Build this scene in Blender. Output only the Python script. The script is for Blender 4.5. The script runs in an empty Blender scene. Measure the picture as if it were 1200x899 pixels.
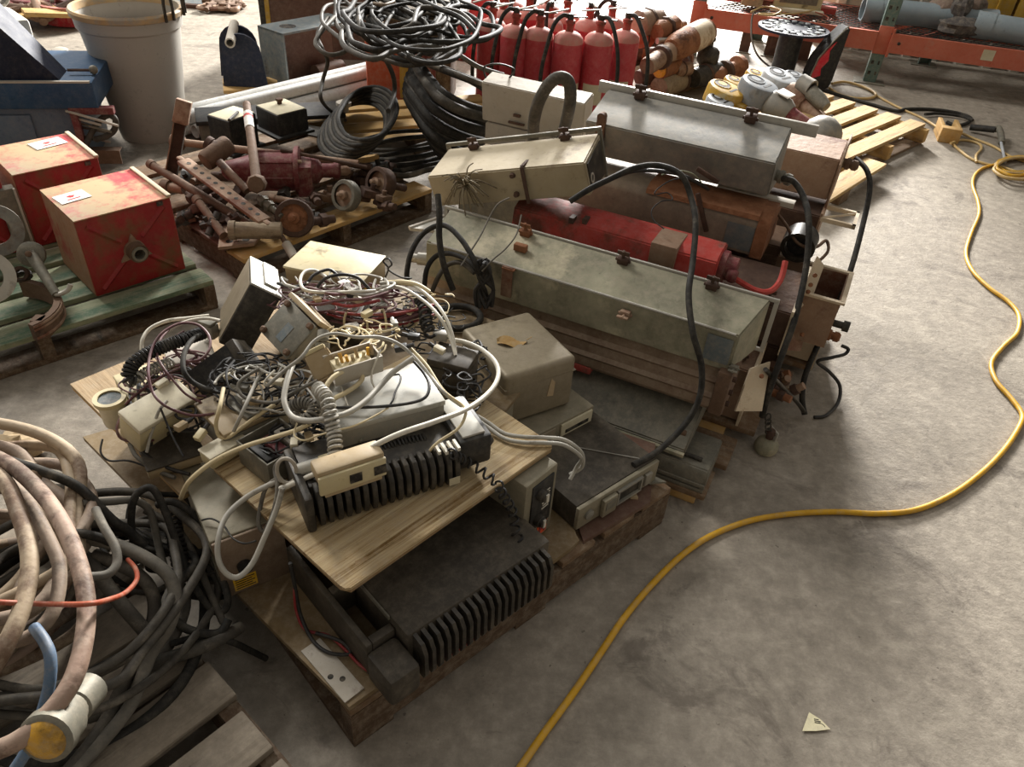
WORLD_S = .78
DOOR_W = 7600
SIDE_W = 1300
EXPO = 0.0
import bpy, bmesh, math, random
from mathutils import Vector, Matrix
random.seed(7)
SC = bpy.context.scene
COL = SC.collection
V = Vector
PI = math.pi
# ------------------------------------------------------------------ camera
F, CX, CY, H = 900.0, 600.0, 449.5, 1.6
_n = V((508 - CX, -(1607 - CY), -F)).normalized()
_up = -_n
_fw = V((0, 0, -1)); _y = (_fw - _up * _fw.dot(_up)).normalized()
_x = _y.cross(_up)
ROT = Matrix((_x, _y, _up))            # camera vector -> world vector
cd = bpy.data.cameras.new('camera'); cam = bpy.data.objects.new('camera', cd)
COL.objects.link(cam)
cd.sensor_width = 36; cd.sensor_fit = 'HORIZONTAL'; cd.lens = F / 1200 * 36
cd.clip_start = .02; cd.clip_end = 300
cam.matrix_world = Matrix.Translation((0, 0, H)) @ ROT.to_4x4()
SC.camera = cam

def at(px, py, z=0.0):
    """point of the place seen at a photo pixel, at height z above the floor"""
    d = ROT @ V((px - CX, CY - py, -F))
    return V((0, 0, H)) + d * ((z - H) / d.z)

def pts(s):
    """'px,py,z px,py,z ...' -> world points"""
    return [at(*[float(q) for q in w.split(',')]) for w in s.split()]

# ------------------------------------------------------------------ materials
def lin(h):
    r = []
    for i in (0, 2, 4):
        c = int(h[i:i + 2], 16) / 255
        r.append(c / 12.92 if c <= .04045 else ((c + .055) / 1.055) ** 2.4)
    return (*r, 1)

MATS = {}
def mat(name, c1, c2=None, rough=.6, metal=0.0, scale=6.0, c3=None, s3=3.0, t3=.6, bump=.15, bscale=40.0, stretch=None, coat=0.0, contrast=.25, spec=.3, grime=.5, dust='a69a86'):
    m = bpy.data.materials.new(name); m.use_nodes = True
    nt = m.node_tree; N = nt.nodes; L = nt.links
    b = N['Principled BSDF']
    tc = N.new('ShaderNodeTexCoord'); mp = N.new('ShaderNodeMapping')
    L.new(tc.outputs['Object'], mp.inputs[0])
    if stretch: mp.inputs['Scale'].default_value = stretch
    n1 = N.new('ShaderNodeTexNoise'); n1.inputs['Scale'].default_value = scale; n1.inputs['Detail'].default_value = 8; n1.inputs['Roughness'].default_value = .65
    L.new(mp.outputs[0], n1.inputs['Vector'])
    r1 = N.new('ShaderNodeValToRGB'); e = r1.color_ramp.elements
    e[0].position = .5 - contrast; e[1].position = .5 + contrast
    e[0].color = lin(c1); e[1].color = lin(c2 or c1)
    L.new(n1.outputs['Fac'], r1.inputs[0]); out = r1.outputs[0]
    if c3:
        n2 = N.new('ShaderNodeTexNoise'); n2.inputs['Scale'].default_value = s3; n2.inputs['Detail'].default_value = 9; n2.inputs['Roughness'].default_value = .7
        L.new(mp.outputs[0], n2.inputs['Vector'])
        r2 = N.new('ShaderNodeValToRGB'); r2.color_ramp.elements[0].position = t3 - .05; r2.color_ramp.elements[1].position = t3 + .05
        L.new(n2.outputs['Fac'], r2.inputs[0])
        mx = N.new('ShaderNodeMix'); mx.data_type = 'RGBA'
        L.new(r2.outputs[0], mx.inputs[0]); L.new(out, mx.inputs[6]); mx.inputs[7].default_value = lin(c3)
        out = mx.outputs[2]
        if metal:
            ml = N.new('ShaderNodeMath'); ml.operation = 'MULTIPLY_ADD'
            L.new(r2.outputs[0], ml.inputs[0]); ml.inputs[1].default_value = -metal; ml.inputs[2].default_value = metal
            L.new(ml.outputs[0], b.inputs['Metallic'])
    if grime:                                # fine dust specks and smears
        n4 = N.new('ShaderNodeTexNoise'); n4.inputs['Scale'].default_value = 34; n4.inputs['Detail'].default_value = 10; n4.inputs['Roughness'].default_value = .78
        L.new(tc.outputs['Object'], n4.inputs['Vector'])
        r4 = N.new('ShaderNodeValToRGB'); r4.color_ramp.elements[0].position = .46; r4.color_ramp.elements[1].position = .72; r4.color_ramp.elements[1].color = (grime, grime, grime, 1)
        L.new(n4.outputs['Fac'], r4.inputs[0])
        m4 = N.new('ShaderNodeMix'); m4.data_type = 'RGBA'
        L.new(r4.outputs[0], m4.inputs[0]); L.new(out, m4.inputs[6]); m4.inputs[7].default_value = lin(dust); out = m4.outputs[2]
        r5 = N.new('ShaderNodeValToRGB'); r5.color_ramp.elements[0].position = .26; r5.color_ramp.elements[1].position = .42
        r5.color_ramp.elements[0].color = (.45, .43, .40, 1); r5.color_ramp.elements[1].color = (1, 1, 1, 1)
        L.new(n4.outputs['Fac'], r5.inputs[0])
        m5 = N.new('ShaderNodeMix'); m5.data_type = 'RGBA'; m5.blend_type = 'MULTIPLY'; m5.inputs[0].default_value = 1
        L.new(out, m5.inputs[6]); L.new(r5.outputs[0], m5.inputs[7]); out = m5.outputs[2]
    L.new(out, b.inputs['Base Color'])
    b.inputs['Roughness'].default_value = rough
    if not (c3 and metal): b.inputs['Metallic'].default_value = metal
    b.inputs['Coat Weight'].default_value = coat
    b.inputs['Specular IOR Level'].default_value = spec
    rr = N.new('ShaderNodeMath'); rr.operation = 'MULTIPLY_ADD'
    L.new(n1.outputs['Fac'], rr.inputs[0]); rr.inputs[1].default_value = .3; rr.inputs[2].default_value = rough - .15
    L.new(rr.outputs[0], b.inputs['Roughness'])
    if bump:
        n3 = N.new('ShaderNodeTexNoise'); n3.inputs['Scale'].default_value = bscale; n3.inputs['Detail'].default_value = 5
        L.new(mp.outputs[0], n3.inputs['Vector'])
        bp = N.new('ShaderNodeBump'); bp.inputs['Strength'].default_value = bump; bp.inputs['Distance'].default_value = .01
        L.new(n3.outputs['Fac'], bp.inputs['Height']); L.new(bp.outputs[0], b.inputs['Normal'])
    MATS[name] = m
    return m

def wood(name, c1, c2, rough=.75, grain=60, axis=0, c3=None, t3=.62, bump=.25):
    st = [1, 1, 1]; st = [grain / 6.0] * 3; st[axis] = .8
    return mat(name, c1, c2, rough, scale=3.0, stretch=tuple(st), c3=c3, s3=1.2, t3=t3, bump=bump, bscale=10, contrast=.3)

# ------------------------------------------------------------------ mesh building
class MB:
    def __init__(self): self.bm = bmesh.new()
    def verts(self, ps): return [self.bm.verts.new(p) for p in ps]
    def face(self, vs):
        try: return self.bm.faces.new(vs)
        except ValueError: return None
    def poly(self, *ps):
        self.face(self.verts(ps)); return self
    def box(self, x0, x1, y0, y1, z0, z1, M=None, bev=0.0, seg=2):
        c = [V((x, y, z)) for z in (z0, z1) for y in (y0, y1) for x in (x0, x1)]
        if M: c = [M @ p for p in c]
        v = self.verts(c)
        fs = [self.face([v[i] for i in q]) for q in ((0, 2, 3, 1), (4, 5, 7, 6), (0, 1, 5, 4), (2, 6, 7, 3), (0, 4, 6, 2), (1, 3, 7, 5))]
        if bev:
            es = list({e for f in fs for e in f.edges})
            bmesh.ops.bevel(self.bm, geom=es, offset=bev, segments=seg, affect='EDGES', profile=.5)
        return self
    def ring(self, c, ax, r, n, ph=0.0):
        ax = ax.normalized(); a = ax.orthogonal().normalized(); b = ax.cross(a)
        return [c + a * (r * math.cos(2 * PI * i / n + ph)) + b * (r * math.sin(2 * PI * i / n + ph)) for i in range(n)]
    def loft(self, rings, cap=True, closed=False):
        vs = [self.verts(r) for r in rings]; n = len(vs[0]); m = len(vs)
        for j in range(m if closed else m - 1):
            A, B = vs[j], vs[(j + 1) % m]
            for i in range(n): self.face((A[i], A[(i + 1) % n], B[(i + 1) % n], B[i]))
        if cap and not closed:
            self.face(list(reversed(vs[0]))); self.face(vs[-1])
        return self
    def cyl(self, p0, p1, r, r2=None, n=14, cap=True):
        p0, p1 = V(p0), V(p1); ax = p1 - p0
        return self.loft([self.ring(p0, ax, r, n), self.ring(p1, ax, r if r2 is None else r2, n)], cap)
    def lathe(self, prof, p0=(0, 0, 0), ax=(0, 0, 1), n=20, cap=True):
        p0, ax = V(p0), V(ax).normalized()
        return self.loft([self.ring(p0 + ax * z, ax, max(r, 1e-4), n) for r, z in prof], cap)
    def pipe(self, p0, p1, ro, ri, n=18):
        """hollow ring / tube between two points"""
        p0, p1 = V(p0), V(p1); ax = p1 - p0
        return self.loft([self.ring(p0, ax, ri, n), self.ring(p0, ax, ro, n), self.ring(p1, ax, ro, n), self.ring(p1, ax, ri, n)], closed=True)
    def tube(self, ps, r, n=7, closed=False):
        m = len(ps); rings = []; prev = None
        for i, p in enumerate(ps):
            if closed: t = ps[(i + 1) % m] - ps[i - 1]
            else: t = ps[min(i + 1, m - 1)] - ps[max(i - 1, 0)]
            if t.length < 1e-7: t = V((0, 0, 1))
            t.normalize()
            a = t.orthogonal().normalized() if prev is None else (prev - t * prev.dot(t))
            if a.length < 1e-5: a = t.orthogonal()
            a.normalize(); prev = a; b = t.cross(a)
            rr = r(i / max(1, m - 1)) if callable(r) else r
            rings.append([p + a * (rr * math.cos(2 * PI * k / n)) + b * (rr * math.sin(2 * PI * k / n)) for k in range(n)])
        return self.loft(rings, True, closed)
    def prism(self, poly, x0, x1, M=None):
        """polygon of (y,z) pulled along x"""
        R = [[V((x, y, z)) for y, z in poly] for x in (x0, x1)]
        if M: R = [[M @ p for p in q] for q in R]
        return self.loft(R)
    def slab(self, poly, z0, z1, M=None):
        """polygon of (x,y) pulled along z"""
        R = [[V((x, y, z)) for x, y in poly] for z in (z0, z1)]
        if M: R = [[M @ p for p in q] for q in R]
        return self.loft(R)
    def ball(self, c, r, s=(1, 1, 1), u=12, v=8, M=None, jit=0.0, rnd=None):
        c = V(c); rings = []
        for j in range(1, v):
            t = PI * j / v; q = []
            for i in range(u):
                f = 2 * PI * i / u; k = r * (1 + (rnd.uniform(-jit, jit) if rnd else 0))
                p = V((k * s[0] * math.sin(t) * math.cos(f), k * s[1] * math.sin(t) * math.sin(f), -k * s[2] * math.cos(t)))
                q.append(c + (M @ p if M else p))
            rings.append(q)
        lo = V((0, 0, -r * s[2])); hi = V((0, 0, r * s[2]))
        vs = [self.verts(q) for q in rings]
        a = self.bm.verts.new(c + (M @ lo if M else lo)); b = self.bm.verts.new(c + (M @ hi if M else hi))
        for j in range(len(vs) - 1):
            for i in range(u): self.face((vs[j][i], vs[j][(i + 1) % u], vs[j + 1][(i + 1) % u], vs[j + 1][i]))
        for i in range(u):
            self.face((a, vs[0][(i + 1) % u], vs[0][i])); self.face((b, vs[-1][i], vs[-1][(i + 1) % u]))
        return self
    def xf(self, M):
        bmesh.ops.transform(self.bm, matrix=M, verts=self.bm.verts); return self

def catmull(P, k=8, closed=False):
    n = len(P); out = []
    rng = range(n) if closed else range(n - 1)
    for i in rng:
        if closed: a, b, c, d = P[i - 1], P[i], P[(i + 1) % n], P[(i + 2) % n]
        else: a, b, c, d = P[max(i - 1, 0)], P[i], P[i + 1], P[min(i + 2, n - 1)]
        for j in range(k):
            t = j / k
            out.append(.5 * ((2 * b) + (c - a) * t + (2 * a - 5 * b + 4 * c - d) * t * t + (3 * b - a - 3 * c + d) * t ** 3))
    if not closed: out.append(P[-1].copy())
    return out

PLACE = set('left right front back upper lower top inner outer middle second third side far near bottom'.split())
def kindname(n):
    if n.startswith('wall_'): return n
    return '_'.join(w for w in n.split('_') if w not in PLACE) or n

def obj(name, mb, m, parent=None, sharp=.7, origin=None):
    if not parent: name = kindname(name)
    bm = mb.bm
    bmesh.ops.recalc_face_normals(bm, faces=bm.faces)
    if origin is not None: bmesh.ops.translate(bm, vec=-V(origin), verts=bm.verts)
    for f in bm.faces: f.smooth = True
    for e in bm.edges: e.smooth = e.is_manifold and e.calc_face_angle(4) < sharp
    me = bpy.data.meshes.new(name); bm.to_mesh(me); bm.free()
    me.materials.append(MATS[m] if isinstance(m, str) else m)
    o = bpy.data.objects.new(name, me); COL.objects.link(o)
    if origin is not None: o.location = origin
    if parent: o.parent = parent
    return o

def tag(o, label=None, cat=None, group=None, kind=None):
    if label: o['label'] = label
    if cat: o['category'] = cat
    if group: o['group'] = group
    if kind: o['kind'] = kind
    return o

def thing(name, label, cat, M=None, group=None):
    """Empty at a thing's base that carries its parts"""
    o = bpy.data.objects.new(kindname(name), None); COL.objects.link(o)
    o.empty_display_size = .05
    if M is not None:
        if not isinstance(M, Matrix): M = Matrix.Translation(M)
        o.matrix_world = M
    return tag(o, label, cat, group)

def dup(root, M, label, group=None):
    """copy of a thing with copies of its parts and sub-parts"""
    r = root.copy(); COL.objects.link(r); r.matrix_world = M
    r['label'] = label
    if group: r['group'] = group
    for ch in list(root.children):
        c = ch.copy(); COL.objects.link(c); c.parent = r
        for g in list(ch.children):
            d = g.copy(); COL.objects.link(d); d.parent = c
    return r

def frame(p, xd, up=(0, 0, 1)):
    """matrix with origin p, x along xd, z as near as possible to up"""
    x = V(xd).normalized(); u = V(up); y = u.cross(x).normalized(); z = x.cross(y)
    return Matrix(((x.x, y.x, z.x, p[0]), (x.y, y.y, z.y, p[1]), (x.z, y.z, z.z, p[2]), (0, 0, 0, 1)))

def pf(a, b, z, drop=0.0):
    """frame at pixel a, x axis towards pixel b, both at height z; returns matrix and length (origin lowered by drop)"""
    p, q = at(*a, z), at(*b, z)
    return frame(p - V((0, 0, drop)), q - p), (q - p).length

def cable(name, label, cat, m, r, path, k=7, n=7, closed=False, group=None, parent=None):
    P = pts(path) if isinstance(path, str) else path
    c = catmull(P, k, closed)
    o = obj(name, MB().tube(c, r, n, closed), m, parent, sharp=1.2, origin=None if parent else P[0])
    if not parent: tag(o, label, cat, group)
    return o

def coilpath(P, r, turns, k=4, per=14):
    """helix of radius r around the smooth path P"""
    C = catmull(P, k); n = turns * per
    L = [0.0]
    for i in range(1, len(C)): L.append(L[-1] + (C[i] - C[i - 1]).length)
    out = []; j = 0
    for i in range(n + 1):
        s = L[-1] * i / n
        while j < len(C) - 2 and L[j + 1] < s: j += 1
        f = (s - L[j]) / max(1e-6, L[j + 1] - L[j]); p = C[j].lerp(C[j + 1], min(1, f))
        t = (C[j + 1] - C[j]).normalized(); a = V((0.3, .2, 1)).cross(t).normalized(); b = t.cross(a)
        w = 2 * PI * i / per
        out.append(p + a * (r * math.cos(w)) + b * (r * math.sin(w)))
    return out
# ------------------------------------------------------------------ palette
mat('galv_dark', '615e54', '7d796b', .55, .2, 5, c3='4c4238', s3=4, t3=.61, bump=.12, contrast=.2)
mat('galv_olive', '6c6957', '9a967e', .6, .15, 6, c3='b8ae92', s3=3.2, t3=.58, bump=.14, contrast=.18, grime=.65)
mat('galv_grey', '6f6d67', '8f8b81', .6, .2, 4, c3='6a5548', s3=2.6, t3=.62, bump=.1, contrast=.18)
mat('galv_bright', '98948a', 'b6b2a8', .5, .2, 8, bump=.06)
mat('beige_steel', '95876c', 'b4a78c', .6, .1, 5, c3='6e5e48', s3=4, t3=.6, bump=.1)
mat('pale_steel', 'a0988a', 'bcb4a6', .6, .1, 6, c3='7c7064', s3=5, t3=.63, bump=.1)
mat('rusty_pink', '80644f', 'a08670', .7, .1, 6, c3='6a4432', s3=4, t3=.55, bump=.25, grime=.35)
mat('rust', '6b4128', '96684a', .85, 0, 14, c3='4a2c1c', s3=6, t3=.6, bump=.5, bscale=60, grime=.2, dust='b08a6a')
mat('rust_dark', '3c2d26', '5f483b', .8, .1, 10, c3='6d503c', s3=5, t3=.62, bump=.35, grime=.2, dust='8a7460')
mat('rust_brown', '55402f', '78604e', .75, .15, 9, c3='3a2b25', s3=4, t3=.62, bump=.3, grime=.2, dust='9a8470')
mat('brown_channel', '6a5848', '907b66', .5, .25, 4, c3='5a3a28', s3=3, t3=.62, bump=.1)
mat('galv_brown', '73675a', '918373', .55, .15, 4, c3='6a4a36', s3=3, t3=.66, bump=.1)
mat('cream_metal', 'b8a488', 'd6c6aa', .6, 0, 8, c3='8a6a4c', s3=5, t3=.62, bump=.1)
mat('red_old', 'a03a34', 'b8524a', .6, 0, 6, c3='70463a', s3=4, t3=.54, bump=.15, grime=.35, dust='a88078', spec=.04)
mat('red_box', '7a1e20', '9c2a2a', .5, 0, 5, c3='70492f', s3=3.2, t3=.53, bump=.08, grime=.25, dust='8a6a50')
mat('red_box_top', 'b4343a', 'c24448', .55, 0, 5, c3='b49a74', s3=3.0, t3=.47, bump=.08, grime=.35, dust='b8a078')  # lid red brighter than the walls, light on the top put into colour
mat('side_lit_tan', '8a6248', 'a88060', .6, 0, 5, c3='9a4a3a', s3=4, t3=.58, bump=.08)  # tan for the cabinets' left side, side light put into colour
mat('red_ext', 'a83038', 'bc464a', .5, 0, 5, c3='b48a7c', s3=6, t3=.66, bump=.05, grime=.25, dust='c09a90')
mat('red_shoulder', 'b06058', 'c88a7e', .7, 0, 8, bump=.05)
mat('red_drum', 'a8202c', 'bc3038', .5, 0, 3, c3='9a1820', s3=2, t3=.6, bump=.05)
mat('maroon', '5d2a2c', '7c3c3c', .55, .1, 8, c3='8a6a5c', s3=5, t3=.64, bump=.15)
mat('black_plastic', '1f1f1f', '2e2d2b', .5, 0, 9, c3='45413a', s3=5, t3=.64, bump=.06, grime=.15)
mat('black_metal', '2c2925', '3d3932', .45, .2, 7, c3='585043', s3=4, t3=.62, bump=.06, grime=.2)
mat('black_dusty', '37322b', '4c453a', .6, .1, 6, c3='5e5547', s3=4, t3=.6, bump=.08, grime=.2)
mat('rubber', '242321', '35332f', .7, 0, 10, c3='585249', s3=9, t3=.64, bump=.1, grime=.14, spec=.12)
mat('rubber_dusty', '3a3732', '565149', .6, 0, 10, c3='736c60', s3=9, t3=.62, bump=.1, grime=.2, spec=.12)
mat('rubber_grey', '524f49', '726d63', .6, 0, 10, c3='8e887c', s3=8, t3=.62, bump=.1, grime=.25, spec=.12)
mat('hose_tan', '8c7860', 'ac9a80', .65, 0, 9, c3='66503e', s3=6, t3=.54, bump=.2)
mat('hose_pink', '8a7060', 'aa9280', .65, 0, 9, c3='5c483c', s3=6, t3=.55, bump=.2)
mat('hose_brown', '6d5c4e', '8d7a68', .65, 0, 9, c3='4c4038', s3=6, t3=.6, bump=.15)
mat('blue_hose', '4a6078', '6a8098', .5, 0, 8, c3='8a8a80', s3=7, t3=.64)
mat('orange_wire', '8a3c26', 'a45034', .55, 0, 8)
mat('yellow_cord', 'b98a18', 'd6a422', .5, 0, 14, c3='8a6a20', s3=10, t3=.66, bump=.1)
mat('tan_cord', 'b09058', 'cbb078', .55, 0, 12, bump=.1)
mat('grey_cable', '8e8a80', 'b4b0a4', .5, 0, 14, c3='6c665a', s3=9, t3=.62, bump=.05)
mat('pale_cable', 'bcb6a6', 'dcd6c6', .5, 0, 14, c3='8a8474', s3=9, t3=.66, bump=.05)
mat('cream_cable', 'c0ae86', 'd8c8a0', .5, 0, 14, bump=.05)
mat('maroon_wire', '4c2c30', '70484a', .5, 0, 12, c3='8a7070', s3=9, t3=.6, bump=0, grime=.3)
mat('red_wire', '742024', '92302f', .5, 0, 12, bump=0, grime=.3)
mat('black_wire', '201f1f', '302e2b', .5, 0, 12, c3='4c4942', s3=9, t3=.64, bump=0, grime=.12)
mat('olive_case', '77705d', '8d8570', .45, .15, 4, c3='5c5546', s3=5, t3=.66, bump=.06)
mat('tan_case', '7d725f', '94886f', .45, .2, 3.5, c3='625844', s3=3, t3=.62, bump=.05)
mat('grey_case', '77746a', '8f8b80', .45, .2, 5, c3='a8a394', s3=4, t3=.6, bump=.05)
mat('silver_case', '96948a', 'b0ada3', .55, .1, 5, c3='80796c', s3=4, t3=.62, bump=.05)
mat('cream_plastic', 'b5a67e', 'cdc098', .5, 0, 9, c3='7d7050', s3=7, t3=.63, bump=.05)
mat('tan_plastic', '94805f', 'b09b78', .5, 0, 9, c3='6a5a42', s3=6, t3=.62, bump=.05)
mat('pale_plastic', 'c8bea2', 'dcd3ba', .5, 0, 9, bump=.04)
mat('white_paint', 'c9c5ba', 'dedad0', .5, 0, 6, c3='a89c88', s3=5, t3=.66, bump=.05)
mat('white_paper', 'd8d4cc', 'e6e2da', .8, 0, 6, bump=.05)
mat('paper_cream', 'd8cfa8', 'e6debc', .8, 0, 6, bump=.05)
mat('chrome', '9a968c', 'c0bcb0', .3, .7, 9, bump=.04)
mat('aluminium', 'a09c92', 'bdb9ae', .4, .5, 9, c3='6c675c', s3=6, t3=.62, bump=.08)
mat('fan_grey', '70757a', '8a8f93', .5, .1, 6, c3='5e5c58', s3=6, t3=.62, bump=.05)
mat('fan_yellow', 'a88020', 'c09a38', .55, 0, 6, c3='b8ae8c', s3=6, t3=.6, bump=.05)
mat('fan_white', '9ca1a6', 'b6babc', .5, 0, 6, c3='8c887e', s3=6, t3=.64, bump=.05)
mat('glass_dark', '2c3436', '4a5452', .15, 0, 6, bump=0)
mat('lens_amber', 'b88420', 'd8a840', .25, 0, 10, c3='8a6a30', s3=6, t3=.6, bump=.2)
mat('blue_paint', '24405c', '34526e', .5, .1, 4, c3='50606e', s3=3, t3=.6, bump=.05, grime=.15)
mat('blue_grey', '4e5c6c', '687480', .5, .1, 4, c3='7a5a48', s3=3, t3=.68, bump=.05, grime=.2)
mat('navy_plate', '151a26', '20263a', .6, .1, 6, c3='33363c', s3=4, t3=.64, bump=.1, grime=.1)
mat('can_grey', 'aaa59c', 'bab5ab', .6, 0, 2.5, c3='8c867c', s3=3.5, t3=.66, bump=.04, bscale=20, grime=.15)
mat('can_rim', 'b48c58', 'c8b08a', .6, 0, 6, c3='a0988a', s3=5, t3=.55)
mat('rack_orange', 'b05a44', 'c26e58', .5, .1, 5, c3='b08070', s3=6, t3=.68, bump=.05, grime=.2)
mat('rack_green', '4c625c', '6c827a', .5, .2, 6, c3='8a8a80', s3=6, t3=.64, bump=.05)
mat('mesh_wire', '3c3a38', '5c5854', .5, .4, 8, grime=0)
mat('pvc_grey', '78848a', '94a0a4', .35, 0, 4, c3='666c70', s3=4, t3=.66, bump=.03, grime=.15)
mat('rock', '6a5a50', '8e7a6c', .9, 0, 6, c3='4a423e', s3=4, t3=.58, bump=.6, bscale=20)
mat('rock_dark', '403c3a', '5c5652', .9, 0, 6, bump=.6, bscale=20)
mat('yellow_panel', 'a8842c', 'c8a040', .6, 0, 5, c3='7a5c28', s3=4, t3=.62, bump=.1)
mat('orange_box', 'a8482e', 'bc5a3c', .55, 0, 4, c3='a87030', s3=2.5, t3=.62)
mat('tool_red', 'c41c30', 'd82c40', .45, 0, 5)
mat('label_yellow', 'd0a020', 'dab030', .6, 0, 6, bump=0)
mat('label_orange', 'd84a20', 'e05a30', .6, 0, 6, bump=0)
mat('label_pale', 'b8ae90', 'ccc4a8', .6, 0, 8, bump=0)
mat('ink', '1c1a18', '282420', .7, 0, 6, bump=0)
mat('ink_red', 'b01c24', 'c02830', .7, 0, 6, bump=0)
mat('leaf', '8a6a3c', 'b09058', .8, 0, 30, bump=.2)
mat('kraft', 'a08a68', 'bfa886', .85, 0, 6, c3='7c6448', s3=6, t3=.6, bump=.3, bscale=30)
mat('board_brown', '6c5a42', '85714f', .65, 0, 5, c3='54452f', s3=4, t3=.6, bump=.08)
mat('straw', '5a5040', '807256', .8, 0, 12, bump=0)
mat('white_pipe', 'dcdcd8', 'eeeeea', .35, 0, 4, bump=.02)
mat('bluish_steel', '5c6468', '78807f', .5, .2, 5, c3='4a4640', s3=4, t3=.62, bump=.06)
mat('brown_plate', '5c4438', '6e5244', .6, .1, 4, c3='4a3830', s3=3, t3=.6, bump=.06, grime=.2)
wood('ply', '86693f', 'd2be96', axis=0, grain=190, c3='74582f', t3=.58)
wood('ply_dull', '8d7658', 'ab9371', axis=0, grain=60, c3='705a40')
wood('ply_edge', '6c5236', 'a58a62', axis=0, grain=90)
wood('pallet_grey', '6b6154', '8b7f6e', axis=0, grain=60, c3='50483d')
wood('pallet_brown', '5f4a36', '7d644a', axis=0, grain=60, c3='46372a')
wood('pallet_dark', '483829', '634e3a', axis=0, grain=60, c3='33281e')
wood('pallet_yellow', '9c8054', 'bc9e6c', axis=0, grain=70, c3='866a40', t3=.62)
wood('pallet_green', '6b7256', '8c8f72', axis=0, grain=60, c3='4f6650', t3=.55)
wood('wood_tan', 'a9824a', 'c8a468', axis=0, grain=60, c3='8a6a3e')
wood('log', '7a6a54', '9a8a72', axis=0, grain=40, c3='5c4c3c', t3=.58, bump=.5)

# ------------------------------------------------------------------ room
def floor_mat():
    m = bpy.data.materials.new('concrete'); m.use_nodes = True
    nt = m.node_tree; N = nt.nodes; L = nt.links; b = N['Principled BSDF']
    tc = N.new('ShaderNodeTexCoord')
    def noise(s, det=8, rough=.6, st=None, dist=0):
        n = N.new('ShaderNodeTexNoise'); n.inputs['Scale'].default_value = s; n.inputs['Detail'].default_value = det
        n.inputs['Roughness'].default_value = rough; n.inputs['Distortion'].default_value = dist
        mp = N.new('ShaderNodeMapping'); L.new(tc.outputs['Object'], mp.inputs[0])
        if st: mp.inputs['Scale'].default_value = st[:3]; mp.inputs['Rotation'].default_value = (0, 0, st[3])
        L.new(mp.outputs[0], n.inputs['Vector']); return n.outputs['Fac']
    def ramp(f, stops):
        r = N.new('ShaderNodeValToRGB'); e = r.color_ramp.elements
        while len(e) < len(stops): e.new(.5)
        for i, (p, c) in enumerate(stops): e[i].position = p; e[i].color = lin(c) if isinstance(c, str) else (c, c, c, 1)
        L.new(f, r.inputs[0]); return r.outputs[0]
    def mix(f, a, c, mode='MIX'):
        x = N.new('ShaderNodeMix'); x.data_type = 'RGBA'; x.blend_type = mode
        if isinstance(f, float): x.inputs[0].default_value = f
        else: L.new(f, x.inputs[0])
        L.new(a, x.inputs[6])
        if isinstance(c, str): x.inputs[7].default_value = lin(c)
        else: L.new(c, x.inputs[7])
        return x.outputs[2]
    base = ramp(noise(1.1, 10, .62), [(.3, '7d7468'), (.5, '938a7c'), (.72, 'a69d8e')])
    fine = ramp(noise(19, 12, .75), [(.3, '5d564c'), (.5, '8a8174'), (.68, 'b2a898')])
    c = mix(.55, base, fine)
    c = mix(ramp(noise(3.1, 9, .7, dist=1.2), [(.56, 0.0), (.64, .55)]), c, '5a5148')
    c = mix(ramp(noise(4.3, 9, .75, st=(1, 3.2, 1, .6)), [(.57, 0.0), (.66, .55)]), c, 'a39a8a')
    c = mix(ramp(noise(26, 3, .6, st=(1, .12, 1, .8)), [(.68, 0.0), (.78, .35)]), c, 'b5ad9e')
    c = mix(ramp(noise(30, 3, .6, st=(.12, 1, 1, .35)), [(.69, 0.0), (.79, .35)]), c, 'aea698')
    c = mix(ramp(noise(48, 2, .5), [(.72, 0.0), (.75, .6)]), c, '4a4038')
    L.new(c, b.inputs['Base Color'])
    rr = ramp(noise(5, 8, .7), [(.3, .55), (.7, .8)])
    L.new(rr, b.inputs['Roughness']); b.inputs['Specular IOR Level'].default_value = .25
    bp = N.new('ShaderNodeBump'); bp.inputs['Strength'].default_value = .35; bp.inputs['Distance'].default_value = .01
    L.new(noise(60, 6, .7), bp.inputs['Height']); L.new(bp.outputs[0], b.inputs['Normal'])
    MATS['concrete'] = m
floor_mat()
tag(obj('floor', MB().poly((-12, -3, 0), (12, -3, 0), (12, 13, 0), (-12, 13, 0)), 'concrete'), kind='structure')

# corrugated wall behind the pallet rack (the rack runs along RU)
RP = at(1018, 97); 
RU = V((.80, -.60, 0))
RU = (at(1200, 58.7, .36) - at(813, 6, .36)); RU.z = 0; RU.normalize()
RV = V((-RU.y, RU.x, 0))
def rk(a, b, z): return RP + RU * a + RV * b + V((0, 0, z))
mat('wall_sheet', '9a9488', 'b4aea2', .6, .1, 3, c3='857a6a', s3=3, t3=.62, bump=.04)
w = MB()
prof = []
x = -.45
while x < 6.0:
    prof += [(x, 0), (x + .11, 0), (x + .13, .035), (x + .19, .035)]; x += .21
A = [rk(a, 1.04 - b, 0) for a, b in prof]; B = [p + V((0, 0, 4.5)) for p in A]; C = [p + RV * .03 for p in A]; D = [p + RV * .03 for p in B]
va, vb, vc, vd = w.verts(A), w.verts(B), w.verts(C), w.verts(D)
for i in range(len(A) - 1):
    w.face((va[i], va[i + 1], vb[i + 1], vb[i])); w.face((vc[i + 1], vc[i], vd[i], vd[i + 1]))
    w.face((vb[i], vb[i + 1], vd[i + 1], vd[i])); w.face((va[i], vc[i], vc[i + 1], va[i + 1]))
w.face((va[0], vb[0], vd[0], vc[0])); w.face((va[-1], vc[-1], vd[-1], vb[-1]))
tag(obj('wall_back', w, 'wall_sheet', sharp=.2), kind='structure')

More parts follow.
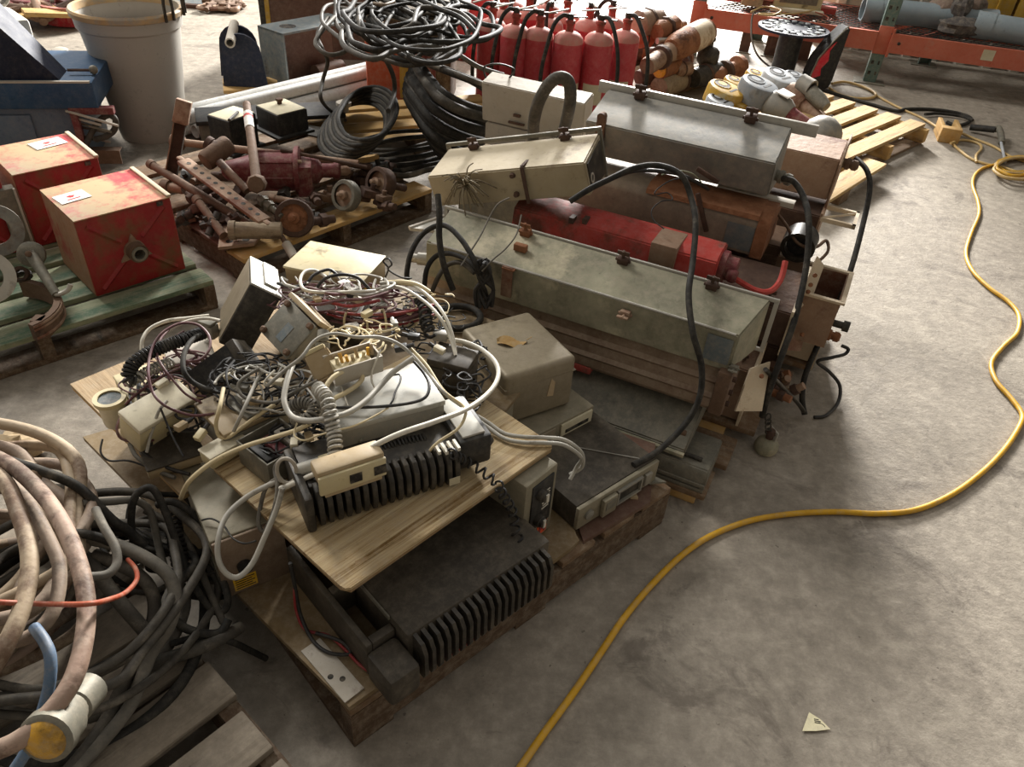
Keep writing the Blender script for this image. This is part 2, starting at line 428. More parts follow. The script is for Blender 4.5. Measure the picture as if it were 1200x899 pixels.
# ------------------------------------------------------------------ light
W = bpy.data.worlds.new('daylight'); SC.world = W; W.use_nodes = True
nt = W.node_tree; N = nt.nodes; L = nt.links
bg = N['Background']
tc = N.new('ShaderNodeTexCoord'); sx = N.new('ShaderNodeSeparateXYZ'); L.new(tc.outputs['Generated'], sx.inputs[0])
rp = N.new('ShaderNodeValToRGB'); e = rp.color_ramp.elements
e[0].position = .25; e[0].color = (.40, .36, .31, 1); e[1].position = .95; e[1].color = (1.0, 1.0, 1.0, 1)
mr = N.new('ShaderNodeMapRange'); mr.inputs[1].default_value = -1; mr.inputs[2].default_value = 1
L.new(sx.outputs['Y'], mr.inputs[0]); L.new(mr.outputs[0], rp.inputs[0]); L.new(rp.outputs[0], bg.inputs[0])
bg.inputs[1].default_value = WORLD_S
def area(name, loc, target, sx_, sy_, power, col):
    l = bpy.data.lights.new(name, 'AREA'); l.shape = 'RECTANGLE'; l.size = sx_; l.size_y = sy_; l.energy = power; l.color = col
    o = bpy.data.objects.new(name, l); COL.objects.link(o)
    o.location = loc; o.rotation_euler = (V(target) - V(loc)).to_track_quat('-Z', 'Y').to_euler()
    return o
area('bay_door_daylight', (1.75, 16, 5.2), (.6, 2.0, 0), 2.6, 2.6, DOOR_W, (1, .975, .94))
area('side_door_daylight', (-8.0, 8.5, 9.5), (-.6, 1.6, 0), 3.0, 3.0, SIDE_W, (1, .98, .95))
vs = SC.view_settings; vs.view_transform = 'Standard'; vs.look = 'None'; vs.gamma = 1; vs.use_curve_mapping = False
vs.exposure = EXPO
SC.render.film_transparent = False
SC.cycles.max_bounces = 5; SC.cycles.diffuse_bounces = 3; SC.cycles.glossy_bounces = 3
SC.cycles.use_denoising = True
# ------------------------------------------------------------------ stack of light housings (x to the right along the stack, y away)
SO = V((.62, 1.675, 0)); SU = V((.915, -.403, 0)).normalized(); SVV = V((-SU.y, SU.x, 0))
SM = frame(SO, SU)
def st(x, y, z): return SM @ V((x, y, z))

def wing_clamp(c, parent, M=None, s=1.0, m='rust_dark', name='clamp'):
    """small over-centre clamp: bracket, bolt and wing nut"""
    mb = MB()
    mb.box(-.016 * s, .016 * s, -.012 * s, .012 * s, 0, .022 * s, bev=.003 * s)
    mb.cyl((0, 0, .02 * s), (0, 0, .045 * s), .005 * s, n=8)
    mb.box(-.018 * s, .018 * s, -.003 * s, .003 * s, .03 * s, .044 * s, bev=.002 * s)
    mb.cyl((-.022 * s, 0, .01 * s), (.022 * s, 0, .01 * s), .005 * s, n=8)
    mb.xf(Matrix.Translation(c) @ (M or Matrix()))
    return obj(name, mb, m, parent)

def rotx(a): return Matrix.Rotation(math.radians(a), 4, 'X')
def roty(a): return Matrix.Rotation(math.radians(a), 4, 'Y')
def rotz(a): return Matrix.Rotation(math.radians(a), 4, 'Z')

def housing(label, m, L, sec, M, cat='light housing', group=None, rim=None, rim_m=None, ends=None, end_m=None, name='light_housing', holes=False):
    """long sheet-metal trough: section polygon (y,z) pulled from x=-L to 0, rim frame round its back, end plates"""
    t = thing(name, label, cat, M, group)
    b = MB(); b.prism(sec, -L, 0)
    bmesh.ops.bevel(b.bm, geom=[e for e in b.bm.edges], offset=.004, segments=2, affect='EDGES')
    obj('body', b, m, t)
    if rim:                                   # rim: (y0,y1,z0,z1,overhang)
        y0, y1, z0, z1, o = rim; r = MB()
        r.box(-L - o, o, y0, y1, z1 - .012, z1, bev=.002); r.box(-L - o, o, y0, y1, z0, z0 + .012, bev=.002)
        r.box(o - .012, o, y0, y1, z0 + .012, z1 - .012); r.box(-L - o, -L - o + .012, y0, y1, z0 + .012, z1 - .012)
        obj('rim', r, rim_m or m, t)
    if ends:                                  # flange plate larger than the section at the right end
        for x in ends:
            e = MB(); ys = [q[0] for q in sec]; zs = [q[1] for q in sec]; k = .018
            c = V((0, (min(ys) + max(ys)) / 2, (min(zs) + max(zs)) / 2))
            pl = [(y + (k if y > c.y else -k), z + (k if z > c.z else -k)) for y, z in sec]
            e.prism(pl, x - .004, x + .004)
            obj('end_plate', e, end_m or m, t)
    return t

def gland(p, d, t, m='galv_grey', s=1.0, name='cable_gland'):
    g = MB(); p, d = V(p), V(d).normalized()
    g.lathe([(.017 * s, 0), (.017 * s, .012 * s), (.021 * s, .012 * s), (.021 * s, .024 * s), (.015 * s, .026 * s), (.015 * s, .034 * s), (.019 * s, .034 * s), (.018 * s, .05 * s), (.011 * s, .056 * s)], p, d, 12)
    return obj(name, g, m, t)

# skid under the stack: bearers and cross boards
t = thing('timber_skid', 'low brown timber skid under the stack of light housings', 'skid', SM)
for y0, y1, dx in ((-.135, -.02, .005), (.02, .16, .03), (.22, .38, .07), (.46, .62, .12), (.68, .84, .17), (.90, 1.05, .18)):
    obj('deck_board', MB().box(-1.2, dx, y0, y1, .03, .05, bev=.003), 'pallet_brown', t)
for x in (-1.12, -.6, -.06):
    obj('bearer', MB().box(x - .04, x + .04, -.13, 1.04, 0, .03, bev=.003), 'wood_tan' if x > -.1 else 'pallet_dark', t)

# --- lowest layer
t = housing('grey ribbed base tray at the front foot of the housing stack', 'galv_dark', .95, [(-.125, .0), (-.125, .055), (-.115, .075), (.04, .075), (.04, 0)], SM @ Matrix.Translation((-.005, 0, .051)), rim=(-.131, -.125, .0, .03, 0))
r = MB(); r.cyl((-.94, -.085, .082), (-.03, -.085, .082), .006, n=8); obj('rod', r, 'black_metal', t)
t = housing('dark sloping lidded box below the ribbed housing, bright strip along its edge', 'galv_dark', .78, [(-.11, .0), (-.11, .02), (.03, .11), (.16, .11), (.16, 0)], SM @ Matrix.Translation((-.085, .01, .134)), rim=None)
r = MB(); r.box(-.80, .01, .028, .04, .11, .119, bev=.002); obj('edge_strip', r, 'galv_bright', t)
r = MB(); r.box(-.79, .0, -.125, -.112, .004, .016, bev=.002); obj('front_rail', r, 'galv_olive', t)
r = MB(); r.box(-.04, -.015, -.075, -.045, .04, .052, M=Matrix.Translation((0, 0, 0)), bev=.003); obj('latch', r, 'rust_brown', t)
t = housing('cream sided housing lowest at the right end of the stack', 'cream_metal', .9, [(0, 0), (0, .17), (.22, .17), (.22, 0)], SM @ Matrix.Translation((.17, .70, .055)), ends=[0])
gland((.0, .05, .10), (1, 0, 0), t, 'rust')
t = housing('rusty brown housing behind the ribbed one, tilted end with lugs', 'rusty_pink', .85, [(0, 0), (-.01, .2), (.15, .21), (.17, 0)], SM @ Matrix.Translation((.01, .24, .055)), ends=[0], end_m='cream_metal')
for yy in (.03, .11):
    wing_clamp((-.05, yy, .212), t)
t = housing('dark housing in the middle of the bottom layer of the stack', 'rust_dark', .9, [(0, 0), (0, .17), (.2, .19), (.22, 0)], SM @ Matrix.Translation((.06, .45, .055)), ends=[0], end_m='rusty_pink')
wing_clamp((-.06, .05, .185), t)

# --- second layer: ribbed brown channel, open-topped box, flanged box
rib = [(.12, 0), (-.0, 0), (-.008, -.012), (-.014, -.012), (-.018, -.04), (-.03, -.052), (-.026, -.06), (-.034, -.085), (-.046, -.094), (-.042, -.102), (-.048, -.125), (-.044, -.135), (.12, -.135)]
t = thing('ribbed_reflector', 'long brown ribbed metal channel under the front grey housing', 'light housing', SM @ Matrix.Translation((-.03, .03, .392)))
b = MB().prism(rib, -.98, 0); obj('body', b, 'brown_channel', t, sharp=.3)
b = MB().box(-.035, .004, -.056, .125, -.142, .004, bev=.006); obj('end_cap', b, 'rust_brown', t)
b = MB()
for z in (-.03, -.075, -.115): b.cyl((.004, -.02, z), (.014, -.02, z), .008, n=8)
obj('bolt', b, 'rust_dark', t)
t = thing('red_bar', 'red painted bar end poking out below the ribbed channel', 'bar', SM @ Matrix.Translation((-.52, .0, .25)))
obj('bar', MB().box(-.16, .1, -.02, .01, -.012, .012, bev=.004), 'red_old', t)
obj('lever', MB().tube(catmull([V((-.13, -.02, .01)), V((-.135, -.03, .03)), V((-.15, -.025, .05))], 5), .007), 'black_metal', t)

t = thing('open_box_housing', 'open-topped housing with pale rim at the right end of the stack', 'light housing', SM @ Matrix.Translation((.18, .52, .235)))
b = MB(); b.box(-.8, 0, 0, .006, 0, .17); b.box(-.8, 0, .2, .206, 0, .17); b.box(-.8, 0, .006, .2, 0, .006); b.box(-.006, 0, .006, .2, .006, .17); b.box(-.8, -.794, .006, .2, .006, .17); b.box(-.12, -.11, .006, .2, .006, .09)
obj('body', b, 'rusty_pink', t)
b = MB(); b.box(-.81, .012, -.012, .002, .168, .176); b.box(-.81, .012, .204, .218, .168, .176); b.box(-.002, .012, .0, .206, .168, .176)
obj('rim', b, 'cream_metal', t)
b = MB().lathe([(.012, 0), (.012, .03), (.018, .03), (.018, .05)], (0, .03, .08), (1, 0, 0), 10); obj('knob', b, 'black_metal', t)

t = housing('dark housing with a tilted cream end plate in the middle of the stack', 'rust_dark', .85, [(0, 0), (0, .12), (.2, .16), (.22, .02)], SM @ Matrix.Translation((.06, .34, .30)), ends=[0], end_m='cream_metal')
b = MB()
for y, z in ((.05, .06), (.07, .085), (.11, .07)): b.cyl((.005, y, z), (.012, y, z), .011, n=9)
obj('stud', b, 'rust', t)
wing_clamp((-.08, .02, .125), t)

# --- front grey housing
t = housing('long galvanised grey-green housing lying in front of the stack', 'galv_olive', 1.0,
            [(.15, .165), (.005, .115), (.0, 0), (.15, 0)], SM @ Matrix.Translation((.0, 0, .386)), rim=(.15, .158, -.004, .17, .022), rim_m='galv_bright')
for v_ in t.children[0].data.vertices:
    if v_.co.x > -.05: v_.co.x -= .042 * (1 - v_.co.y / .15)
obj('bright_ridge', MB().tube([V((-.98, .004, .1165)), V((-.5, .0045, .1175)), V((-.05, .004, .1165))], .0035, 6), 'galv_bright', t)  # brighter line along the ridge
obj('bluish_patch', MB().slab([(-.10, -.0012), (-.055, -.0012), (-.05, .0), (-.12, .0)], .02, .10), 'bluish_steel', t)  # darker bluish patch near the right end of the front face
for x in (-.16, -.42, -.73):
    wing_clamp((x, .135, .158), t, rotx(18), 1.0, 'rust_dark' if x > -.7 else 'rust')
wing_clamp((-.35, .0, .085), t, rotx(85), .9, 'rusty_pink')
wing_clamp((-.03, .004, .02), t, rotx(85), .7, 'galv_dark')
b = MB(); b.box(-.735, -.695, .06, .08, .128, .15, bev=.003); b.box(-.735, -.695, -.012, .06, .1, .106, bev=.002)
b.xf(Matrix.Translation((0, 0, .01)))
obj('strap_bracket', b, 'rust', t)
b = MB().box(-.735, -.70, -.01, -.002, .02, .12, bev=.003); obj('hasp', b, 'rusty_pink', t)

# --- red trough
t = housing('long red rusty trough behind the front grey housing', 'red_old', .66, [(.0, 0), (.015, .07), (.05, .085), (.13, .085), (.15, 0)], SM @ Matrix.Translation((-.18, .26, .48)))
b = MB().box(-.20, -.12, -.004, .11, .02, .0885, bev=.003); obj('rust_patch_plate', b, 'rusty_pink', t)
b = MB().lathe([(.05, 0), (.05, .018), (.038, .02), (.036, .05)], (0, .08, .03), (1, 0, 0), 14); obj('end_cap', b, 'maroon', t)
b = MB(); b.tube(catmull([V((.05, .05, .02)), V((.12, .05, .0)), V((.16, .07, .0)), V((.175, .12, .02)), V((.17, .16, .06))], 6), .009); obj('handle', b, 'red_old', t)
b = MB().lathe([(.018, 0), (.022, .01), (.022, .022), (.016, .03)], (.03, .05, .025), (1, 0, 0), 12); obj('cable_gland', b, 'maroon', t)
b = MB(); b.box(-.43, -.415, .02, .05, .075, .09, M=rotz(0)); b.box(-.47, -.455, .01, .04, .07, .088); obj('bolt', b, 'rust_dark', t)

# --- grey rounded fixture with rusted end
t = housing('grey rounded housing with a rust-eaten end, second from the top of the stack', 'galv_brown', .86,  # left end lengthened out of sight to block light on the red trough
            [(0, 0), (-.005, .10), (.005, .125), (.03, .14), (.16, .14), (.19, .12), (.2, 0)], SM @ Matrix.Translation((-.10, .56, .46)))
b = MB().prism([(-.004, -.004), (-.01, .10), (.003, .13), (.03, .146), (.16, .146), (.196, .122), (.206, -.004)], -.03, .008); obj('end_plate', b, 'rust', t)
b = MB().prism([(-.002, .120), (.004, .128), (.03, .1435), (.12, .1435), (.12, .148), (.03, .148), (-.002, .137), (-.007, .122)], -.40, -.03); obj('rusty_edge', b, 'rust', t)
b = MB().box(-.2, -.1, -.0, .03, -.012, .0, bev=.004); obj('foot', b, 'rust_dark', t)
b = MB().prism([(-.0035, .012), (-.0085, .098), (-.0065, .098), (-.002, .012)], -.12, -.032); obj('primer_patch', b, 'bluish_steel', t)

# --- pale board under the top housing, black lamp holder in the gap
t = thing('pale_rail', 'pale metal rail under the top grey housing', 'rail', SM @ Matrix.Translation((-.05, .68, .595)))
obj('web', MB().box(-.25, 0, .0, .03, .014, .018, bev=.001), 'pale_steel', t); obj('lip', MB().box(-.25, 0, -.004, .0, .0, .018, bev=.001), 'pale_steel', t)
t = thing('lamp_holder', 'round black lamp holder in the gap at the right of the stack', 'lamp holder', SM @ Matrix.Translation((.0, .70, .43)))
obj('ring', MB().pipe((0, -.02, .04), (0, .05, .05), .055, .042), 'black_metal', t)
obj('cup', MB().lathe([(.04, 0), (.035, .04), (.02, .05)], (0, .0, .045), (0, 1, .1), 16), 'black_plastic', t)

# --- top housing
t = housing('large dented grey housing on top of the stack with bright lid edge', 'galv_grey', .62,
            [(.17, .165), (.15, .17), (-.03, .115), (0.0, 0), (.17, -.01)], SM @ Matrix.Translation((-.13, .62, .64)))
b = MB(); b.box(-.66, .075, .168, .184, .150, .188, bev=.003); b.xf(Matrix.Translation((0, 0, 0))); obj('lid_edge', b, 'galv_bright', t)
for x in (-.13, -.5): wing_clamp((x, .14, .168), t, rotx(17), 1.1, 'rust_dark')
gland((.0, .06, .05), (1, -.15, -.1), t, 'galv_dark')
b = MB(); b.box(-.58, -.55, -.04, -.02, .06, .14, bev=.004); b.cyl((-.565, -.03, .05), (-.565, -.06, .02), .02, n=10); b.cyl((-.565, -.042, .14), (-.565, -.02, .14), .014, n=10)
obj('toggle_latch', b, 'rust_dark', t)
b = MB(); b.box(-.20, -.185, -.07, -.06, -.06, .07, M=roty(-25), bev=.002); b.box(-.23, -.15, -.065, -.055, -.03, -.015, M=roty(20), bev=.002)
obj('bracket', b, 'rust_dark', t)

# --- rusty pink box behind right
t = housing('rusty pinkish box with pierced end plate behind the top housing', 'rusty_pink', .55, [(0, 0), (0, .15), (.2, .16), (.2, 0)], SM @ Matrix.Translation((.03, 1.06, .50)))
e = MB(); e.prism([(-.02, -.03), (-.02, .14), (.06, .185), (.2, .185), (.22, .17), (.22, -.02)], .0, .006); obj('end_plate', e, 'rusty_pink', t)
e = MB()
for y, z in ((.03, .13), (.19, .16), (.0, -.01)): e.pipe((.005, y, z), (.0085, y, z), .013, .007, 12)
obj('bolt_eye', e, 'cream_metal', t)
gland((.006, .13, .10), (1, -.1, 0), t, 'rust_brown')
t = housing('dark rusty housing standing under the pinkish box at the back of the stack', 'rust_dark', .6, [(0, 0), (0, .41), (.2, .41), (.2, 0)], SM @ Matrix.Translation((.03, 1.0, .052)), ends=[0], end_m='rusty_pink')
b = MB(); b.box(0, .12, -.02, -.008, .40, .415); b.box(0, .12, .1, .112, .40, .415); b.box(.108, .12, -.02, .112, .40, .415); b.tube([V((0, -.01, .41)), V((.11, .1, .41))], .004)
obj('bracket_frame', b, 'cream_metal', t)
# hidden filler housings that carry the upper layers
housing('plain rusty housing inside the stack carrying the grey rounded one', 'rust_brown', .7, [(0, 0), (0, .2), (.17, .2), (.17, 0)], SM @ Matrix.Translation((-.05, .72, .24)))
housing('grey housing at the left end inside the stack', 'galv_dark', .5, [(0, 0), (0, .42), (.3, .42), (.3, 0)], SM @ Matrix.Translation((-.62, .55, .052)), group=None)

# --- beige housing laid across the left end
BR, BL = at(703, 150, .80), at(526, 169, .655)
BM = frame(BR, BR - BL); BLn = (BR - BL).length
loc = lambda px, py, z: BM.inverted() @ at(px, py, z)
r1, r2 = loc(664, 185, .765), loc(667, 227, .675)
t = housing('beige steel housing laid across the left end of the stack, dark open end', 'beige_steel', BLn,
            [(-.01, -.012), (r1.y, -.04), (r1.y + .015, -.145), (-.01, -.145)], BM, rim=(-.012, .0, -.15, .006, .006), rim_m='galv_dark')
b = MB().prism([(-.025, -.03), (r1.y + .016, -.05), (r1.y + .028, -.135), (-.025, -.135)], .0005, .004); obj('dark_end', b, 'black_metal', t)
b = MB(); b.pipe((.003, r1.y + .04, -.1), (.006, r1.y + .04, -.1), .016, .01, 12); obj('grommet', b, 'pale_steel', t)
for x in (-.1, -.4): wing_clamp((x * BLn / .5, -.03, -.016), t, rotx(10), .9, 'rust_dark')
b = MB(); y = r1.y; b.box(-.20, -.188, y - .006, y + .0, -.15, -.035, bev=.002); b.box(-.20, -.188, y, -.0, -.038, -.03, M=Matrix.Translation((0, 0, -.002)), bev=.002)
obj('strap', b, 'rust_dark', t)
b = MB()
for z in (-.06, -.12): b.lathe([(.01, 0), (.007, .012)], (-.23, y + .004, z), (0, -1, 0), 8)
obj('rivet', b, 'rust_dark', t)
# fan of bristles / torn strands hanging on its left half
rn = random.Random(3); b = MB()
c0 = V((-.37 * BLn / .5, y - .012, -.075))
for i in range(46):
    d = V((rn.uniform(-1, 1), rn.uniform(-.5, .1), rn.uniform(-1, 1))).normalized() * rn.uniform(.04, .1)
    b.tube(catmull([c0 + V((0, 0, 0)), c0 + d * .5 + V((0, -.01, .01)), c0 + d + V((0, -.006, -.02))], 3), .0022, 4)
obj('frayed_strands', b, 'straw', t)

# --- pale box at the back left with a wire handle
t = housing('pale grey box standing at the back left of the stack, black hose over it', 'pale_steel', .45, [(0, 0), (-.02, .16), (.07, .18), (.09, 0)], SM @ Matrix.Translation((-.92, 1.05, .50)), ends=None)
b = MB(); b.tube(catmull([V((-.44, 0, .17)), V((-.45, 0, .21)), V((-.40, .03, .225)), V((-.34, .05, .21)), V((-.36, .05, .175))], 6), .004); obj('wire_handle', b, 'black_metal', t)
b = MB(); b.box(-.30, -.27, -.02, -.01, .05, .06); b.box(-.32, -.25, -.022, -.012, .02, .028); obj('scrape_mark', b, 'rust_dark', t)
housing('tall pale housing on end supporting the back left box', 'pale_steel', .4, [(0, 0), (0, .445), (.1, .445), (.1, 0)], SM @ Matrix.Translation((-.95, 1.04, .052)))
t = thing('cardboard_scrap', 'torn grey board and card scraps behind the beige housing', 'scrap', SM @ Matrix.Translation((-.98, .72, .44)))
obj('board', MB().box(-.3, .1, 0, .2, 0, .02, bev=.004), 'cream_metal', t)
obj('torn_flap', MB().slab([(0, 0), (.05, .01), (.09, .04), (.06, .06), (.02, .09), (-.03, .05)], 0, .01, M=Matrix.Translation((-.05, .02, .03)) @ rotx(60)), 'galv_dark', t)
t = housing('grey end-on housing under the card scraps', 'galv_dark', .5, [(0, 0), (0, .385), (.28, .385), (.28, 0)], SM @ Matrix.Translation((-.78, .70, .052)))

# --- galvanised end with chrome fittings at the left end of the front housing
t = thing('end_frame', 'bright flared end frame at the left end of the front housing', 'end frame', SM @ Matrix.Translation((-1.0, .06, .385)))
obj('plate', MB().slab([(-.075, -.03), (0, 0), (.0, .11), (-.02, .12)], .12, .13), 'galv_bright', t)
obj('lip', MB().tube([V((-.075, -.03, .13)), V((-.02, .12, .13))], .006), 'pale_steel', t)
obj('fitting', MB().lathe([(.02, 0), (.02, .03), (.014, .03), (.014, .06)], (-.03, .0, .02), (-1, -.4, 0), 12), 'chrome', t)

def plate(name, label, cat, corners, th, m, dots=()):
    P = [at(*c) for c in corners]; c = sum(P, V()) / len(P); n = (P[1] - P[0]).cross(P[2] - P[0]).normalized() * th
    t = thing(name, label, cat, Matrix.Translation(c)); P = [p - c for p in P]
    obj('plate', MB().loft([P, [p + n for p in P]]), m, t)
    for x, y, z in dots:
        q = at(x, y, z) - c; s_ = 1 if n.dot(V((0, 0, 1.6)) - c) > 0 else -1
        obj('bolt_stud', MB().cyl(q - n * 2, q + n * 3 * s_, .007, n=8), 'rust', t)
    return t
plate('flange_plate', 'cream rust-spotted flange plate standing on edge beside the open-topped housing', 'plate', [(932, 368, .34), (939, 338, .41), (958, 300, .50), (966, 311, .47), (953, 346, .39)], .006, 'cream_metal', ((948, 334, .43), (945, 342, .41), (953, 323, .455)))
plate('flange_plate', 'brown folded plate leaning below the flanged cream plate', 'plate', [(916, 410, .22), (928, 380, .28), (950, 372, .28), (938, 412, .20)], .008, 'rusty_pink', ((934, 392, .26),))
plate('corner_plate', 'tan torn plate under the corner of the grey-green housing', 'plate', [(862, 482, .20), (880, 432, .30), (903, 424, .30), (893, 482, .18)], .006, 'cream_metal', ((888, 440, .285),))
rn = random.Random(91)
for i in range(7):
    p = at(rn.uniform(905, 935), rn.uniform(425, 465), rn.uniform(.10, .2)); t = thing('rusty_fitting', 'small rusty cable fitting hanging in the dark below the ends of the housings', 'fitting', Matrix.Translation(p) @ rotz(rn.uniform(0, 180)) @ roty(rn.uniform(-60, 60)), 'rusty fittings below the housing ends')
    obj('sleeve', MB().cyl((-.03, 0, 0), (.03, 0, 0), .012, n=10), rn.choice(['rust', 'rusty_pink', 'rust_dark']), t); obj('nut', MB().cyl((-.008, 0, 0), (.012, 0, 0), .018, n=6), 'rust_dark', t)
# ------------------------------------------------------------------ pallets
def pallet(label, M, LX, LY, h, nb, bw, m_top, m_side, bearers=3, gap=None, name='timber_pallet', bottom=True, top=.02, group=None, tips=0.0):
    """deck boards run along y, spaced in x; bearers run along x"""
    t = thing(name, label, 'pallet', M, group)
    rn = random.Random(len(label))
    for i in range(nb):
        x = (LX - bw) * i / (nb - 1)
        d = rn.uniform(-tips, tips)
        o = obj('deck_board', MB().box(0, LY + d, 0, bw, 0, top, bev=.003), m_top, t)
        o.matrix_local = Matrix.Translation((x + bw, 0, h - top)) @ rotz(90 + rn.uniform(-.6, .6))
    for j in range(bearers):
        y = (LY - .04) * j / (bearers - 1)
        b = MB().prism([(y, .02 if bottom else 0), (y + .04, .02 if bottom else 0), (y + .04, h - top), (y, h - top)], 0, LX)
        obj('bearer', b, m_side, t)
    if bottom:
        for i in range(3):
            x = (LX - .1) * i / 2
            obj('bottom_board', MB().box(x, x + .1, 0, LY, 0, .02, bev=.003), m_side, t)
    return t

def fr3(o, px, py):
    """frame from three world points: origin, point on x, point on the y side; returns matrix, lengths"""
    x = (px - o); lx = x.length; x = x / lx; y = py - o; y = y - x * y.dot(x); ly = y.length; y = y / ly; z = x.cross(y)
    return Matrix(((x.x, y.x, z.x, o.x), (x.y, y.y, z.y, o.y), (x.z, y.z, z.z, o.z), (0, 0, 0, 1))), lx, ly

def screw(b, p, d, r=.005):
    b.lathe([(r, 0), (r, .002), (r * .6, .004)], p, d, 8)

PA = frame(V((-.267, .785, 0)), V((.72, .70, 0)))
pallet('brown pallet under the heap of radio gear', PA, 1.0, 1.0, .14, 7, .115, 'pallet_brown', 'pallet_dark')
b = MB(); poly = [at(409, 829, .155), at(668, 643, .155), at(679, 633, .155), at(675, 626, .155), V((.1, 1.75, .155)), V((-.35, 2.05, .155)), at(97, 512, .155)]
b.slab([(p.x, p.y) for p in poly], .1405, .155)
tag(obj('hardboard_sheet', b, 'board_brown', origin=poly[0]), 'brown hardboard sheet with chipped edge covering the pallet of radio gear', 'board')

b = MB(); pl2 = [at(684, 634, .153), at(762, 588, .153), V((.42, 1.64, .153)), V((.12, 1.76, .153)), at(680, 624, .153)]
b.slab([(p.x, p.y) for p in pl2], .1405, .153); tag(obj('fibreboard_sheet', b, 'brown_plate', origin=pl2[0]), 'dark brown board under the flat deck unit', 'board')
# --- big black amplifier with fins under the plywood
M = frame(V((-.165, .877, .156)), V((.715, .698, 0)))
t = thing('radio_amplifier', 'large flat black amplifier with a row of fins under the plywood', 'amplifier', M)
obj('case', MB().box(0, .39, 0, .37, 0, .118, bev=.006), 'black_dusty', t)
for i in range(19):
    b = MB(); x = .012 + i * .0192
    b.prism([(-.036, .004), (-.042, .02), (-.040, .085), (-.028, .108), (0, .112), (0, .004)], x, x + .009)
    obj('heatsink_fin', b, 'black_metal', t)
b = MB(); b.box(-.075, -.002, -.05, .04, 0, .085, bev=.012); obj('end_casting', b, 'black_dusty', t)
b = MB(); b.box(-.07, -.055, .04, .36, 0, .10, bev=.004); b.box(-.055, -.002, .04, .06, .0, .10, bev=.003); b.box(-.055, -.002, .19, .21, .02, .10, bev=.003); b.box(-.055, -.002, .34, .36, 0, .10, bev=.003); obj('carry_handle', b, 'black_dusty', t)
b = MB(); b.box(-.004, .0, .06, .36, .108, .1185); obj('edge_bead', b, 'galv_dark', t)

# --- upright control unit with knobs
M = frame(V((.051, 1.204, .156)), V((.072, .09, 0)))
t = thing('control_unit', 'upright grey-brown control unit with two knobs and an orange sticker', 'control unit', M)
obj('case', MB().box(0, .115, 0, .20, 0, .222, bev=.007), 'olive_case', t)
pn = obj('face_panel', MB().box(.022, .098, -.004, .001, .055, .205, bev=.002), 'black_plastic', t)
for z in (.17, .085):
    k = MB().lathe([(.017, 0), (.016, .012), (.013, .014), (.012, .02)], (.05, -.004, z), (0, -1, 0), 16); kb = obj('knob', k, 'black_metal', t)
    obj('pointer', MB().box(.046, .054, -.027, -.023, z - .012, z + .012), 'pale_cable', kb)
b = MB()
for i in range(7): b.box(.06 + .003 * (i % 2), .085, -.0055, -.004, .11 + i * .009, .113 + i * .009)
obj('scale_marks', b, 'pale_cable', t)
b = MB(); b.box(.058, .094, -.0015, 0.0, .012, .05); s_ = obj('sticker', b, 'label_orange', t)
b = MB(); b.box(.064, .070, -.003, -.0012, .018, .044); b.box(.082, .088, -.003, -.0012, .018, .044); b.box(.070, .082, -.003, -.0012, .028, .034); obj('sticker_print', b, 'red_wire', s_)

# --- olive chest with yellow label at the left
M, L_ = pf((245, 636), (302, 615), .335, .18)
t = thing('equipment_chest', 'olive metal chest with a yellow label under the plywood', 'chest', M)
obj('case', MB().box(0, L_ + .05, 0, .30, 0, .18, bev=.004), 'olive_case', t)
obj('front_flap', MB().box(.002, L_ + .048, -.008, 0, 0, .176, bev=.003), 'brown_channel', t)
lb = obj('label', MB().box(.025, .075, -.0095, -.008, .012, .052), 'label_yellow', t)
b = MB()
for i in range(5): b.box(.029, .071 - .006 * (i % 2), -.0102, -.0095, .017 + i * .007, .0195 + i * .007)
obj('label_print', b, 'ink', lb)
obj('socket', MB().lathe([(.016, 0), (.016, .014), (.011, .014), (.011, .006)], (.055, -.008, .085), (0, -1, 0), 12), 'black_plastic', t)
# spacer crates that carry the plywood and the boards (seen in the dark gaps)
t = thing('spacer_block', 'dark timber block holding up the plywood behind the olive chest', 'block', frame(V((-.42, 1.20, .156)), V((.715, .698, 0))))
obj('block', MB().box(.0, .06, .1, .3, 0, .226, bev=.004), 'pallet_dark', t)

# --- plywood sheet
M, L_ = pf((405, 693), (650, 522), .40, .016)
D_ = (at(222, 556, .40) - at(405, 693, .40)).length
t = thing('plywood_sheet', 'weathered plywood sheet on top of the amplifier, chipped corners', 'plywood', M)
b = MB(); b.slab([(.012, 0), (L_ - .01, 0), (L_, .01), (L_, D_ + .02), (.02, D_ + .02), (-.01, D_ - .01), (0, .02), (.003, .006)], .0095, .016); obj('top_ply', b, 'ply', t)
b = MB(); b.slab([(.012, .001), (L_ - .01, .001), (L_ - .001, .01), (L_ - .001, D_ + .02), (.02, D_ + .02), (-.008, D_ - .01), (.001, .02)], .0, .0095); obj('core_plies', b, 'ply_edge', t)
b = MB(); b.slab([(.05, .035), (.075, .03), (.08, .038), (.055, .045)], .0155, .0163); obj('chip', b, 'ply_edge', t)

# --- upper board at the left and what holds it
P0, P1 = at(212, 580, .33), at(82, 450, .33)
M = frame(P0 - V((0, 0, .018)), P1 - P0)
t = thing('chipboard_sheet', 'tan chipboard sheet at the left under the heap of radio parts', 'board', M)
obj('face', MB().box(0, (P1 - P0).length, -.62, 0, .011, .018), 'ply_dull', t)
obj('core', MB().box(.001, (P1 - P0).length - .001, -.62, -.001, 0, .011), 'wood_tan', t)
t = thing('carton', 'brown carton under the tan chipboard sheet', 'carton', frame(V((-.80, 1.27, .156)), V((-.72, .70, 0))))
obj('walls', MB().box(0, .3, -.45, -.02, 0, .155, bev=.004), 'kraft', t); obj('flap', MB().box(.02, .28, -.03, -.015, .02, .15, bev=.002), 'board_brown', t)

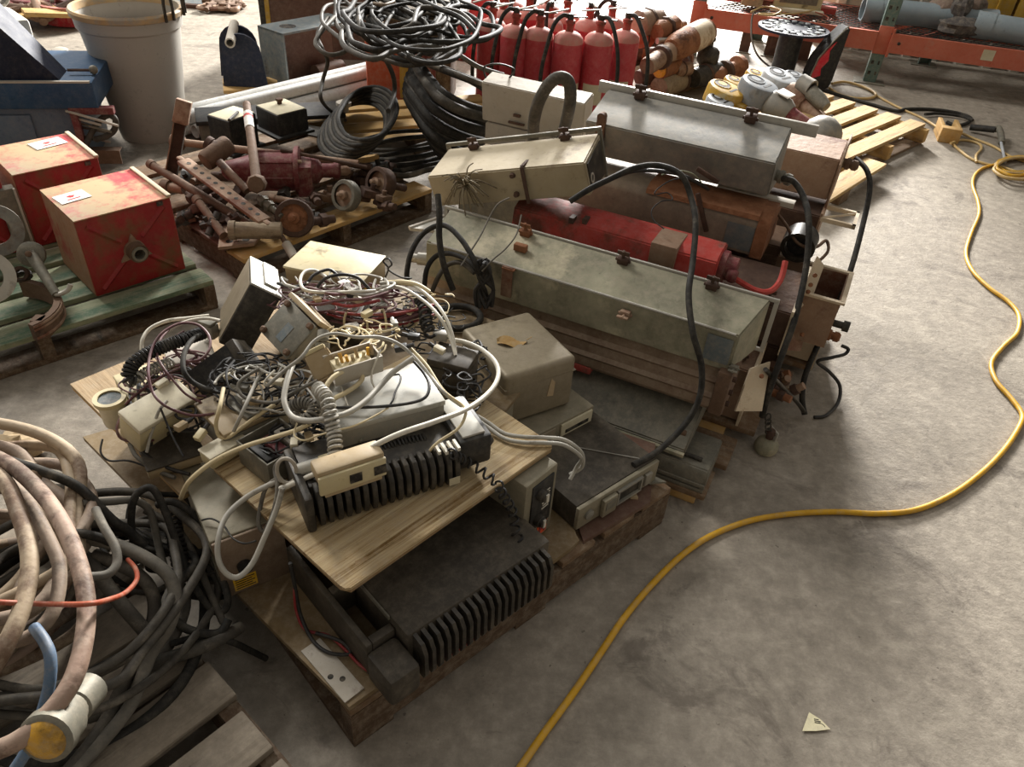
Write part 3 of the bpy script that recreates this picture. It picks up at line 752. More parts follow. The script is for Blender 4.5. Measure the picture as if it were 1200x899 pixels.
# --- tape deck unit on the right
M = frame(V((.18, 1.297, .156)), V((.213, .197, 0)))
t = thing('tape_deck', 'flat grey deck unit with dial and cassette slot at the right of the pallet', 'tape deck', M)
obj('case', MB().box(0, .29, 0, .27, 0, .078, bev=.003), 'black_dusty', t)
fp = obj('front_panel', MB().box(-.002, .292, -.012, 0, .003, .076, bev=.003), 'olive_case', t)
obj('dial', MB().lathe([(.014, 0), (.014, .006), (.008, .008)], (.035, -.012, .04), (0, -1, 0), 16), 'grey_case', t)
b = MB(); b.box(.075, .125, -.026, -.012, .008, .066, bev=.004); dr = obj('meter_block', b, 'olive_case', t)
b = MB(); b.box(.083, .117, -.0275, -.026, .03, .058); obj('meter_window', b, 'galv_dark', dr)
b = MB(); b.box(.132, .225, -.0205, -.012, .012, .018); b.box(.132, .225, -.0205, -.012, .056, .062); b.box(.132, .138, -.0205, -.012, .018, .056); b.box(.219, .225, -.0205, -.012, .018, .056); sl = obj('slot_frame', b, 'grey_case', t)
obj('slot_recess', MB().box(.138, .219, -.0135, -.012, .018, .056), 'black_metal', sl)
b = MB(); b.box(.235, .26, -.022, -.012, .02, .06, bev=.003); obj('key', b, 'grey_case', t)
obj('corner_tab', MB().slab([(.27, -.012), (.31, -.035), (.30, .0)], .0, .006), 'galv_dark', t)
obj('guide_wire', MB().tube([V((.06, .26, .08)), V((.25, .02, .082))], .0012, 4), 'galv_bright', t)

# --- unit with card slot below the tan case
M = frame(V((.034, 1.456, .156)), V((.196, .179, 0)))
t = thing('card_unit', 'grey-tan unit with a card slot below the tan metal case', 'card unit', M)
obj('case', MB().box(0, .265, 0, .25, 0, .124, bev=.004), 'olive_case', t)
b = obj('slot_plate', MB().box(.14, .255, -.006, 0, .03, .118, bev=.002), 'label_pale', t)
obj('slot', MB().box(.155, .24, -.0075, -.006, .085, .096), 'ink', b)
obj('maker_plate', MB().box(.165, .23, -.0068, -.006, .045, .058), 'grey_case', b)
obj('side_panel', MB().box(.02, .12, -.004, 0, .01, .118, bev=.002), 'tan_case', t)
# --- tan metal case
A_, B_ = at(593, 443, .445), at(680, 423, .445)
xd = V((math.cos(math.radians(33)), math.sin(math.radians(33)), 0))
t = thing('tan_metal_case', 'tan metal case with rounded corners and a dry leaf on its lid', 'case', frame(A_ - V((0, 0, .163)), xd))
obj('case', MB().box(0, .215, 0, .245, 0, .163, bev=.014, seg=3), 'tan_case', t)
obj('lid_seam', MB().box(-.0008, .2158, -.0008, .2458, .118, .1195, bev=.0), 'tan_case', t)
obj('peeled_patch', MB().slab([(.13, .06), (.15, .055), (.152, .10), (.14, .115), (.135, .09)], 0, .0015, M=Matrix.Translation((0, 0, 0)) @ rotx(90)), 'kraft', t)
c = at(600, 399, .452); rn = random.Random(5)
b = MB(); P_ = []
for i in range(9):
    u_ = i / 8; w_ = .020 * math.sin(PI * (u_ * .9 + .05)) + .002
    P_.append([V((-.04 + .08 * u_, -w_, .006 * math.sin(u_ * 7))), V((-.04 + .08 * u_, 0, .0015 + .003 * math.sin(u_ * 5))), V((-.04 + .08 * u_, w_, .010 * math.sin(u_ * 4 + 1)))])
for A2, B2 in zip(P_, P_[1:]):
    for k in (0, 1): b.poly(A2[k], B2[k], B2[k + 1], A2[k + 1])
bmesh.ops.remove_doubles(b.bm, verts=b.bm.verts, dist=1e-5); bmesh.ops.solidify(b.bm, geom=b.bm.faces, thickness=.0012)
t = thing('dry_leaf', 'curled brown dry leaf lying on the tan metal case', 'leaf', Matrix.Translation(c - V((0, 0, .004))) @ rotz(12)); obj('blade', b, 'leaf', t); obj('stalk', MB().tube([V((.04, 0, .004)), V((.055, .01, .006))], .0012, 5), 'leaf', t)

# --- brown lidded chest at the back
M = SM @ Matrix.Translation((-1.0, -.46, .156))
t = thing('brown_chest', 'brown hardboard-topped chest behind the tan metal case', 'chest', M)
obj('body', MB().box(.0, .50, 0, .34, 0, .215, bev=.003), 'olive_case', t); obj('lid', MB().box(-.01, .51, -.01, .35, .215, .23, bev=.003), 'board_brown', t)
cable('black_grommet_ring', 'black rubber ring lying on the brown chest', 'ring', 'rubber', .010, [at(537 + 26 * math.cos(a), 372 + 13 * math.sin(a), .40) for a in [i * PI / 7 - 2.6 for i in range(12)]], n=9)

# --- tan box at the back of the heap
M, L_ = pf((333, 311), (424, 330), .53, .07)
t = thing('tan_flat_box', 'cream-topped flat box at the back of the radio heap', 'box', M)
dd = (at(448, 306, .53) - at(424, 330, .53)).length
obj('shell', MB().box(0, L_, 0, dd + .03, 0, .062, bev=.003), 'tan_plastic', t); obj('lid', MB().box(-.003, L_ + .003, -.003, dd + .033, .062, .07, bev=.002), 'cream_plastic', t)
obj('orange_tape', MB().box(L_ - .0, L_ + .004, .01, .05, .01, .04), 'lens_amber', t)
t = thing('support_crate', 'brown box under the cream-topped flat box', 'box', M @ Matrix.Translation((.01, .0, -.304)))
obj('walls', MB().box(0, L_ - .02, .01, dd, 0, .303, bev=.004), 'kraft', t); obj('lid', MB().box(-.003, L_ - .017, .007, dd + .003, .26, .30, bev=.003), 'board_brown', t)

# --- silver-topped instrument case
M, L_ = pf((393, 503), (521, 469), .54, .139)
dd = (at(487, 425, .54) - at(521, 469, .54)).length
t = thing('instrument_case', 'grey instrument case with pale dusty lid under coiled cables', 'case', M)
obj('case', MB().box(0, L_, 0, dd, 0, .125, bev=.003), 'grey_case', t); obj('lid', MB().box(-.002, L_ + .002, -.002, dd + .002, .125, .139, bev=.003), 'silver_case', t)
for x in (.05, .15):
    b = MB(); screw(b, (x, -.001, .09), (0, -1, 0), .005); obj('screw', b, 'galv_dark', t)

# --- finned radio on the plywood
A_, B_ = at(372, 618, .40), at(572, 553, .40)
M = frame(A_, B_ - A_); L_ = (B_ - A_).length
t = thing('finned_radio', 'black radio with a long row of rounded fins lying on the plywood', 'radio', M)
obj('case', MB().box(.0, L_ - .03, .03, .16, .0, .085, bev=.004), 'black_metal', t)
n = 17
for i in range(n):
    x = .012 + (L_ - .09) * i / (n - 1)
    b = MB().prism([(-.004, .004), (-.012, .03), (-.008, .07), (.006, .09), (.034, .092), (.034, .004)], x - .0055, x + .0055)
    bmesh.ops.bevel(b.bm, geom=b.bm.edges[:], offset=.002, segments=1, affect='EDGES'); obj('heatsink_fin', b, 'black_metal', t)
obj('end_plate', MB().box(-.02, -.002, -.012, .15, .0, .095, bev=.006), 'black_metal', t)
cn = obj('connector_block', MB().box(L_ - .065, L_ + .012, .01, .16, .02, .10, bev=.008), 'black_plastic', t)
obj('pale_cover', MB().box(L_ - .055, L_ - .002, .02, .15, .100, .106, bev=.002), 'silver_case', cn)
b = MB()
for i in range(4): b.box(L_ - .075 - .014 * i, L_ - .069 - .014 * i, .0 + .006 * (i % 2), .03, .090, .099)
obj('clip', b, 'pale_cable', cn)
obj('paper_tag', MB().box(L_ - .10, L_ - .075, -.014, -.0125, .01, .03), 'label_pale', t)
M, L_ = pf((505, 490), (565, 512), .47, .06)
t = thing('slide_rail', 'thin grey metal rail behind the finned radio', 'rail', M)
obj('channel', MB().box(-.02, L_, 0, .012, .04, .058, bev=.002), 'grey_case', t); obj('end_ring', MB().pipe((L_ + .01, -.004, .045), (L_ + .01, .016, .045), .012, .007, 12), 'black_metal', t); obj('foot', MB().box(.0, .02, 0, .012, -.009, .04), 'grey_case', t)

# --- terminal box, grey, open
M, L_ = pf((313, 545), (352, 535), .47, .068)
t = thing('terminal_box', 'open grey terminal box with tiny sockets at the left of the plywood', 'terminal box', M @ rotz(24))
b = MB(); b.box(0, .11, 0, .004, 0, .066, bev=.001); b.box(0, .004, .004, .11, 0, .066, bev=.001); b.box(.106, .11, .004, .11, 0, .066, bev=.001); b.box(.004, .106, .106, .11, 0, .066, bev=.001); b.box(.004, .106, .004, .106, 0, .03)
obj('tray', b, 'galv_dark', t)
for i in range(3): obj('connector', MB().box(.012 + .033 * i, .036 + .033 * i, .02, .09, .03, .056, bev=.003), ('black_plastic', 'maroon', 'pale_steel')[i], t)
# cream bracket / hand-mic hanger in front of it
M, L_ = pf((372, 556), (452, 530), .565, .08)
t = thing('cream_bracket', 'cream plastic bracket with square cut-outs on the finned radio', 'bracket', M)
obj('body', MB().box(0, L_, .005, .05, .045, .075, bev=.006), 'tan_plastic', t)
b = MB(); b.box(.0, L_, -.002, .006, .02, .066, bev=.003); obj('side_wall', b, 'cream_plastic', t)
for x in (.06, .11): obj('cut_out', MB().box(x, x + .025, -.0035, -.001, .03, .052), 'ink', t)
obj('leg', MB().box(.01, L_ - .01, 0.0, .05, .012, .046), 'tan_plastic', t)
t = thing('microphone_plug', 'grey cylindrical plug with cream collar beside the cream bracket', 'plug', Matrix())
p, q = at(345, 553, .49), at(392, 538, .50)
obj('barrel', MB().lathe([(.012, 0), (.014, .01), (.014, .05), (.011, .055)], p, q - p, 14), 'silver_case', t); t.location = (0, 0, 0)
obj('collar', MB().lathe([(.015, .052), (.016, .055), (.016, .078), (.012, .08)], p, q - p, 14), 'cream_plastic', t)
# small chrome ring standing (mirror / trim ring)
c = at(336, 552, .50); 
tag(cable('trim_ring', 'thin pale oval ring standing by the grey terminal box', 'ring', 'pale_steel', .004, [c + V((.018 * math.cos(a), .004 * math.cos(a), .034 * math.sin(a))) for a in [i * PI / 6 for i in range(12)]], closed=True))

# --- tilted black speaker-like case on top of the heap
Dp, Ep, Ap, Cp = at(295, 331, .61), at(256, 402, .467), at(293, 301, .556), at(330, 348, .566)
M, lx, ly = fr3(Dp, Ep, Ap); lz = (M.inverted() @ Cp).z; z0_, z1_ = min(0, lz), max(0, lz)
t = thing('tilted_black_case', 'black metal case tilted on end at the top of the radio heap', 'case', M)
obj('case', MB().box(.006, lx, 0, ly, z0_, z1_, bev=.003), 'black_metal', t)
obj('end_plate', MB().box(0, .006, -.001, ly + .001, z0_ - .001, z1_ + .001, bev=.002), 'silver_case', t)
obj('raised_plate', MB().box(-.007, 0, ly * .14, ly * .92, z0_ + abs(lz) * (.14 if lz < 0 else .42), z0_ + abs(lz) * (.58 if lz < 0 else .86), bev=.002), 'silver_case', t)
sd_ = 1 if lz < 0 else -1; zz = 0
obj('side_skin', MB().box(.008, lx - .004, .004, ly - .004, min(0, .002 * sd_), max(0, .002 * sd_), bev=.0005), 'tan_case', t)  # tan skin paints the light on the left face of the black case
# second black body below it
Dp, Ep, Cp = at(272, 398, .545), at(220, 436, .47), at(300, 420, .52)
M, lx, ly = fr3(Dp, Ep, Cp)
t = thing('black_wedge_case', 'black wedge-shaped plastic case under the tilted case', 'case', M)
obj('case', MB().prism([(0, 0), (ly, 0), (ly * .9, -.08), (.01, -.07)], 0, lx), 'black_plastic', t); obj('cheek', MB().box(-.002, .02, -.002, ly + .002, -.06, .002, bev=.002), 'black_dusty', t)

# --- square meter box with bolts
Dp, Ep, Cp = at(305, 387, .56), at(336, 420, .54), at(340, 353, .62)
M, lx, ly = fr3(Dp, Ep, Cp)
t = thing('meter_box', 'square grey meter box with corner bolts and display window', 'meter', M)
obj('case', MB().box(0, lx, 0, ly, -.05, -.006, bev=.004), 'grey_case', t)
fp = obj('face', MB().box(-.002, lx + .002, -.002, ly + .002, -.006, 0, bev=.002), 'galv_dark', t)
wd = obj('display_window', MB().box(lx * .42, lx * .62, ly * .16, ly * .62, 0, .0012), 'bluish_steel', fp)
for x, y in ((.08, .08), (.92, .1), (.1, .92), (.92, .92)):
    obj('bolt', MB().lathe([(.008, 0), (.008, .008), (.005, .011)], (lx * x, ly * y, 0), (0, 0, 1), 10), 'rust_brown', t)
obj('back_plate', MB().box(-.006, lx + .006, ly + .006, ly + .018, -.08, .004, bev=.002), 'tan_plastic', t)

# --- tan cup-like handset and other small pieces
Dp, Ep, Cp = at(356, 418, .60), at(372, 448, .555), at(384, 410, .61)
M, lx, ly = fr3(Dp, Ep, Cp)
t = thing('tan_handset_cup', 'tan square cup-shaped handset end on the instrument case', 'handset', M)
b = MB(); b.loft([[V((0, 0, 0)), V((0, ly, 0)), V((0, ly, -.05)), V((0, 0, -.05))], [V((lx, -.004, .004)), V((lx, ly + .006, .004)), V((lx, ly + .006, -.055)), V((lx, -.004, -.055))]])
bmesh.ops.bevel(b.bm, geom=b.bm.edges[:], offset=.004, segments=2, affect='EDGES'); obj('shell', b, 'tan_plastic', t)
obj('cap', MB().box(-.008, .002, .002, ly - .002, -.048, -.002, bev=.003), 'cream_plastic', t)
M, L_ = pf((392, 436), (441, 424), .60, .04)
t = thing('metal_tray_unit', 'long pale metal tray on the back of the instrument case', 'tray', M @ rotz(6))
b = MB(); b.box(0, L_ + .02, 0, .004, 0, .042, bev=.001); b.box(0, L_ + .02, .06, .064, 0, .042, bev=.001); b.box(0, L_ + .02, .004, .06, 0, .004); b.box(L_ + .016, L_ + .02, .004, .06, 0, .042); obj('tray', b, 'pale_steel', t)
obj('board', MB().box(.01, L_, .012, .052, .006, .034, bev=.002), 'cream_plastic', t)
rn = random.Random(11)
for i in range(8): obj('component', MB().cyl((.02 + i * .012, .03, .03), (.02 + i * .012 + rn.uniform(-.006, .006), .03 + rn.uniform(-.02, .02), .05), .004, n=7), rn.choice(['tan_plastic', 'lens_amber', 'black_plastic', 'cream_plastic']), t)
p, q = at(378, 402, .60), at(377, 416, .585)
t = thing('grey_tube_fitting', 'short grey tube fitting above the tan handset', 'fitting', Matrix())
obj('sleeve', MB().pipe(p, p + (q - p).normalized() * .045 + V((0, 0, -.02)), .016, .012, 14), 'galv_dark', t); obj('rear_cap', MB().lathe([(.013, 0), (.013, .02)], p - (q - p) * .3, p - q, 12), 'grey_case', t)

def gad(name, label, cat, a, b_, z, dp, h, m, rz=0, tl=0, lid=None, extra=None):
    M, L_ = pf(a, b_, z, h)
    t = thing(name, label, cat, M @ rotz(rz) @ rotx(tl))
    obj('body', MB().box(0, L_, 0, dp, 0, h * .8, bev=min(.006, h * .15)), m, t)
    obj('cover', MB().box(-.001, L_ + .001, -.001, dp + .001, h * .82, h, bev=min(.004, h * .08)), lid or m, t)
    if extra: extra(t, L_)
    return t, L_
def ports(n, m='ink'):
    def f(t, L_):
        for i in range(n): obj('port', MB().box(L_ * (.15 + .7 * i / max(1, n - 1)) - .007, L_ * (.15 + .7 * i / max(1, n - 1)) + .007, -.003, 0, .008, .02), m, t)
    return f
gad('cream_relay_box', 'cream relay box at the far left of the heap, black coil cord over it', 'relay box', (132, 440), (158, 478), .43, .09, .05, 'cream_plastic', extra=ports(2))
gad('beige_control_head', 'long beige control head at the left front of the heap', 'control head', (154, 498), (222, 458), .47, .07, .085, 'cream_plastic', 0, 18, 'pale_plastic', ports(3))
gad('cream_handset', 'yellowed handset lying at the left corner of the plywood', 'handset', (246, 538), (290, 513), .44, .045, .035, 'cream_plastic', lid='pale_plastic')
gad('grey_relay', 'dark grey relay block in the middle of the heap', 'relay', (263, 470), (290, 490), .47, .05, .09, 'black_dusty', lid='galv_dark')
gad('ribbed_grey_unit', 'ribbed pale grey unit left of the tilted case', 'unit', (197, 428), (252, 416), .43, .10, .05, 'pale_steel', extra=ports(4))
gad('small_grey_cube', 'small dark grey plug box standing left of the tilted case', 'plug box', (229, 375), (246, 381), .49, .03, .05, 'grey_case', lid='galv_dark')
gad('radio_chassis', 'open radio chassis full of parts under the meter box', 'chassis', (262, 510), (350, 470), .46, .14, .07, 'grey_case', lid='tan_plastic', extra=ports(5))
gad('cream_tray', 'cream tray with dark slots at the left front under cables', 'tray', (172, 552), (240, 530), .37, .10, .03, 'tan_plastic', lid='black_dusty')
gad('dark_power_unit', 'dark power unit behind the instrument case', 'power unit', (500, 420), (548, 432), .50, .08, .12, 'black_dusty', extra=ports(3))
gad('dark_coil_unit', 'dark transformer box behind the tilted case', 'transformer', (335, 362), (420, 372), .48, .12, .10, 'black_dusty')
gad('silver_circuit_plate', 'bright square circuit plate on the back of the heap', 'circuit plate', (433, 358), (452, 362), .56, .05, .012, 'black_plastic', 20, 0, 'chrome')
gad('white_tag_card', 'white printed card among the wires at the back', 'card', (396, 330), (416, 344), .575, .025, .006, 'white_paper', lid='white_paper')
gad('white_plug', 'small white plug cap in the maroon wire bundle', 'plug', (407, 385), (421, 382), .555, .02, .012, 'white_paint')
# round gauge
p = at(128, 466, .44)
t = thing('round_gauge', 'round cream gauge with glass face at the left edge of the heap', 'gauge', p - V((0, 0, .075)))
obj('can', MB().lathe([(.026, 0), (.028, .01), (.03, .06), (.034, .062), (.034, .068)], n=22), 'pale_plastic', t)
obj('bezel', MB().pipe((0, 0, .066), (0, 0, .076), .036, .026, 24), 'cream_plastic', t)
obj('glass', MB().lathe([(.026, .067), (.026, .072)], n=22), 'glass_dark', t)
# ------------------------------------------------------------------ cables on the radio heap
def coilcord(name, label, m, path, r, wire, turns, group=None, n=5):
    P = pts(path); o = obj(name, MB().tube(coilpath(P, r, turns), wire, n), m, None, sharp=1.2, origin=P[0])
    return tag(o, label, 'coiled cord', group)
cable('cream_power_cable', 'thick cream cable curving over the left corner of the plywood', 'cable', 'cream_cable', .0052, '212,584,.34 222,564,.42 250,541,.455 285,524,.48 320,513,.50 345,505,.52 364,496,.53', 9)
cable('thick_grey_cable', 'thick dusty grey cable looped across the lid of the instrument case', 'cable', 'grey_cable', .0062, '485,419,.60 461,436,.575 443,455,.565 427,471,.57 407,484,.575 380,491,.58 358,493,.57 341,487,.56 333,470,.57 336,448,.58 343,428,.58', 9)
cable('white_power_lead', 'long white lead sweeping from the pale ring to the grey plug by the tan case', 'cable', 'pale_cable', .0058, '328,573,.46 341,568,.47 375,553,.505 409,538,.535 462,511,.57 510,494,.57 548,479,.55 574,459,.53 584,440,.52 580,424,.515 565,410,.51 545,401,.51 526,398,.51', 9)
t = thing('grey_plug', 'square grey plug at the end of the white lead beside the tan case', 'plug', at(516, 398, .50)); obj('body', MB().box(-.018, .018, -.012, .012, 0, .024, bev=.004), 'grey_cable', t); obj('collar', MB().cyl((.016, 0, .012), (.026, 0, .012), .008, n=10), 'pale_cable', t)
cable('hanging_grey_loop', 'grey cable loop hanging off the left edge of the plywood', 'cable', 'grey_cable', .0058, '330,562,.47 318,567,.455 290,582,.425 266,604,.41 256,630,.40 256,656,.37 266,673,.345 280,676,.335 296,660,.35 310,630,.39 324,597,.43 331,572,.47', 9)
cable('hanging_dark_loop', 'darker narrow cable loop inside the grey loop at the plywood edge', 'cable', 'rubber_grey', .0045, '326,560,.47 313,570,.445 306,590,.41 303,614,.38 310,622,.37 320,600,.42 325,572,.46 322,550,.48 328,540,.5', 8)
cable('thin_brown_wire', 'thin brown wire drooping under the hanging grey loop', 'wire', 'black_wire', .002, '236,610,.345 248,608,.35 262,616,.35 272,630,.355 286,637,.36 300,634,.37', 6)
for i, (dz, dx, lb) in enumerate(((0, 0, 'grey cable curving off the right corner of the plywood, upper of two'), (-.004, 6, 'grey cable curving off the right corner of the plywood, lower of two'))):
    cable('grey_side_cable', lb, 'cable', 'grey_cable', .005, f'555,{485+dx*.6},.425 573,{496+dx},.415 591,{508+dx},.41 613,{512+dx*1.1},.41 639,{513+dx},.41 662,{516+dx},.40 681,{530+dx},.36 {682-dx},547,.30 668,{556+dx},.27', 8)
coilcord('stretched_coiled_cable', 'stretched black coiled cord running over the plywood edge to the control unit', 'black_wire', '528,531,.50 545,540,.45 562,550,.43 582,566,.415 588,578,.385 600,598,.33 604,620,.29 611,640,.26', .010, .0028, 15)
coilcord('grey_coiled_cable', 'tight grey coiled cord standing across the front of the instrument case', 'grey_cable', '372,455,.59 382,466,.60 386,482,.59 391,505,.56 393,528,.54 392,548,.52', .013, .0035, 19)
coilcord('black_coiled_cable', 'thick black coiled cord arching over the cream relay box', 'black_wire', '158,447,.49 150,443,.50 155,428,.52 172,415,.53 195,405,.53 218,397,.53 238,390,.52', .013, .0038, 30)
coilcord('dusty_coiled_cable', 'dusty coiled cord doubled under the thick black coil', 'grey_cable', '150,449,.48 165,440,.50 182,431,.50 202,424,.49', .010, .003, 14)
coilcord('dark_coiled_lead', 'dark coiled cord in the tangle behind the dark power unit', 'black_wire', '492,352,.54 498,366,.55 500,380,.54 505,392,.53', .014, .004, 8)
coilcord('black_spiral_tube', 'black spiral cord lying behind the finned radio', 'black_wire', '440,528,.48 470,520,.48 500,514,.48', .010, .003, 14)
coilcord('knotted_coiled_cable', 'knotted dark coiled cord left of the instrument case', 'rubber_grey', '340,478,.53 355,472,.55 368,478,.55 362,490,.54 346,492,.52 352,480,.53', .011, .0032, 22)
cable('maroon_ring_wire', 'maroon wire making large loops over the left of the heap', 'wire', 'maroon_wire', .0032, '251,485,.46 227,487,.47 205,481,.48 190,473,.50 179,460,.51 174,440,.53 175,420,.54 181,402,.55 193,388,.56 212,379,.56 232,381,.55 245,394,.54 245,410,.53 233,422,.52 216,422,.51 205,410,.52 206,396,.53 216,388,.54', 8)
cable('pink_loop_wire', 'pinkish wire running inside the maroon loops', 'wire', 'maroon_wire', .0028, '200,384,.54 188,398,.54 184,415,.53 192,432,.52 204,447,.50 218,462,.48 236,472,.46', 7)
cable('red_branch_wire', 'red-brown wire from the round gauge up into the maroon loops', 'wire', 'maroon_wire', .003, '147,474,.44 160,462,.46 178,449,.48 196,438,.50 214,430,.50', 7)
cable('red_edge_wire', 'red wire drooping at the left front edge of the heap', 'wire', 'maroon_wire', .003, '143,485,.44 137,502,.42 142,514,.40 160,518,.40 180,516,.41', 7)
for i, (p, lb) in enumerate((('345,352,.60 370,357,.60 400,352,.60 430,350,.60 455,343,.60', 'maroon wire along the back of the heap, upper'), ('338,344,.60 360,337,.61 390,345,.61 420,343,.60 452,345,.59', 'maroon wire along the back of the heap, crossing over'), ('352,358,.59 380,353,.60 410,359,.59 445,352,.59', 'red wire along the back of the heap, lowest'))):
    cable('back_wire', lb, 'wire', ('maroon_wire', 'maroon_wire', 'red_wire')[i], .004, p, 8)
cable('grey_back_loop', 'grey cable loop in front of the cream-topped flat box', 'cable', 'grey_cable', .0042, '330,332,.59 345,337,.60 368,342,.61 400,342,.61 430,346,.60 455,338,.59 462,332,.58 445,332,.58', 8)
cable('white_back_loop', 'white cable hook in front of the cream-topped flat box', 'cable', 'pale_cable', .0042, '440,341,.60 415,342,.61 385,343,.61 358,340,.62 352,328,.62 358,318,.62 372,318,.61 388,330,.60', 8)
cable('dark_back_loop', 'dark arch of cable over the wires at the back of the heap', 'cable', 'black_wire', .0042, '372,336,.60 382,326,.63 400,322,.64 418,325,.63 430,336,.61 438,345,.59', 8)
cable('black_back_loop', 'black cable ring left of the cream-topped flat box', 'cable', 'black_wire', .004, '325,332,.59 340,336,.59 358,333,.60 368,322,.61 385,316,.61 395,322,.60', 8)
for i, (dx, dy, lb) in enumerate(((0, 0, 'white cable draped behind the dark power unit, outer of two'), (-9, 5, 'white cable draped behind the dark power unit, inner of two'))):
    cable('white_draped_cable', lb, 'cable', 'pale_cable', .0042, f'{446+dx},{331+dy},.57 {478+dx},{332+dy},.58 {503+dx*.7},{348+dy},.57 {520+dx*.6},{368+dy*.6},.56 {530+dx*.4},{392},.53 534,{414-dx*.3},.50', 8)
cable('thick_cream_cable', 'short thick cream cable right of the cream-topped flat box', 'cable', 'cream_cable', .0075, '447,333,.565 468,331,.58 488,334,.58 503,343,.565', 8)
cable('bare_wire_curl', 'small black wire curl standing at the back right of the heap', 'wire', 'black_wire', .0024, '449,330,.56 455,315,.60 449,306,.62 455,303,.63 459,310,.62 455,316,.60 470,325,.58 482,326,.56', 7)
cable('grey_top_cable', 'grey cable lying over the long pale tray', 'cable', 'grey_cable', .004, '313,452,.55 335,433,.58 353,419,.62 366,402,.635 378,394,.64 395,391,.64 418,395,.64 443,395,.63 463,401,.62 480,413,.60 500,435,.58 520,460,.57 541,476,.53', 8)
cable('white_fork_wire', 'thin white wire dropping from the tray onto the instrument case', 'wire', 'pale_cable', .0022, '446,410,.61 441,422,.60 436,435,.575 436,448,.56 442,458,.55', 7)
cable('thin_white_tail', 'thin white wire tail ending in a tag over the finned radio', 'wire', 'cream_cable', .0032, '478,405,.60 500,428,.585 520,458,.57 543,476,.55 545,488,.545 536,503,.53 515,517,.51 504,528,.49 502,537,.46', 8)
cable('black_case_wire', 'black wire bowed across the right of the instrument case lid', 'wire', 'black_wire', .0035, '484,423,.57 497,438,.56 503,452,.56 498,466,.555 478,473,.555 440,477,.555 392,478,.555', 8)
cable('torn_black_wire', 'torn thin black wire on the middle of the instrument case lid', 'wire', 'black_wire', .0022, '456,441,.555 468,439,.555 469,447,.555 463,460,.555 460,470,.555 452,480,.55', 6)
cable('yellow_thin_wire', 'thin yellow wire curling in front of the instrument case', 'wire', 'cream_cable', .002, '348,496,.54 345,510,.53 356,516,.53 374,510,.54 392,505,.55 415,499,.555 440,487,.555 455,478,.55', 8)
cable('white_cross_wire', 'straight white wire on the left of the instrument case lid', 'wire', 'pale_cable', .0018, '396,443,.553 402,460,.553 408,476,.553', 4)
cable('cream_arch_cable', 'cream cable arching up from the tight grey coil', 'cable', 'cream_cable', .0055, '379,464,.58 384,450,.59 396,438,.595 410,434,.58 422,437,.57 424,445,.56 412,456,.555 390,468,.56', 8)
cable('grey_ring_cable', 'grey cable ring below the meter box', 'cable', 'rubber_grey', .0038, '312,428,.55 295,437,.55 282,446,.55 279,456,.54 287,466,.53 305,471,.53 324,471,.54 340,462,.55 360,452,.56 372,446,.57', 8)
cable('small_white_hairpin', 'thin pale hairpin of wire below the meter box', 'wire', 'pale_cable', .0024, '345,426,.58 326,442,.56 312,452,.55 311,446,.56 322,434,.57', 7)
cable('grey_straight_lead', 'straight grey lead slanting down in front of the grey relay', 'cable', 'grey_cable', .0042, '308,432,.54 298,452,.54 290,470,.54 281,490,.52 274,505,.48', 7)
cable('cream_bent_lead', 'cream lead bent in a hook at the left of the plywood', 'cable', 'cream_cable', .0045, '262,455,.53 257,480,.52 253,498,.48 257,511,.45 268,512,.45 285,500,.47 304,486,.50 322,474,.52', 8)
cable('black_thick_loop', 'black thick cable loop between the wedge case and the relay box', 'cable', 'rubber', .006, '234,392,.53 222,402,.54 215,418,.54 216,436,.53 226,448,.51 245,457,.50 265,459,.49', 8)
cable('black_second_lead', 'black lead running right from the thick black loop', 'cable', 'black_wire', .004, '222,446,.51 240,454,.50 262,455,.49 285,452,.50', 7)
cable('grey_outer_arc', 'pale grey arc of cable left of the maroon loops', 'cable', 'pale_cable', .0045, '166,413,.46 167,398,.48 176,385,.49 196,376,.50 220,373,.51 245,370,.51', 8)
cable('pale_upper_lead', 'pale lead crossing left of the tilted case', 'cable', 'pale_cable', .004, '190,392,.53 215,378,.55 240,373,.55 258,376,.55', 7)
cable('grey_front_lead', 'grey lead draped down the left front corner of the heap', 'cable', 'grey_cable', .0035, '196,470,.49 186,482,.48 180,500,.45 176,512,.43 172,530,.40', 7)
cable('black_thin_branch', 'thin black wire crossing the beige control head', 'wire', 'black_wire', .0024, '188,478,.49 195,495,.46 204,515,.44 215,535,.42', 6)
for i, p in enumerate(('120,515,.35 118,530,.34 128,540,.33 150,540,.33 175,548,.33', '152,520,.37 160,535,.36 180,550,.35 205,560,.35', '156,512,.38 170,532,.37 196,548,.36 222,556,.36')):
    cable('edge_cable', ('thin dark wire loop on the lower left board edge', 'dark cable along the lower left edge of the heap, outer', 'dark cable along the lower left edge of the heap, inner')[i], 'cable', ('black_wire', 'rubber_grey', 'black_wire')[i], (.0024, .005, .0045)[i], p, 7)
# tied maroon bundle at the back right
P = pts('388,371,.535 420,376,.54 450,374,.54 480,368,.54 505,362,.53')
t = thing('wire_bundle', 'maroon wire bundle tied with pale bands behind the pale tray', 'wire bundle', Matrix())
rn = random.Random(21)
for i in range(12):
    o = V((rn.uniform(-.012, .012), rn.uniform(-.014, .014), rn.uniform(-.018, .02)))
    obj('strand', MB().tube(catmull([p + o + V((rn.uniform(-.004, .004), rn.uniform(-.004, .004), rn.uniform(-.004, .004))) for p in P], 5), .0036, 5), rn.choice(['maroon_wire', 'maroon_wire', 'red_wire', 'black_wire']), t, sharp=1.2)
C_ = catmull(P, 6)
for k in (4, 8, 12): obj('tie_band', MB().tube(MB().ring(C_[k], C_[k + 1] - C_[k - 1], .024, 14), .003, 5, True), 'cream_cable', t, sharp=1.2)

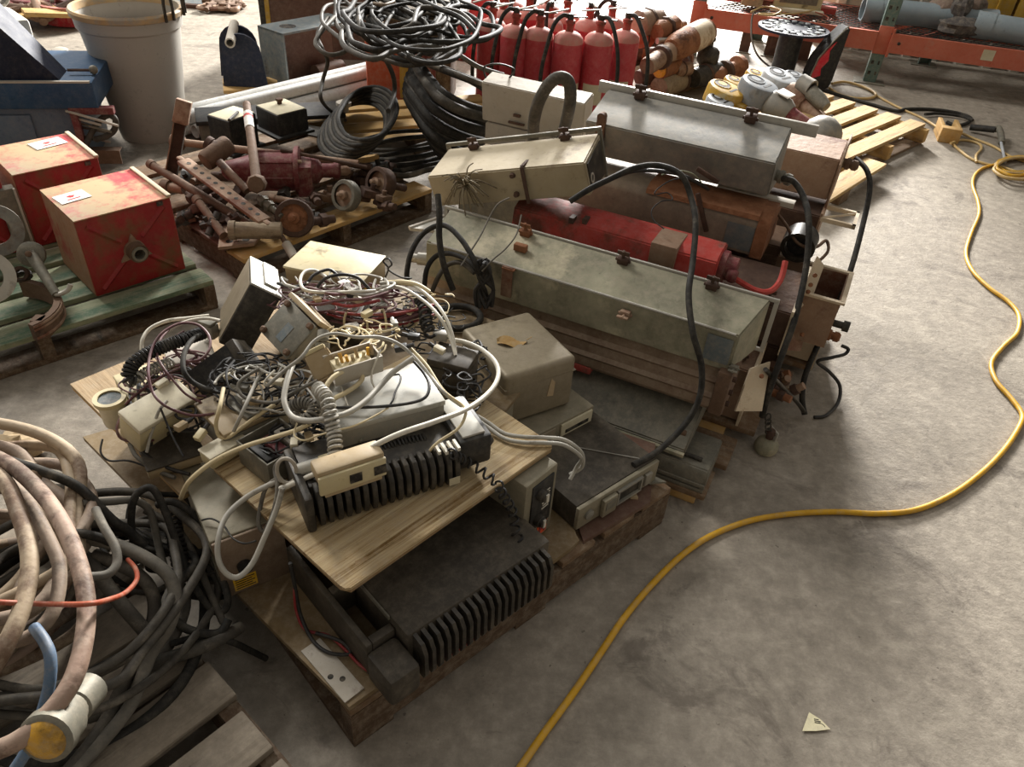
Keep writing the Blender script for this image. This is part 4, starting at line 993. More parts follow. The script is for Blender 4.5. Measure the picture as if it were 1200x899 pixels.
def tangle(name, label, cz, ext, n, r, m, seed, lens=(.1, .3), kind='stuff'):
    """countless thin wires: loose loops within an ellipsoid"""
    rn = random.Random(seed); b = MB(); c = V(cz)
    for i in range(n):
        L_ = rn.uniform(*lens); a = rn.uniform(0, 2 * PI); k = rn.randint(4, 6)
        p = c + V((rn.uniform(-1, 1) * ext[0], rn.uniform(-1, 1) * ext[1], rn.uniform(-1, 1) * ext[2])); P = []
        cur = rn.uniform(-9, 9) * .12 / max(L_, .05)
        for j in range(k):
            P.append(p.copy()); a += cur * .3 + rn.uniform(-.7, .7)
            p = p + V((math.cos(a), math.sin(a), rn.uniform(-.25, .25))) * (L_ / k)
            d = p - c
            q = math.sqrt(sum((d[s] / (ext[s] * 1.25)) ** 2 for s in range(3)))
            if q > 1: p = c + d / q
        b.tube(catmull(P, 4), r * rn.uniform(.7, 1.2), 5)
    return tag(obj(name, b, m, None, sharp=1.2, origin=c), label, 'wires', kind=kind)
c1 = at(395, 350, .56)
tangle('back_wire_tangle', 'tangle of fine maroon and brown wires on the back of the radio heap', c1, (.16, .06, .025), 30, .0026, 'maroon_wire', 1)
tangle('back_pale_tangle', 'loose pale wires over the back of the radio heap', at(400, 338, .58), (.14, .05, .025), 16, .0026, 'grey_cable', 2)
tangle('right_wire_tangle', 'tangle of fine black wires between the wire bundle and the brown chest', at(500, 375, .49), (.08, .10, .05), 44, .0022, 'black_wire', 3, (.06, .2))
tangle('right_pale_tangle', 'fine pale cut wires between the wire bundle and the brown chest', at(498, 360, .53), (.07, .07, .03), 22, .0018, 'cream_cable', 4, (.04, .12))
tangle('side_wire_tangle', 'dark wires filling the gap between instrument case and tan case', at(545, 440, .44), (.05, .11, .06), 40, .0028, 'black_wire', 5, (.08, .22))
tangle('left_wire_tangle', 'tangle of maroon wires in the left part of the heap', at(205, 440, .45), (.11, .07, .035), 30, .0026, 'maroon_wire', 6)
tangle('left_black_tangle', 'tangle of black wires in the left part of the heap', at(225, 470, .42), (.12, .08, .05), 44, .0032, 'black_wire', 7)
tangle('middle_wire_tangle', 'tangle of black wires under the meter box', at(310, 450, .49), (.10, .07, .05), 50, .0028, 'black_wire', 8)
tangle('middle_grey_tangle', 'loose grey wires under the meter box', at(318, 455, .52), (.10, .06, .03), 18, .0028, 'grey_cable', 9)
tangle('front_wire_tangle', 'dark wires between the grey terminal box and the instrument case', at(350, 520, .45), (.07, .05, .03), 34, .0028, 'black_wire', 10)
tangle('top_grey_tangle', 'pale wires and clips behind the tan handset cup', at(430, 395, .585), (.08, .05, .02), 22, .0024, 'cream_cable', 12, (.05, .15))
rn = random.Random(33); sp = [(345, 520, .48), (362, 512, .50), (300, 470, .52), (285, 455, .50), (326, 448, .53), (430, 368, .58), (462, 380, .575), (485, 395, .56), (515, 410, .52), (420, 352, .59), (372, 352, .60), (190, 450, .49), (235, 510, .46), (212, 500, .45), (270, 440, .52), (470, 408, .60)]
for i, (x, y, z) in enumerate(sp):
    p = at(x, y, z); t = thing('cut_connector', 'small loose plug or connector among the wires of the radio heap', 'connector', Matrix.Translation(p) @ rotz(rn.uniform(0, 180)) @ roty(rn.uniform(-25, 25)), 'loose connectors in the radio heap')
    obj('shell', MB().box(-.014, .014, -.008, .008, -.006, .008, bev=.002), rn.choice(['cream_plastic', 'black_plastic', 'pale_plastic', 'grey_case', 'tan_plastic']), t)
    obj('tail', MB().cyl((.012, 0, .001), (.03, 0, .003), .005, n=8), rn.choice(['black_wire', 'grey_cable', 'maroon_wire']), t)
# red and black leads on the pallet in front of the amplifier
cable('red_lead', 'red lead lying along the front edge of the hardboard sheet', 'cable', 'red_wire', .0034, '345,690,.26 347,715,.20 358,738,.165 385,745,.165 405,762,.165 425,782,.165 447,791,.165 475,788,.162 510,776,.162 545,756,.162 575,730,.162 605,705,.162 625,688,.165', 8)
cable('black_lead', 'black lead running beside the red lead under the plywood', 'cable', 'black_wire', .004, '340,660,.34 346,690,.26 352,720,.19 366,750,.165 385,765,.165 410,766,.165 400,752,.17 370,742,.168', 8)
cable('black_tail_lead', 'black lead tail at the right of the lower fins', 'cable', 'black_wire', .0034, '628,655,.25 632,668,.20 628,684,.166 612,700,.164', 7)
t = thing('paint_flake_board', 'pale painted board strip with screw holes at the left pallet edge', 'board strip', frame(at(404, 828, .156), at(300, 705, .156) - at(404, 828, .156)))
obj('strip', MB().box(0.005, .16, -.05, -.004, 0, .003), 'pale_steel', t)
for x, y in ((.05, -.03), (.07, -.015)): obj('screw_hole', MB().lathe([(.006, 0), (.006, .0036)], (x, y, 0)), 'ink', t)
t = thing('wood_splinter', 'broken pale wood splinter at the right corner of the radio pallet', 'splinter', at(737, 592, .13))
obj('chunk', MB().slab([(-.04, -.012), (.02, -.015), (.035, .01), (.0, .02), (-.02, .008)], -.02, .012), 'wood_tan', t); obj('shard', MB().slab([(.0, .0), (.02, .0), (.012, .03)], .0, .03), 'kraft', t)

# ------------------------------------------------------------------ cables on the stack
cable('stack_front_cable', 'black cable arching over the stack and down its front face', 'cable', 'rubber', .0085, '668,236,.70 690,222,.73 712,211,.75 743,197,.77 772,194,.78 798,205,.77 810,232,.72 815,262,.68 812,305,.62 807,345,.58 812,390,.52 822,428,.44 820,465,.36 803,497,.29 772,528,.245 742,545,.24', 10, 9)
cable('top_gland_cable', 'black cable hanging from the gland of the top housing', 'cable', 'rubber', .0095, '917,209,.69 930,213,.695 942,232,.67 948,262,.63 945,312,.53 932,372,.42 915,420,.32 901,460,.22 893,488,.12', 9, 9)
cable('pink_box_cable', 'black cable hanging from the gland of the pinkish box to the floor', 'cable', 'rubber', .0095, '1003,186,.60 1016,200,.59 1019,224,.55 1009,272,.46 995,322,.38 976,370,.28 956,410,.19 943,442,.12 940,468,.06 943,486,.02', 9, 9)
cable('left_drop_cable', 'black cable dropping from the left end of the beige housing', 'cable', 'rubber', .009, '513,228,.68 515,250,.64 515,280,.58 520,310,.52 531,340,.45', 8, 9)
cable('left_outer_loop', 'black cable loop at the left end of the front housing, outer', 'cable', 'rubber', .008, '478,335,.42 477,318,.46 483,293,.51 498,272,.55 520,264,.58 540,280,.57 556,306,.54 562,322,.50', 9, 8)
cable('left_inner_loop', 'black cable loop at the left end of the front housing, inner', 'cable', 'rubber', .0075, '497,340,.40 500,316,.46 510,301,.49 526,297,.51 546,304,.52 558,316,.51 564,330,.47', 9, 8)
cable('left_third_loop', 'dusty cable loop at the left end of the front housing, lowest', 'cable', 'rubber_dusty', .007, '506,342,.40 514,324,.45 524,311,.48 540,308,.50 556,320,.49', 9, 8)
t = thing('frayed_cable_bunch', 'dark frayed bunch of cable ends hanging in front of the grey-green housing', 'cable bunch', Matrix()); rn = random.Random(50)
for i in range(9):
    P = [at(566 + rn.uniform(-7, 7), 306 + rn.uniform(-4, 4), .545), at(567 + rn.uniform(-9, 9), 322, .50), at(567 + rn.uniform(-12, 12), 340, .45), at(570 + rn.uniform(-16, 16), 356 + rn.uniform(-8, 6), .40)]
    obj('strand', MB().tube(catmull(P, 5), .006, 6), 'black_wire', t, sharp=1.2)
cable('thin_tie_wire', 'thin wire bent across the front housing at its left', 'wire', 'rubber_grey', .0026, '597,232,.66 583,240,.64 572,258,.60 562,278,.58 546,303,.545 540,312,.53', 7)
cable('second_tie_wire', 'second thin wire curling down from the beige housing strap', 'wire', 'rubber_grey', .0022, '611,252,.62 605,275,.59 592,292,.575 578,304,.56 565,318,.52', 7)
cable('hose_arch', 'thick black hose arching over the pale box at the back left', 'hose', 'rubber_dusty', .021, '624,178,.50 625,160,.60 626,140,.70 632,118,.78 644,98,.84 657,91,.86 667,98,.84 668,120,.78 662,148,.66 656,170,.54', 9, 12)
cable('inner_black_cable', 'black cable dipping into the gap under the top housing', 'cable', 'black_wire', .006, '712,212,.74 745,200,.75 790,203,.72 815,213,.68 830,222,.64', 8)
cable('green_wire', 'thin green wire in the gap under the top housing', 'wire', 'pallet_green', .002, '775,205,.71 795,200,.73 812,204,.71 822,214,.68', 6)
cable('wire_scribble', 'thin wire scribble on the grey rounded housing', 'wire', 'black_wire', .002, '802,208,.70 785,212,.68 770,222,.67 768,228,.66 782,226,.66 788,234,.65 775,236,.65 764,246,.63 766,258,.61 778,268,.60', 7)
cable('floor_loop_cable', 'black cable loop by the floor at the right end of the stack', 'cable', 'black_wire', .006, '986,405,.17 994,409,.165 990,415,.15 975,419,.14 958,424,.12 972,436,.08 984,452,.04 982,472,.015 968,487,.008 954,489,.008', 8)
cable('black_rod', 'black rod leaning out at the right front of the stack', 'rod', 'black_metal', .0075, '897,433,.30 915,452,.20 933,470,.10 943,484,.02', 4, 8)
cable('grey_hook_rod', 'rusty hooked strip hanging at the right end of the stack', 'strip', 'rust_brown', .0055, '903,240,.57 920,262,.53 935,285,.49 955,290,.46 968,282,.45 970,295,.43 955,310,.40', 6, 6)
# caster with chain at the right front corner
p = at(896, 528, 0)
t = thing('caster_wheel', 'pale caster-like rubber foot on the floor at the right corner of the skid', 'caster', p)
obj('dome', MB().lathe([(.02, 0), (.034, .004), (.038, .018), (.034, .036), (.022, .05), (.012, .054)], n=20), 'galv_olive', t)
obj('stem', MB().lathe([(.012, .05), (.012, .07), (.016, .072), (.012, .085)], n=12), 'rust_dark', t)
obj('side_plate', MB().box(.008, .016, -.02, .025, .03, .085, M=rotz(20), bev=.004), 'galv_bright', t)
for k in range(4): obj('chain_link', MB().tube([V((-.012 - .005 * k + .008 * math.cos(a), -.005 + .004 * math.sin(a) * (k % 2), .085 + .018 * k + .012 * math.sin(a))) for a in [j * PI / 5 for j in range(10)]], .0026, 5, True), 'black_metal', t)
# ------------------------------------------------------------------ front-left pallet with the heap of hoses
E1, E2 = at(226, 756, .14), at(352, 905, .14); ex = (E2 - E1).normalized()
M = frame(E1 - V((0, 0, .14)), ex); 
pallet('weathered grey pallet at the bottom left under the hoses', M @ Matrix.Translation((-.62, -.95, 0)), 1.2, .95, .14, 9, .105, 'pallet_grey', 'pallet_dark', tips=.012, name='grey_pallet')
def hose(label, m, r, p, group=None, k=9, n=9, name='hose', cat='hose'): return cable(name, label, cat, m, r, p, k, n, False, group)
hose('thick pinkish hose, outermost loop of the coil on the grey pallet', 'hose_pink', .0145, '-60,520,.50 0,538,.52 42,571,.53 75,618,.53 97,678,.52 101,732,.51 85,797,.50 42,852,.48 -5,880,.46 -70,890,.44', name='thick_hose')
hose('thick tan hose, second loop of the coil on the grey pallet', 'hose_tan', .0145, '-60,525,.51 0,559,.52 23,604,.52 35,652,.52 30,699,.51 12,746,.50 -15,790,.48 -60,820,.46', name='thick_hose')
hose('brown hose looping inside the tan one on the grey pallet', 'hose_brown', .012, '10,565,.46 34,590,.47 58,634,.47 70,668,.46 64,713,.45 42,741,.44 16,752,.43 -20,750,.42', name='thick_hose')
hose('tan hose, inner loop near the crumpled paper bag', 'hose_tan', .011, '-20,545,.46 25,545,.46 42,552,.46 40,562,.45 24,572,.44 40,592,.44 60,610,.43 80,640,.40 86,668,.37', name='thick_hose')
hose('blue-grey hose hanging down inside the coil', 'blue_hose', .0095, '40,735,.46 52,752,.46 59,772,.45 57,806,.42 44,850,.38 30,882,.34 15,905,.30')
hose('orange cable lying across the hose coil', 'orange_wire', .0045, '-20,704,.53 0,706,.53 56,708,.50 102,708,.55 130,702,.50 148,694,.44 160,680,.40 159,667,.38 150,656,.36', name='orange_cable', cat='cable')
hose('black hose running over the top of the coil to the right', 'rubber', .010, '-20,533,.47 0,537,.47 51,553,.46 93,572,.42 130,608,.36 150,622,.32 170,640,.28')
hose('grey hose sweeping down to the right of the coil', 'rubber_grey', .013, '84,627,.38 140,640,.36 184,662,.34 204,688,.31 201,727,.27 176,769,.22 154,825,.18 118,871,.165 85,905,.16')
hose('second grey hose sweeping down beside the first', 'rubber_dusty', .013, '110,650,.34 160,672,.32 180,700,.28 176,740,.24 150,790,.20 128,838,.17 100,880,.165 70,915,.16')
hose('dark straight hose end pointing to the pallet boards', 'rubber_dusty', .014, '60,640,.36 98,652,.34 135,699,.31 160,728,.27 176,747,.24')
hose('grey hose forming a small loop right of the coil', 'rubber_grey', .0085, '112,597,.42 122,618,.42 135,641,.41 137,660,.40 126,673,.40 104,676,.41 85,674,.42', name='hose')
hose('dark thick hose lying over the pallet edge towards the radio pallet', 'rubber_dusty', .014, '150,792,.17 186,776,.17 233,760,.165 262,747,.16 281,735,.14')
hose('black cable tail lying on the floor below the radio pallet', 'rubber', .007, '200,755,.18 240,745,.17 270,752,.15 292,762,.08 312,772,.03', name='cable_tail', cat='cable')
hose('black cable loop rising beside the radio pallet, tallest', 'rubber', .008, '160,650,.24 154,620,.30 156,588,.36 167,574,.38 180,574,.38 194,600,.34 208,640,.28 222,676,.23 245,712,.18 262,716,.17 267,700,.19 258,672,.22 244,634,.27 228,604,.31 202,588,.34 184,592,.33', name='cable_loop', cat='cable')
hose('dark cable running low from the coil to the radio pallet', 'rubber', .009, '70,624,.40 104,627,.40 135,640,.36 168,680,.28 208,730,.20 238,742,.18 258,741,.17 268,726,.18', name='cable_loop', cat='cable')
hose('grey cable slung from the coil to the chest', 'rubber_grey', .008, '96,590,.40 130,588,.37 158,587,.35 176,600,.32 186,640,.26 200,690,.21 215,720,.18', name='cable_loop', cat='cable')
hose('grey-green cable loop leaning on the radio pallet', 'rubber_dusty', .008, '170,598,.30 196,612,.28 214,628,.26 230,656,.23 244,690,.20 262,730,.16', name='cable_loop', cat='cable')
coilcord('black_coiled_cable', 'black coiled cord deep between the hoses and the olive chest', 'black_wire', '200,600,.28 206,630,.26 212,662,.24', .016, .004, 12)
rn = random.Random(17)
cc = at(-12, 722, .14); cc.z = 0
def loops(n, z0, z1, r0, r1, mats, rr, lb, group, seed, c=None, sq=(1, 1), jit=.02, name='hose_loop', cat='hose', tilt=.0):
    rn = random.Random(seed); c = c or cc
    for i in range(n):
        z = z0 + (z1 - z0) * i / max(1, n - 1); R_ = rn.uniform(r0, r1); ph = rn.uniform(0, 6.28); tx, ty = rn.uniform(-tilt, tilt), rn.uniform(-tilt, tilt)
        P = []
        for k in range(13):
            a = ph + k * 2 * PI / 13 * 1.02; q = R_ + rn.uniform(-jit, jit)
            P.append(V((c.x + q * sq[0] * math.cos(a) + rn.uniform(-jit, jit), c.y + q * sq[1] * math.sin(a), z + tx * math.cos(a) + ty * math.sin(a) + rn.uniform(-.008, .008))))
        cable(name, lb, cat, rn.choice(mats), rn.uniform(*rr), P, 5, 8, True, group)
loops(13, .17, .42, .17, .30, ['hose_brown', 'hose_pink', 'rubber_grey', 'hose_tan', 'rubber_dusty', 'hose_brown'], (.011, .0145), 'thick dusty hose coiled in the heap on the grey pallet', 'hoses coiled on the grey pallet', 4, tilt=.04)
loops(7, .17, .30, .20, .33, ['rubber', 'rubber_dusty', 'rubber_dusty'], (.008, .012), 'dark hose lying in the spread right of the coil on the grey pallet', 'dark hoses spread on the grey pallet', 9, c=at(100, 740, .15) * 1.0, tilt=.03)
loops(6, .05, .20, .10, .2, ['rubber', 'rubber_dusty', 'rubber'], (.006, .009), 'black cable tangled between the grey pallet and the olive chest', 'black cables beside the olive chest', 12, c=at(205, 655, .10) * 1.0, sq=(.9, .7), tilt=.06, name='cable_loop', cat='cable')
# lamp fitting with amber lens in the coil
p, q = at(52, 868, .47), at(118, 792, .40)
d = (q - p).normalized(); 
t = thing('work_lamp', 'grey lamp head with an amber lens lying in the hose coil', 'lamp', Matrix())
obj('housing', MB().lathe([(.034, .0), (.040, .004), (.040, .022), (.036, .026), (.036, .05), (.028, .065), (.026, .075)], p, d, 22), 'galv_dark', t)
obj('neck', MB().lathe([(.026, .075), (.029, .078), (.029, .125), (.022, .13)], p, d, 20), 'galv_dark', t)
obj('lens', MB().lathe([(.002, -.012), (.018, -.009), (.030, -.002), (.034, .004)], p, d, 20), 'lens_amber', t)
# crumpled paper bag
rn = random.Random(2); b = MB(); c = at(28, 520, .03)
b.ball((0, 0, 0), .06, (1.2, .9, .55), 12, 8, jit=.28, rnd=rn); b.ball((-.06, .0, -.01), .04, (1.1, .8, .4), 10, 6, jit=.3, rnd=rn)
tag(obj('paper_bag', b, 'kraft', sharp=.2, origin=None), 'crumpled brown paper bag on the floor behind the hoses', 'paper bag').location = c

# ------------------------------------------------------------------ green pallet with the red cabinets
G1, G0 = at(250, 328, .12), at(0, 405, .12); gd = (G0 - G1).normalized(); gx = gd.cross(V((0, 0, 1)))
GM = frame(G1 - V((0, 0, .12)), gx)
pallet('green-painted pallet under the red cabinets', GM, .85, 1.15, .12, 6, .11, 'pallet_green', 'pallet_dark', name='green_pallet')
def papercard(M, lb, w=.12, h=.07):
    t = thing('paper_note', lb, 'paper', M)
    obj('sheet', MB().box(0, w, 0, h, 0, .0012), 'white_paper', t)
    b = MB(); b.slab([(w * .48 + .012 * math.cos(a) * (1 + .3 * math.sin(3 * a)), h * .55 + .009 * math.sin(a)) for a in [i * PI / 6 for i in range(12)]], .0012, .0018); b.box(w * .28, w * .7, h * .22, h * .3, .0012, .0018); obj('red_print', b, 'ink_red', t)
    return t
def cabinet(label, M, L_, dp, h, ring=True):
    t = thing('red_cabinet', label, 'cabinet', M)
    obj('body', MB().box(0, L_, 0, dp, 0, h - .004, bev=.004), 'red_box', t); obj('tan_lit_side', MB().box(-.002, 0, .004, dp - .004, .004, h - .008), 'side_lit_tan', t)  # tan skin on the left side paints the light it catches
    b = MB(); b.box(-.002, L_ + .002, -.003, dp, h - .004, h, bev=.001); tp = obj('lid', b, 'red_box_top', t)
    b = MB(); b.box(L_ - .012, L_ + .004, -.002, dp, h, h + .008, bev=.002); obj('lid_edge', b, 'cream_metal', t)
    for a, c in (((.03, .02), (L_ - .03, h - .03)), ((.03, h - .03), (L_ - .03, .02))):
        p, q = V((a[0], -.001, a[1])), V((c[0], -.001, c[1])); m_ = (p + q) / 2; d = (q - p).normalized()
        for s, e in ((p, m_ - d * .05), (m_ + d * .05, q)):
            b = MB(); n_ = V((0, -1, 0)); w_ = d.cross(n_) * .011
            b.loft([[s - w_ + V((0, .002, 0)), s + n_ * .007, s + w_ + V((0, .002, 0))], [e - w_ + V((0, .002, 0)), e + n_ * .007, e + w_ + V((0, .002, 0))]]); obj('pressed_rib', b, 'red_box', t)
    if ring:
        c = V((L_ * .50, 0, h * .46)); fl = MB()
        out = []
        for i in range(36):
            a = 2 * PI * i / 36; k = max(0, math.cos(3 * (a - PI / 6 + PI))) ** 6
            out.append((c.x + (.036 + .026 * k) * math.cos(a), c.z + (.036 + .026 * k) * math.sin(a)))
        fl.loft([[V((x, y, z)) for x, z in out] for y in (.0, -.008)])
        f = obj('lug_flange', fl, 'rusty_pink', t)
        obj('coupling_ring', MB().pipe(c + V((0, -.008, 0)), c + V((0, -.04, 0)), .033, .021, 24), 'rust_brown', f)
        obj('inner_ring', MB().pipe(c + V((0, -.01, 0)), c + V((0, -.046, 0)), .026, .018, 24), 'galv_dark', f)
        obj('bore', MB().lathe([(.018, 0), (.018, .004)], c + V((0, -.012, 0)), (0, -1, 0), 20), 'ink', f)
    obj('corner_notch', MB().box(L_ - .05, L_ - .03, -.0045, .0, h - .022, h - .008), 'ink', t)
    return t
M, L_ = pf((114, 348), (218, 315), .122)
cabinet('red metal cabinet with ring coupling on its front, nearest on the green pallet', M, L_, .30, .285)
p = at(53, 231, .413); q = at(87, 222, .413); papercard(frame(at(73, 240, .4085), at(108, 230, .4085) - at(73, 240, .4085)), 'white paper note with red print on the nearest red cabinet', (at(108, 230, .41) - at(73, 240, .41)).length, .075)
M, L_ = pf((14, 204), (114, 183), .41, .288)
cabinet('red metal cabinet behind the nearest one, tan-patched lid', M, L_, .30, .285, ring=False)
papercard(frame(at(44, 176, .4085), at(80, 167, .4085) - at(44, 176, .4085)), 'white paper note with red print on the rear red cabinet', (at(80, 167, .41) - at(44, 176, .41)).length, .08)
t = thing('curved_sheet', 'greyish curved panel wedged left of the rear red cabinet', 'panel', M @ Matrix.Translation((-.03, .0, .0)))
obj('panel', MB().prism([(0, 0), (-.01, .1), (-.006, .24), (.012, .25), (.02, 0)], -.04, .02), 'galv_dark', t); obj('edge', MB().box(.014, .022, -.012, .02, 0, .24, bev=.002), 'pale_steel', t)
M2, L2 = pf((-95, 228), (2, 206), .41, .288)
cabinet('red metal cabinet cut off by the left edge of the view', M2, L2 - .01, .28, .285, ring=False)
# flanges, starter arm and castings on the green pallet
def flange(name, label, c, ax, ro, ri, th, m, extra=None):
    t = thing(name, label, 'flange', Matrix()); c = V(c); ax = V(ax).normalized()
    obj('ring', MB().pipe(c, c + ax * th, ro, ri, 28), m, t)
    obj('hub', MB().pipe(c - ax * th * 1.2, c, ro * .82, ri * 1.02, 28), 'rust_dark', t)
    return t
flange('ring_flange', 'large grey ring flange leaning at the left edge beside the red cabinets', at(-6, 270, .33), V((.5, -.75, .35)), .085, .046, .014, 'galv_grey')
flange('drum_flange', 'pale round flange plate below the ring flange at the left edge', at(-18, 325, .27), V((.6, -.7, .45)), .085, .05, .03, 'aluminium')
p = at(36, 298, .28)
t = thing('crank_arm', 'dirty grey casting with a round head and a forked arm by the red cabinet', 'casting', Matrix())
ax = V((.3, -.8, .5)).normalized(); q = at(66, 345, .20)
obj('round_head', MB().lathe([(.036, 0), (.042, .01), (.042, .03), (.030, .036), (.014, .038), (.014, .046)], p - ax * .03, ax, 22), 'galv_dark', t)
obj('arm', MB().tube([p, p.lerp(q, .5), q], lambda f: .020 - .006 * f, 10), 'galv_dark', t)
obj('fork', MB().tube(catmull([q + V((-.02, .02, .02)), q, q + V((.035, .01, .012)), q + V((.045, .02, .03))], 4), .008, 8), 'aluminium', t)
obj('centre_bolt', MB().lathe([(.010, 0), (.010, .014), (.006, .016)], p + ax * .016, ax, 10), 'rust_brown', t)
c = at(-14, 365, .17)
t = thing('brake_shoe', 'curved rusty shoe casting with ribs on the green pallet', 'casting', Matrix())
A0 = [c + V((.20 * math.cos(a), .16 * math.sin(a), .0)) for a in [-.5 + i * 2.0 / 12 for i in range(13)]]
sec = [(-.0, -.04), (.02, -.04), (.02, .02), (.0, .02)]
b = MB(); b.loft([[p_ + (p_ - c).normalized() * u_ + V((0, 0, w_)) for u_, w_ in sec] for p_ in A0]); obj('shell', b, 'rust_brown', t)
for z in (-.03, .0, .012): obj('rib', MB().tube([p_ + (p_ - c).normalized() * .02 + V((0, 0, z)) for p_ in A0], .005, 6), 'rusty_pink', t)
obj('foot', MB().box(.17, .21, -.06, -.02, -.05, .02, M=Matrix.Translation(c), bev=.004), 'rust_brown', t)
t = thing('ring_nut', 'small dark ring nut lying by the crank arm', 'nut', Matrix()); p = at(26, 322, .20)
obj('ring', MB().pipe(p, p + V((.2, -.7, .6)).normalized() * .02, .026, .015, 18), 'rust_dark', t); obj('washer', MB().pipe(p - V((0, 0, .01)), p + V((.03, -.1, .08)) * .01, .03, .018, 18), 'black_metal', t)

# ------------------------------------------------------------------ litter bin, blue machine and what stands at the back left
c = at(181, 156, 0)
t = thing('plastic_bin', 'tall pale grey tapered plastic bin with wire handles on the open floor', 'bin', c)
obj('shell', MB().lathe([(.155, 0), (.163, .006), (.168, .03), (.235, .54), (.247, .55), (.252, .60), (.245, .602), (.236, .56), (.16, .02), (.0, .02)], n=40, cap=False), 'can_grey', t)
obj('rim', MB().lathe([(.250, .598), (.262, .604), (.265, .625), (.258, .636), (.244, .632), (.242, .60)], n=40, cap=False), 'can_rim', t)
obj('foot_ring', MB().lathe([(.150, .0), (.162, -.0005), (.164, .008), (.15, .009)], n=40, cap=False), 'can_grey', t)
for sgn in (1,):
    for a in (math.radians(-20), math.radians(15)):
        P = [V((.256 * math.cos(a + da), .256 * math.sin(a + da), z)) + V((.012 * math.cos(a), .012 * math.sin(a), 0)) for da, z in ((-.10, .60), (-.10, .68), (-.05, .72), (.05, .72), (.10, .68), (.10, .60))]
        obj('handle', MB().tube(catmull(P, 5), .008, 8), 'black_metal', t)
obj('load', MB().ball((0, .02, .50), .20, (1, 1, .3), 14, 8, jit=.1, rnd=random.Random(4)), 'rust_dark', t)
obj('side_panel_line', MB().tube([V((.158 * math.cos(x) * s, .158 * math.sin(x) * s, z)) for x, z, s in ((-1.0, .17, 1.13), (-.72, .17, 1.13), (-.72, .04, 1.075))], .003, 5), 'can_grey', t)
M, L_ = pf((-130, 98), (109, 98), .42)
M = M @ Matrix.Translation((0, 0, -.42))
t = thing('blue_machine', 'blue-painted steel machine with a dark hopper at the left edge', 'machine', M)
obj('body', MB().box(0, L_ - .12, 0.01, .5, .0, .42, bev=.006), 'blue_grey', t)
obj('top_band', MB().box(-.0, L_, -.015, .5, .31, .43, bev=.008), 'blue_paint', t)
obj('door', MB().box(L_ - .55, L_ - .30, -.004, .01, .05, .28, bev=.004), 'blue_grey', t)
b = MB(); b.box(L_ - .13, L_ - .10, -.012, .02, .0, .30); b.box(L_ - .13, L_ + .06, -.016, .02, .285, .315); obj('brown_frame', b, 'maroon', t)
b = MB(); b.box(0, L_ - .01, -.017, .0, .426, .434); obj('lip', b, 'pale_steel', t)
b = MB(); x1 = L_ - .14
b.loft([[V((0, .02, .43)), V((x1, .02, .43)), V((x1 - .42, .02, .95)), V((0, .02, .95))], [V((0, .16, .43)), V((x1, .16, .43)), V((x1 - .42, .30, .95)), V((0, .30, .95))]]); obj('hopper', b, 'navy_plate', t)
obj('lever', MB().tube([V((L_ - .12, .1, .45)), V((L_ - .02, .1, .45))], .007, 6), 'rust_dark', t); obj('lever_knob', MB().ball((L_ - .01, .1, .452), .02), 'galv_dark', t)
# rods, angle iron and bent hose beside it
rn = random.Random(8)
for i in range(6):
    p = at(78 + rn.uniform(-2, 4), 130 + i * 5, .30 - i * .03); q = p + V((.20 + rn.uniform(-.05, .06), -.03 + rn.uniform(-.03, .03), -.03))
    tag(obj('steel_rod', MB().cyl(p, q, .006, n=7), rn.choice(['rust_brown', 'galv_dark', 'pale_steel']), origin=p), 'thin steel rod sticking out beside the blue machine', 'rod', 'rods beside the blue machine')
cable('bent_hose', 'bent black hose loop standing beside the blue machine', 'hose', 'rubber_dusty', .014, '100,172,.14 106,158,.18 116,142,.24 127,135,.27 135,140,.26 134,152,.21 124,160,.18 112,163,.16', 8, 10)
p, q = at(95, 178, .10), at(140, 178, .10)
tag(obj('angle_iron', MB().box(0, (q - p).length, -.0, .05, 0, .006).box(0, (q - p).length, 0, .006, -.06, .0).xf(frame(p, q - p)), 'rust_brown'), 'short rusty angle iron on the floor right of the blue machine', 'angle iron')
# white machine with lifting eye
M, L_ = pf((16, 40), (42, 37), .55)
M = M @ Matrix.Translation((0, .25, -.55))
t = thing('white_machine', 'white machine casting with a lifting eye behind the blue machine', 'machine', M)
obj('body', MB().box(-.05, L_ + .05, 0, .30, .0, .55, bev=.02), 'white_paint', t); obj('recess', MB().box(.0, L_ - .02, -.004, .01, .18, .46, bev=.008), 'rust_brown', t)
c = V((L_ * .55, .14, .60)); obj('lifting_eye', MB().tube([c + V((.06 * math.cos(a), 0, .05 + .06 * math.sin(a))) for a in [i * PI / 9 for i in range(18)]], .018, 9, True), 'aluminium', t)
for z in (.15, .3, .45): obj('bolt', MB().lathe([(.012, 0), (.012, .01)], (L_ + .05, .06, z), (1, 0, 0), 8), 'black_metal', t)
t = thing('cream_casting', 'small cream casting on the floor beside the white machine', 'casting', at(74, 92, 0) + V((0, .05, 0)))
obj('base', MB().box(-.06, .06, -.05, .06, 0, .12, bev=.015), 'cream_metal', t); obj('cap', MB().lathe([(.05, .12), (.045, .16), (.02, .17)], n=16), 'pale_steel', t)
# red flat coil further back
c = at(78, 31, 0) + V((0, .2, 0))
t = thing('red_tub', 'flat red round tub with fittings on the floor at the far left', 'tub', c)
obj('shell', MB().lathe([(.22, 0), (.26, .01), (.27, .12), (.25, .13), (.24, .05), (.0, .05)], n=28, cap=False), 'red_drum', t); obj('rim', MB().pipe((0, 0, .12), (0, 0, .14), .28, .25, 28), 'red_shoulder', t)
obj('fitting', MB().lathe([(.06, .05), (.06, .14), (.03, .16), (.03, .22), (.05, .22), (.05, .25)], n=14), 'maroon', t)
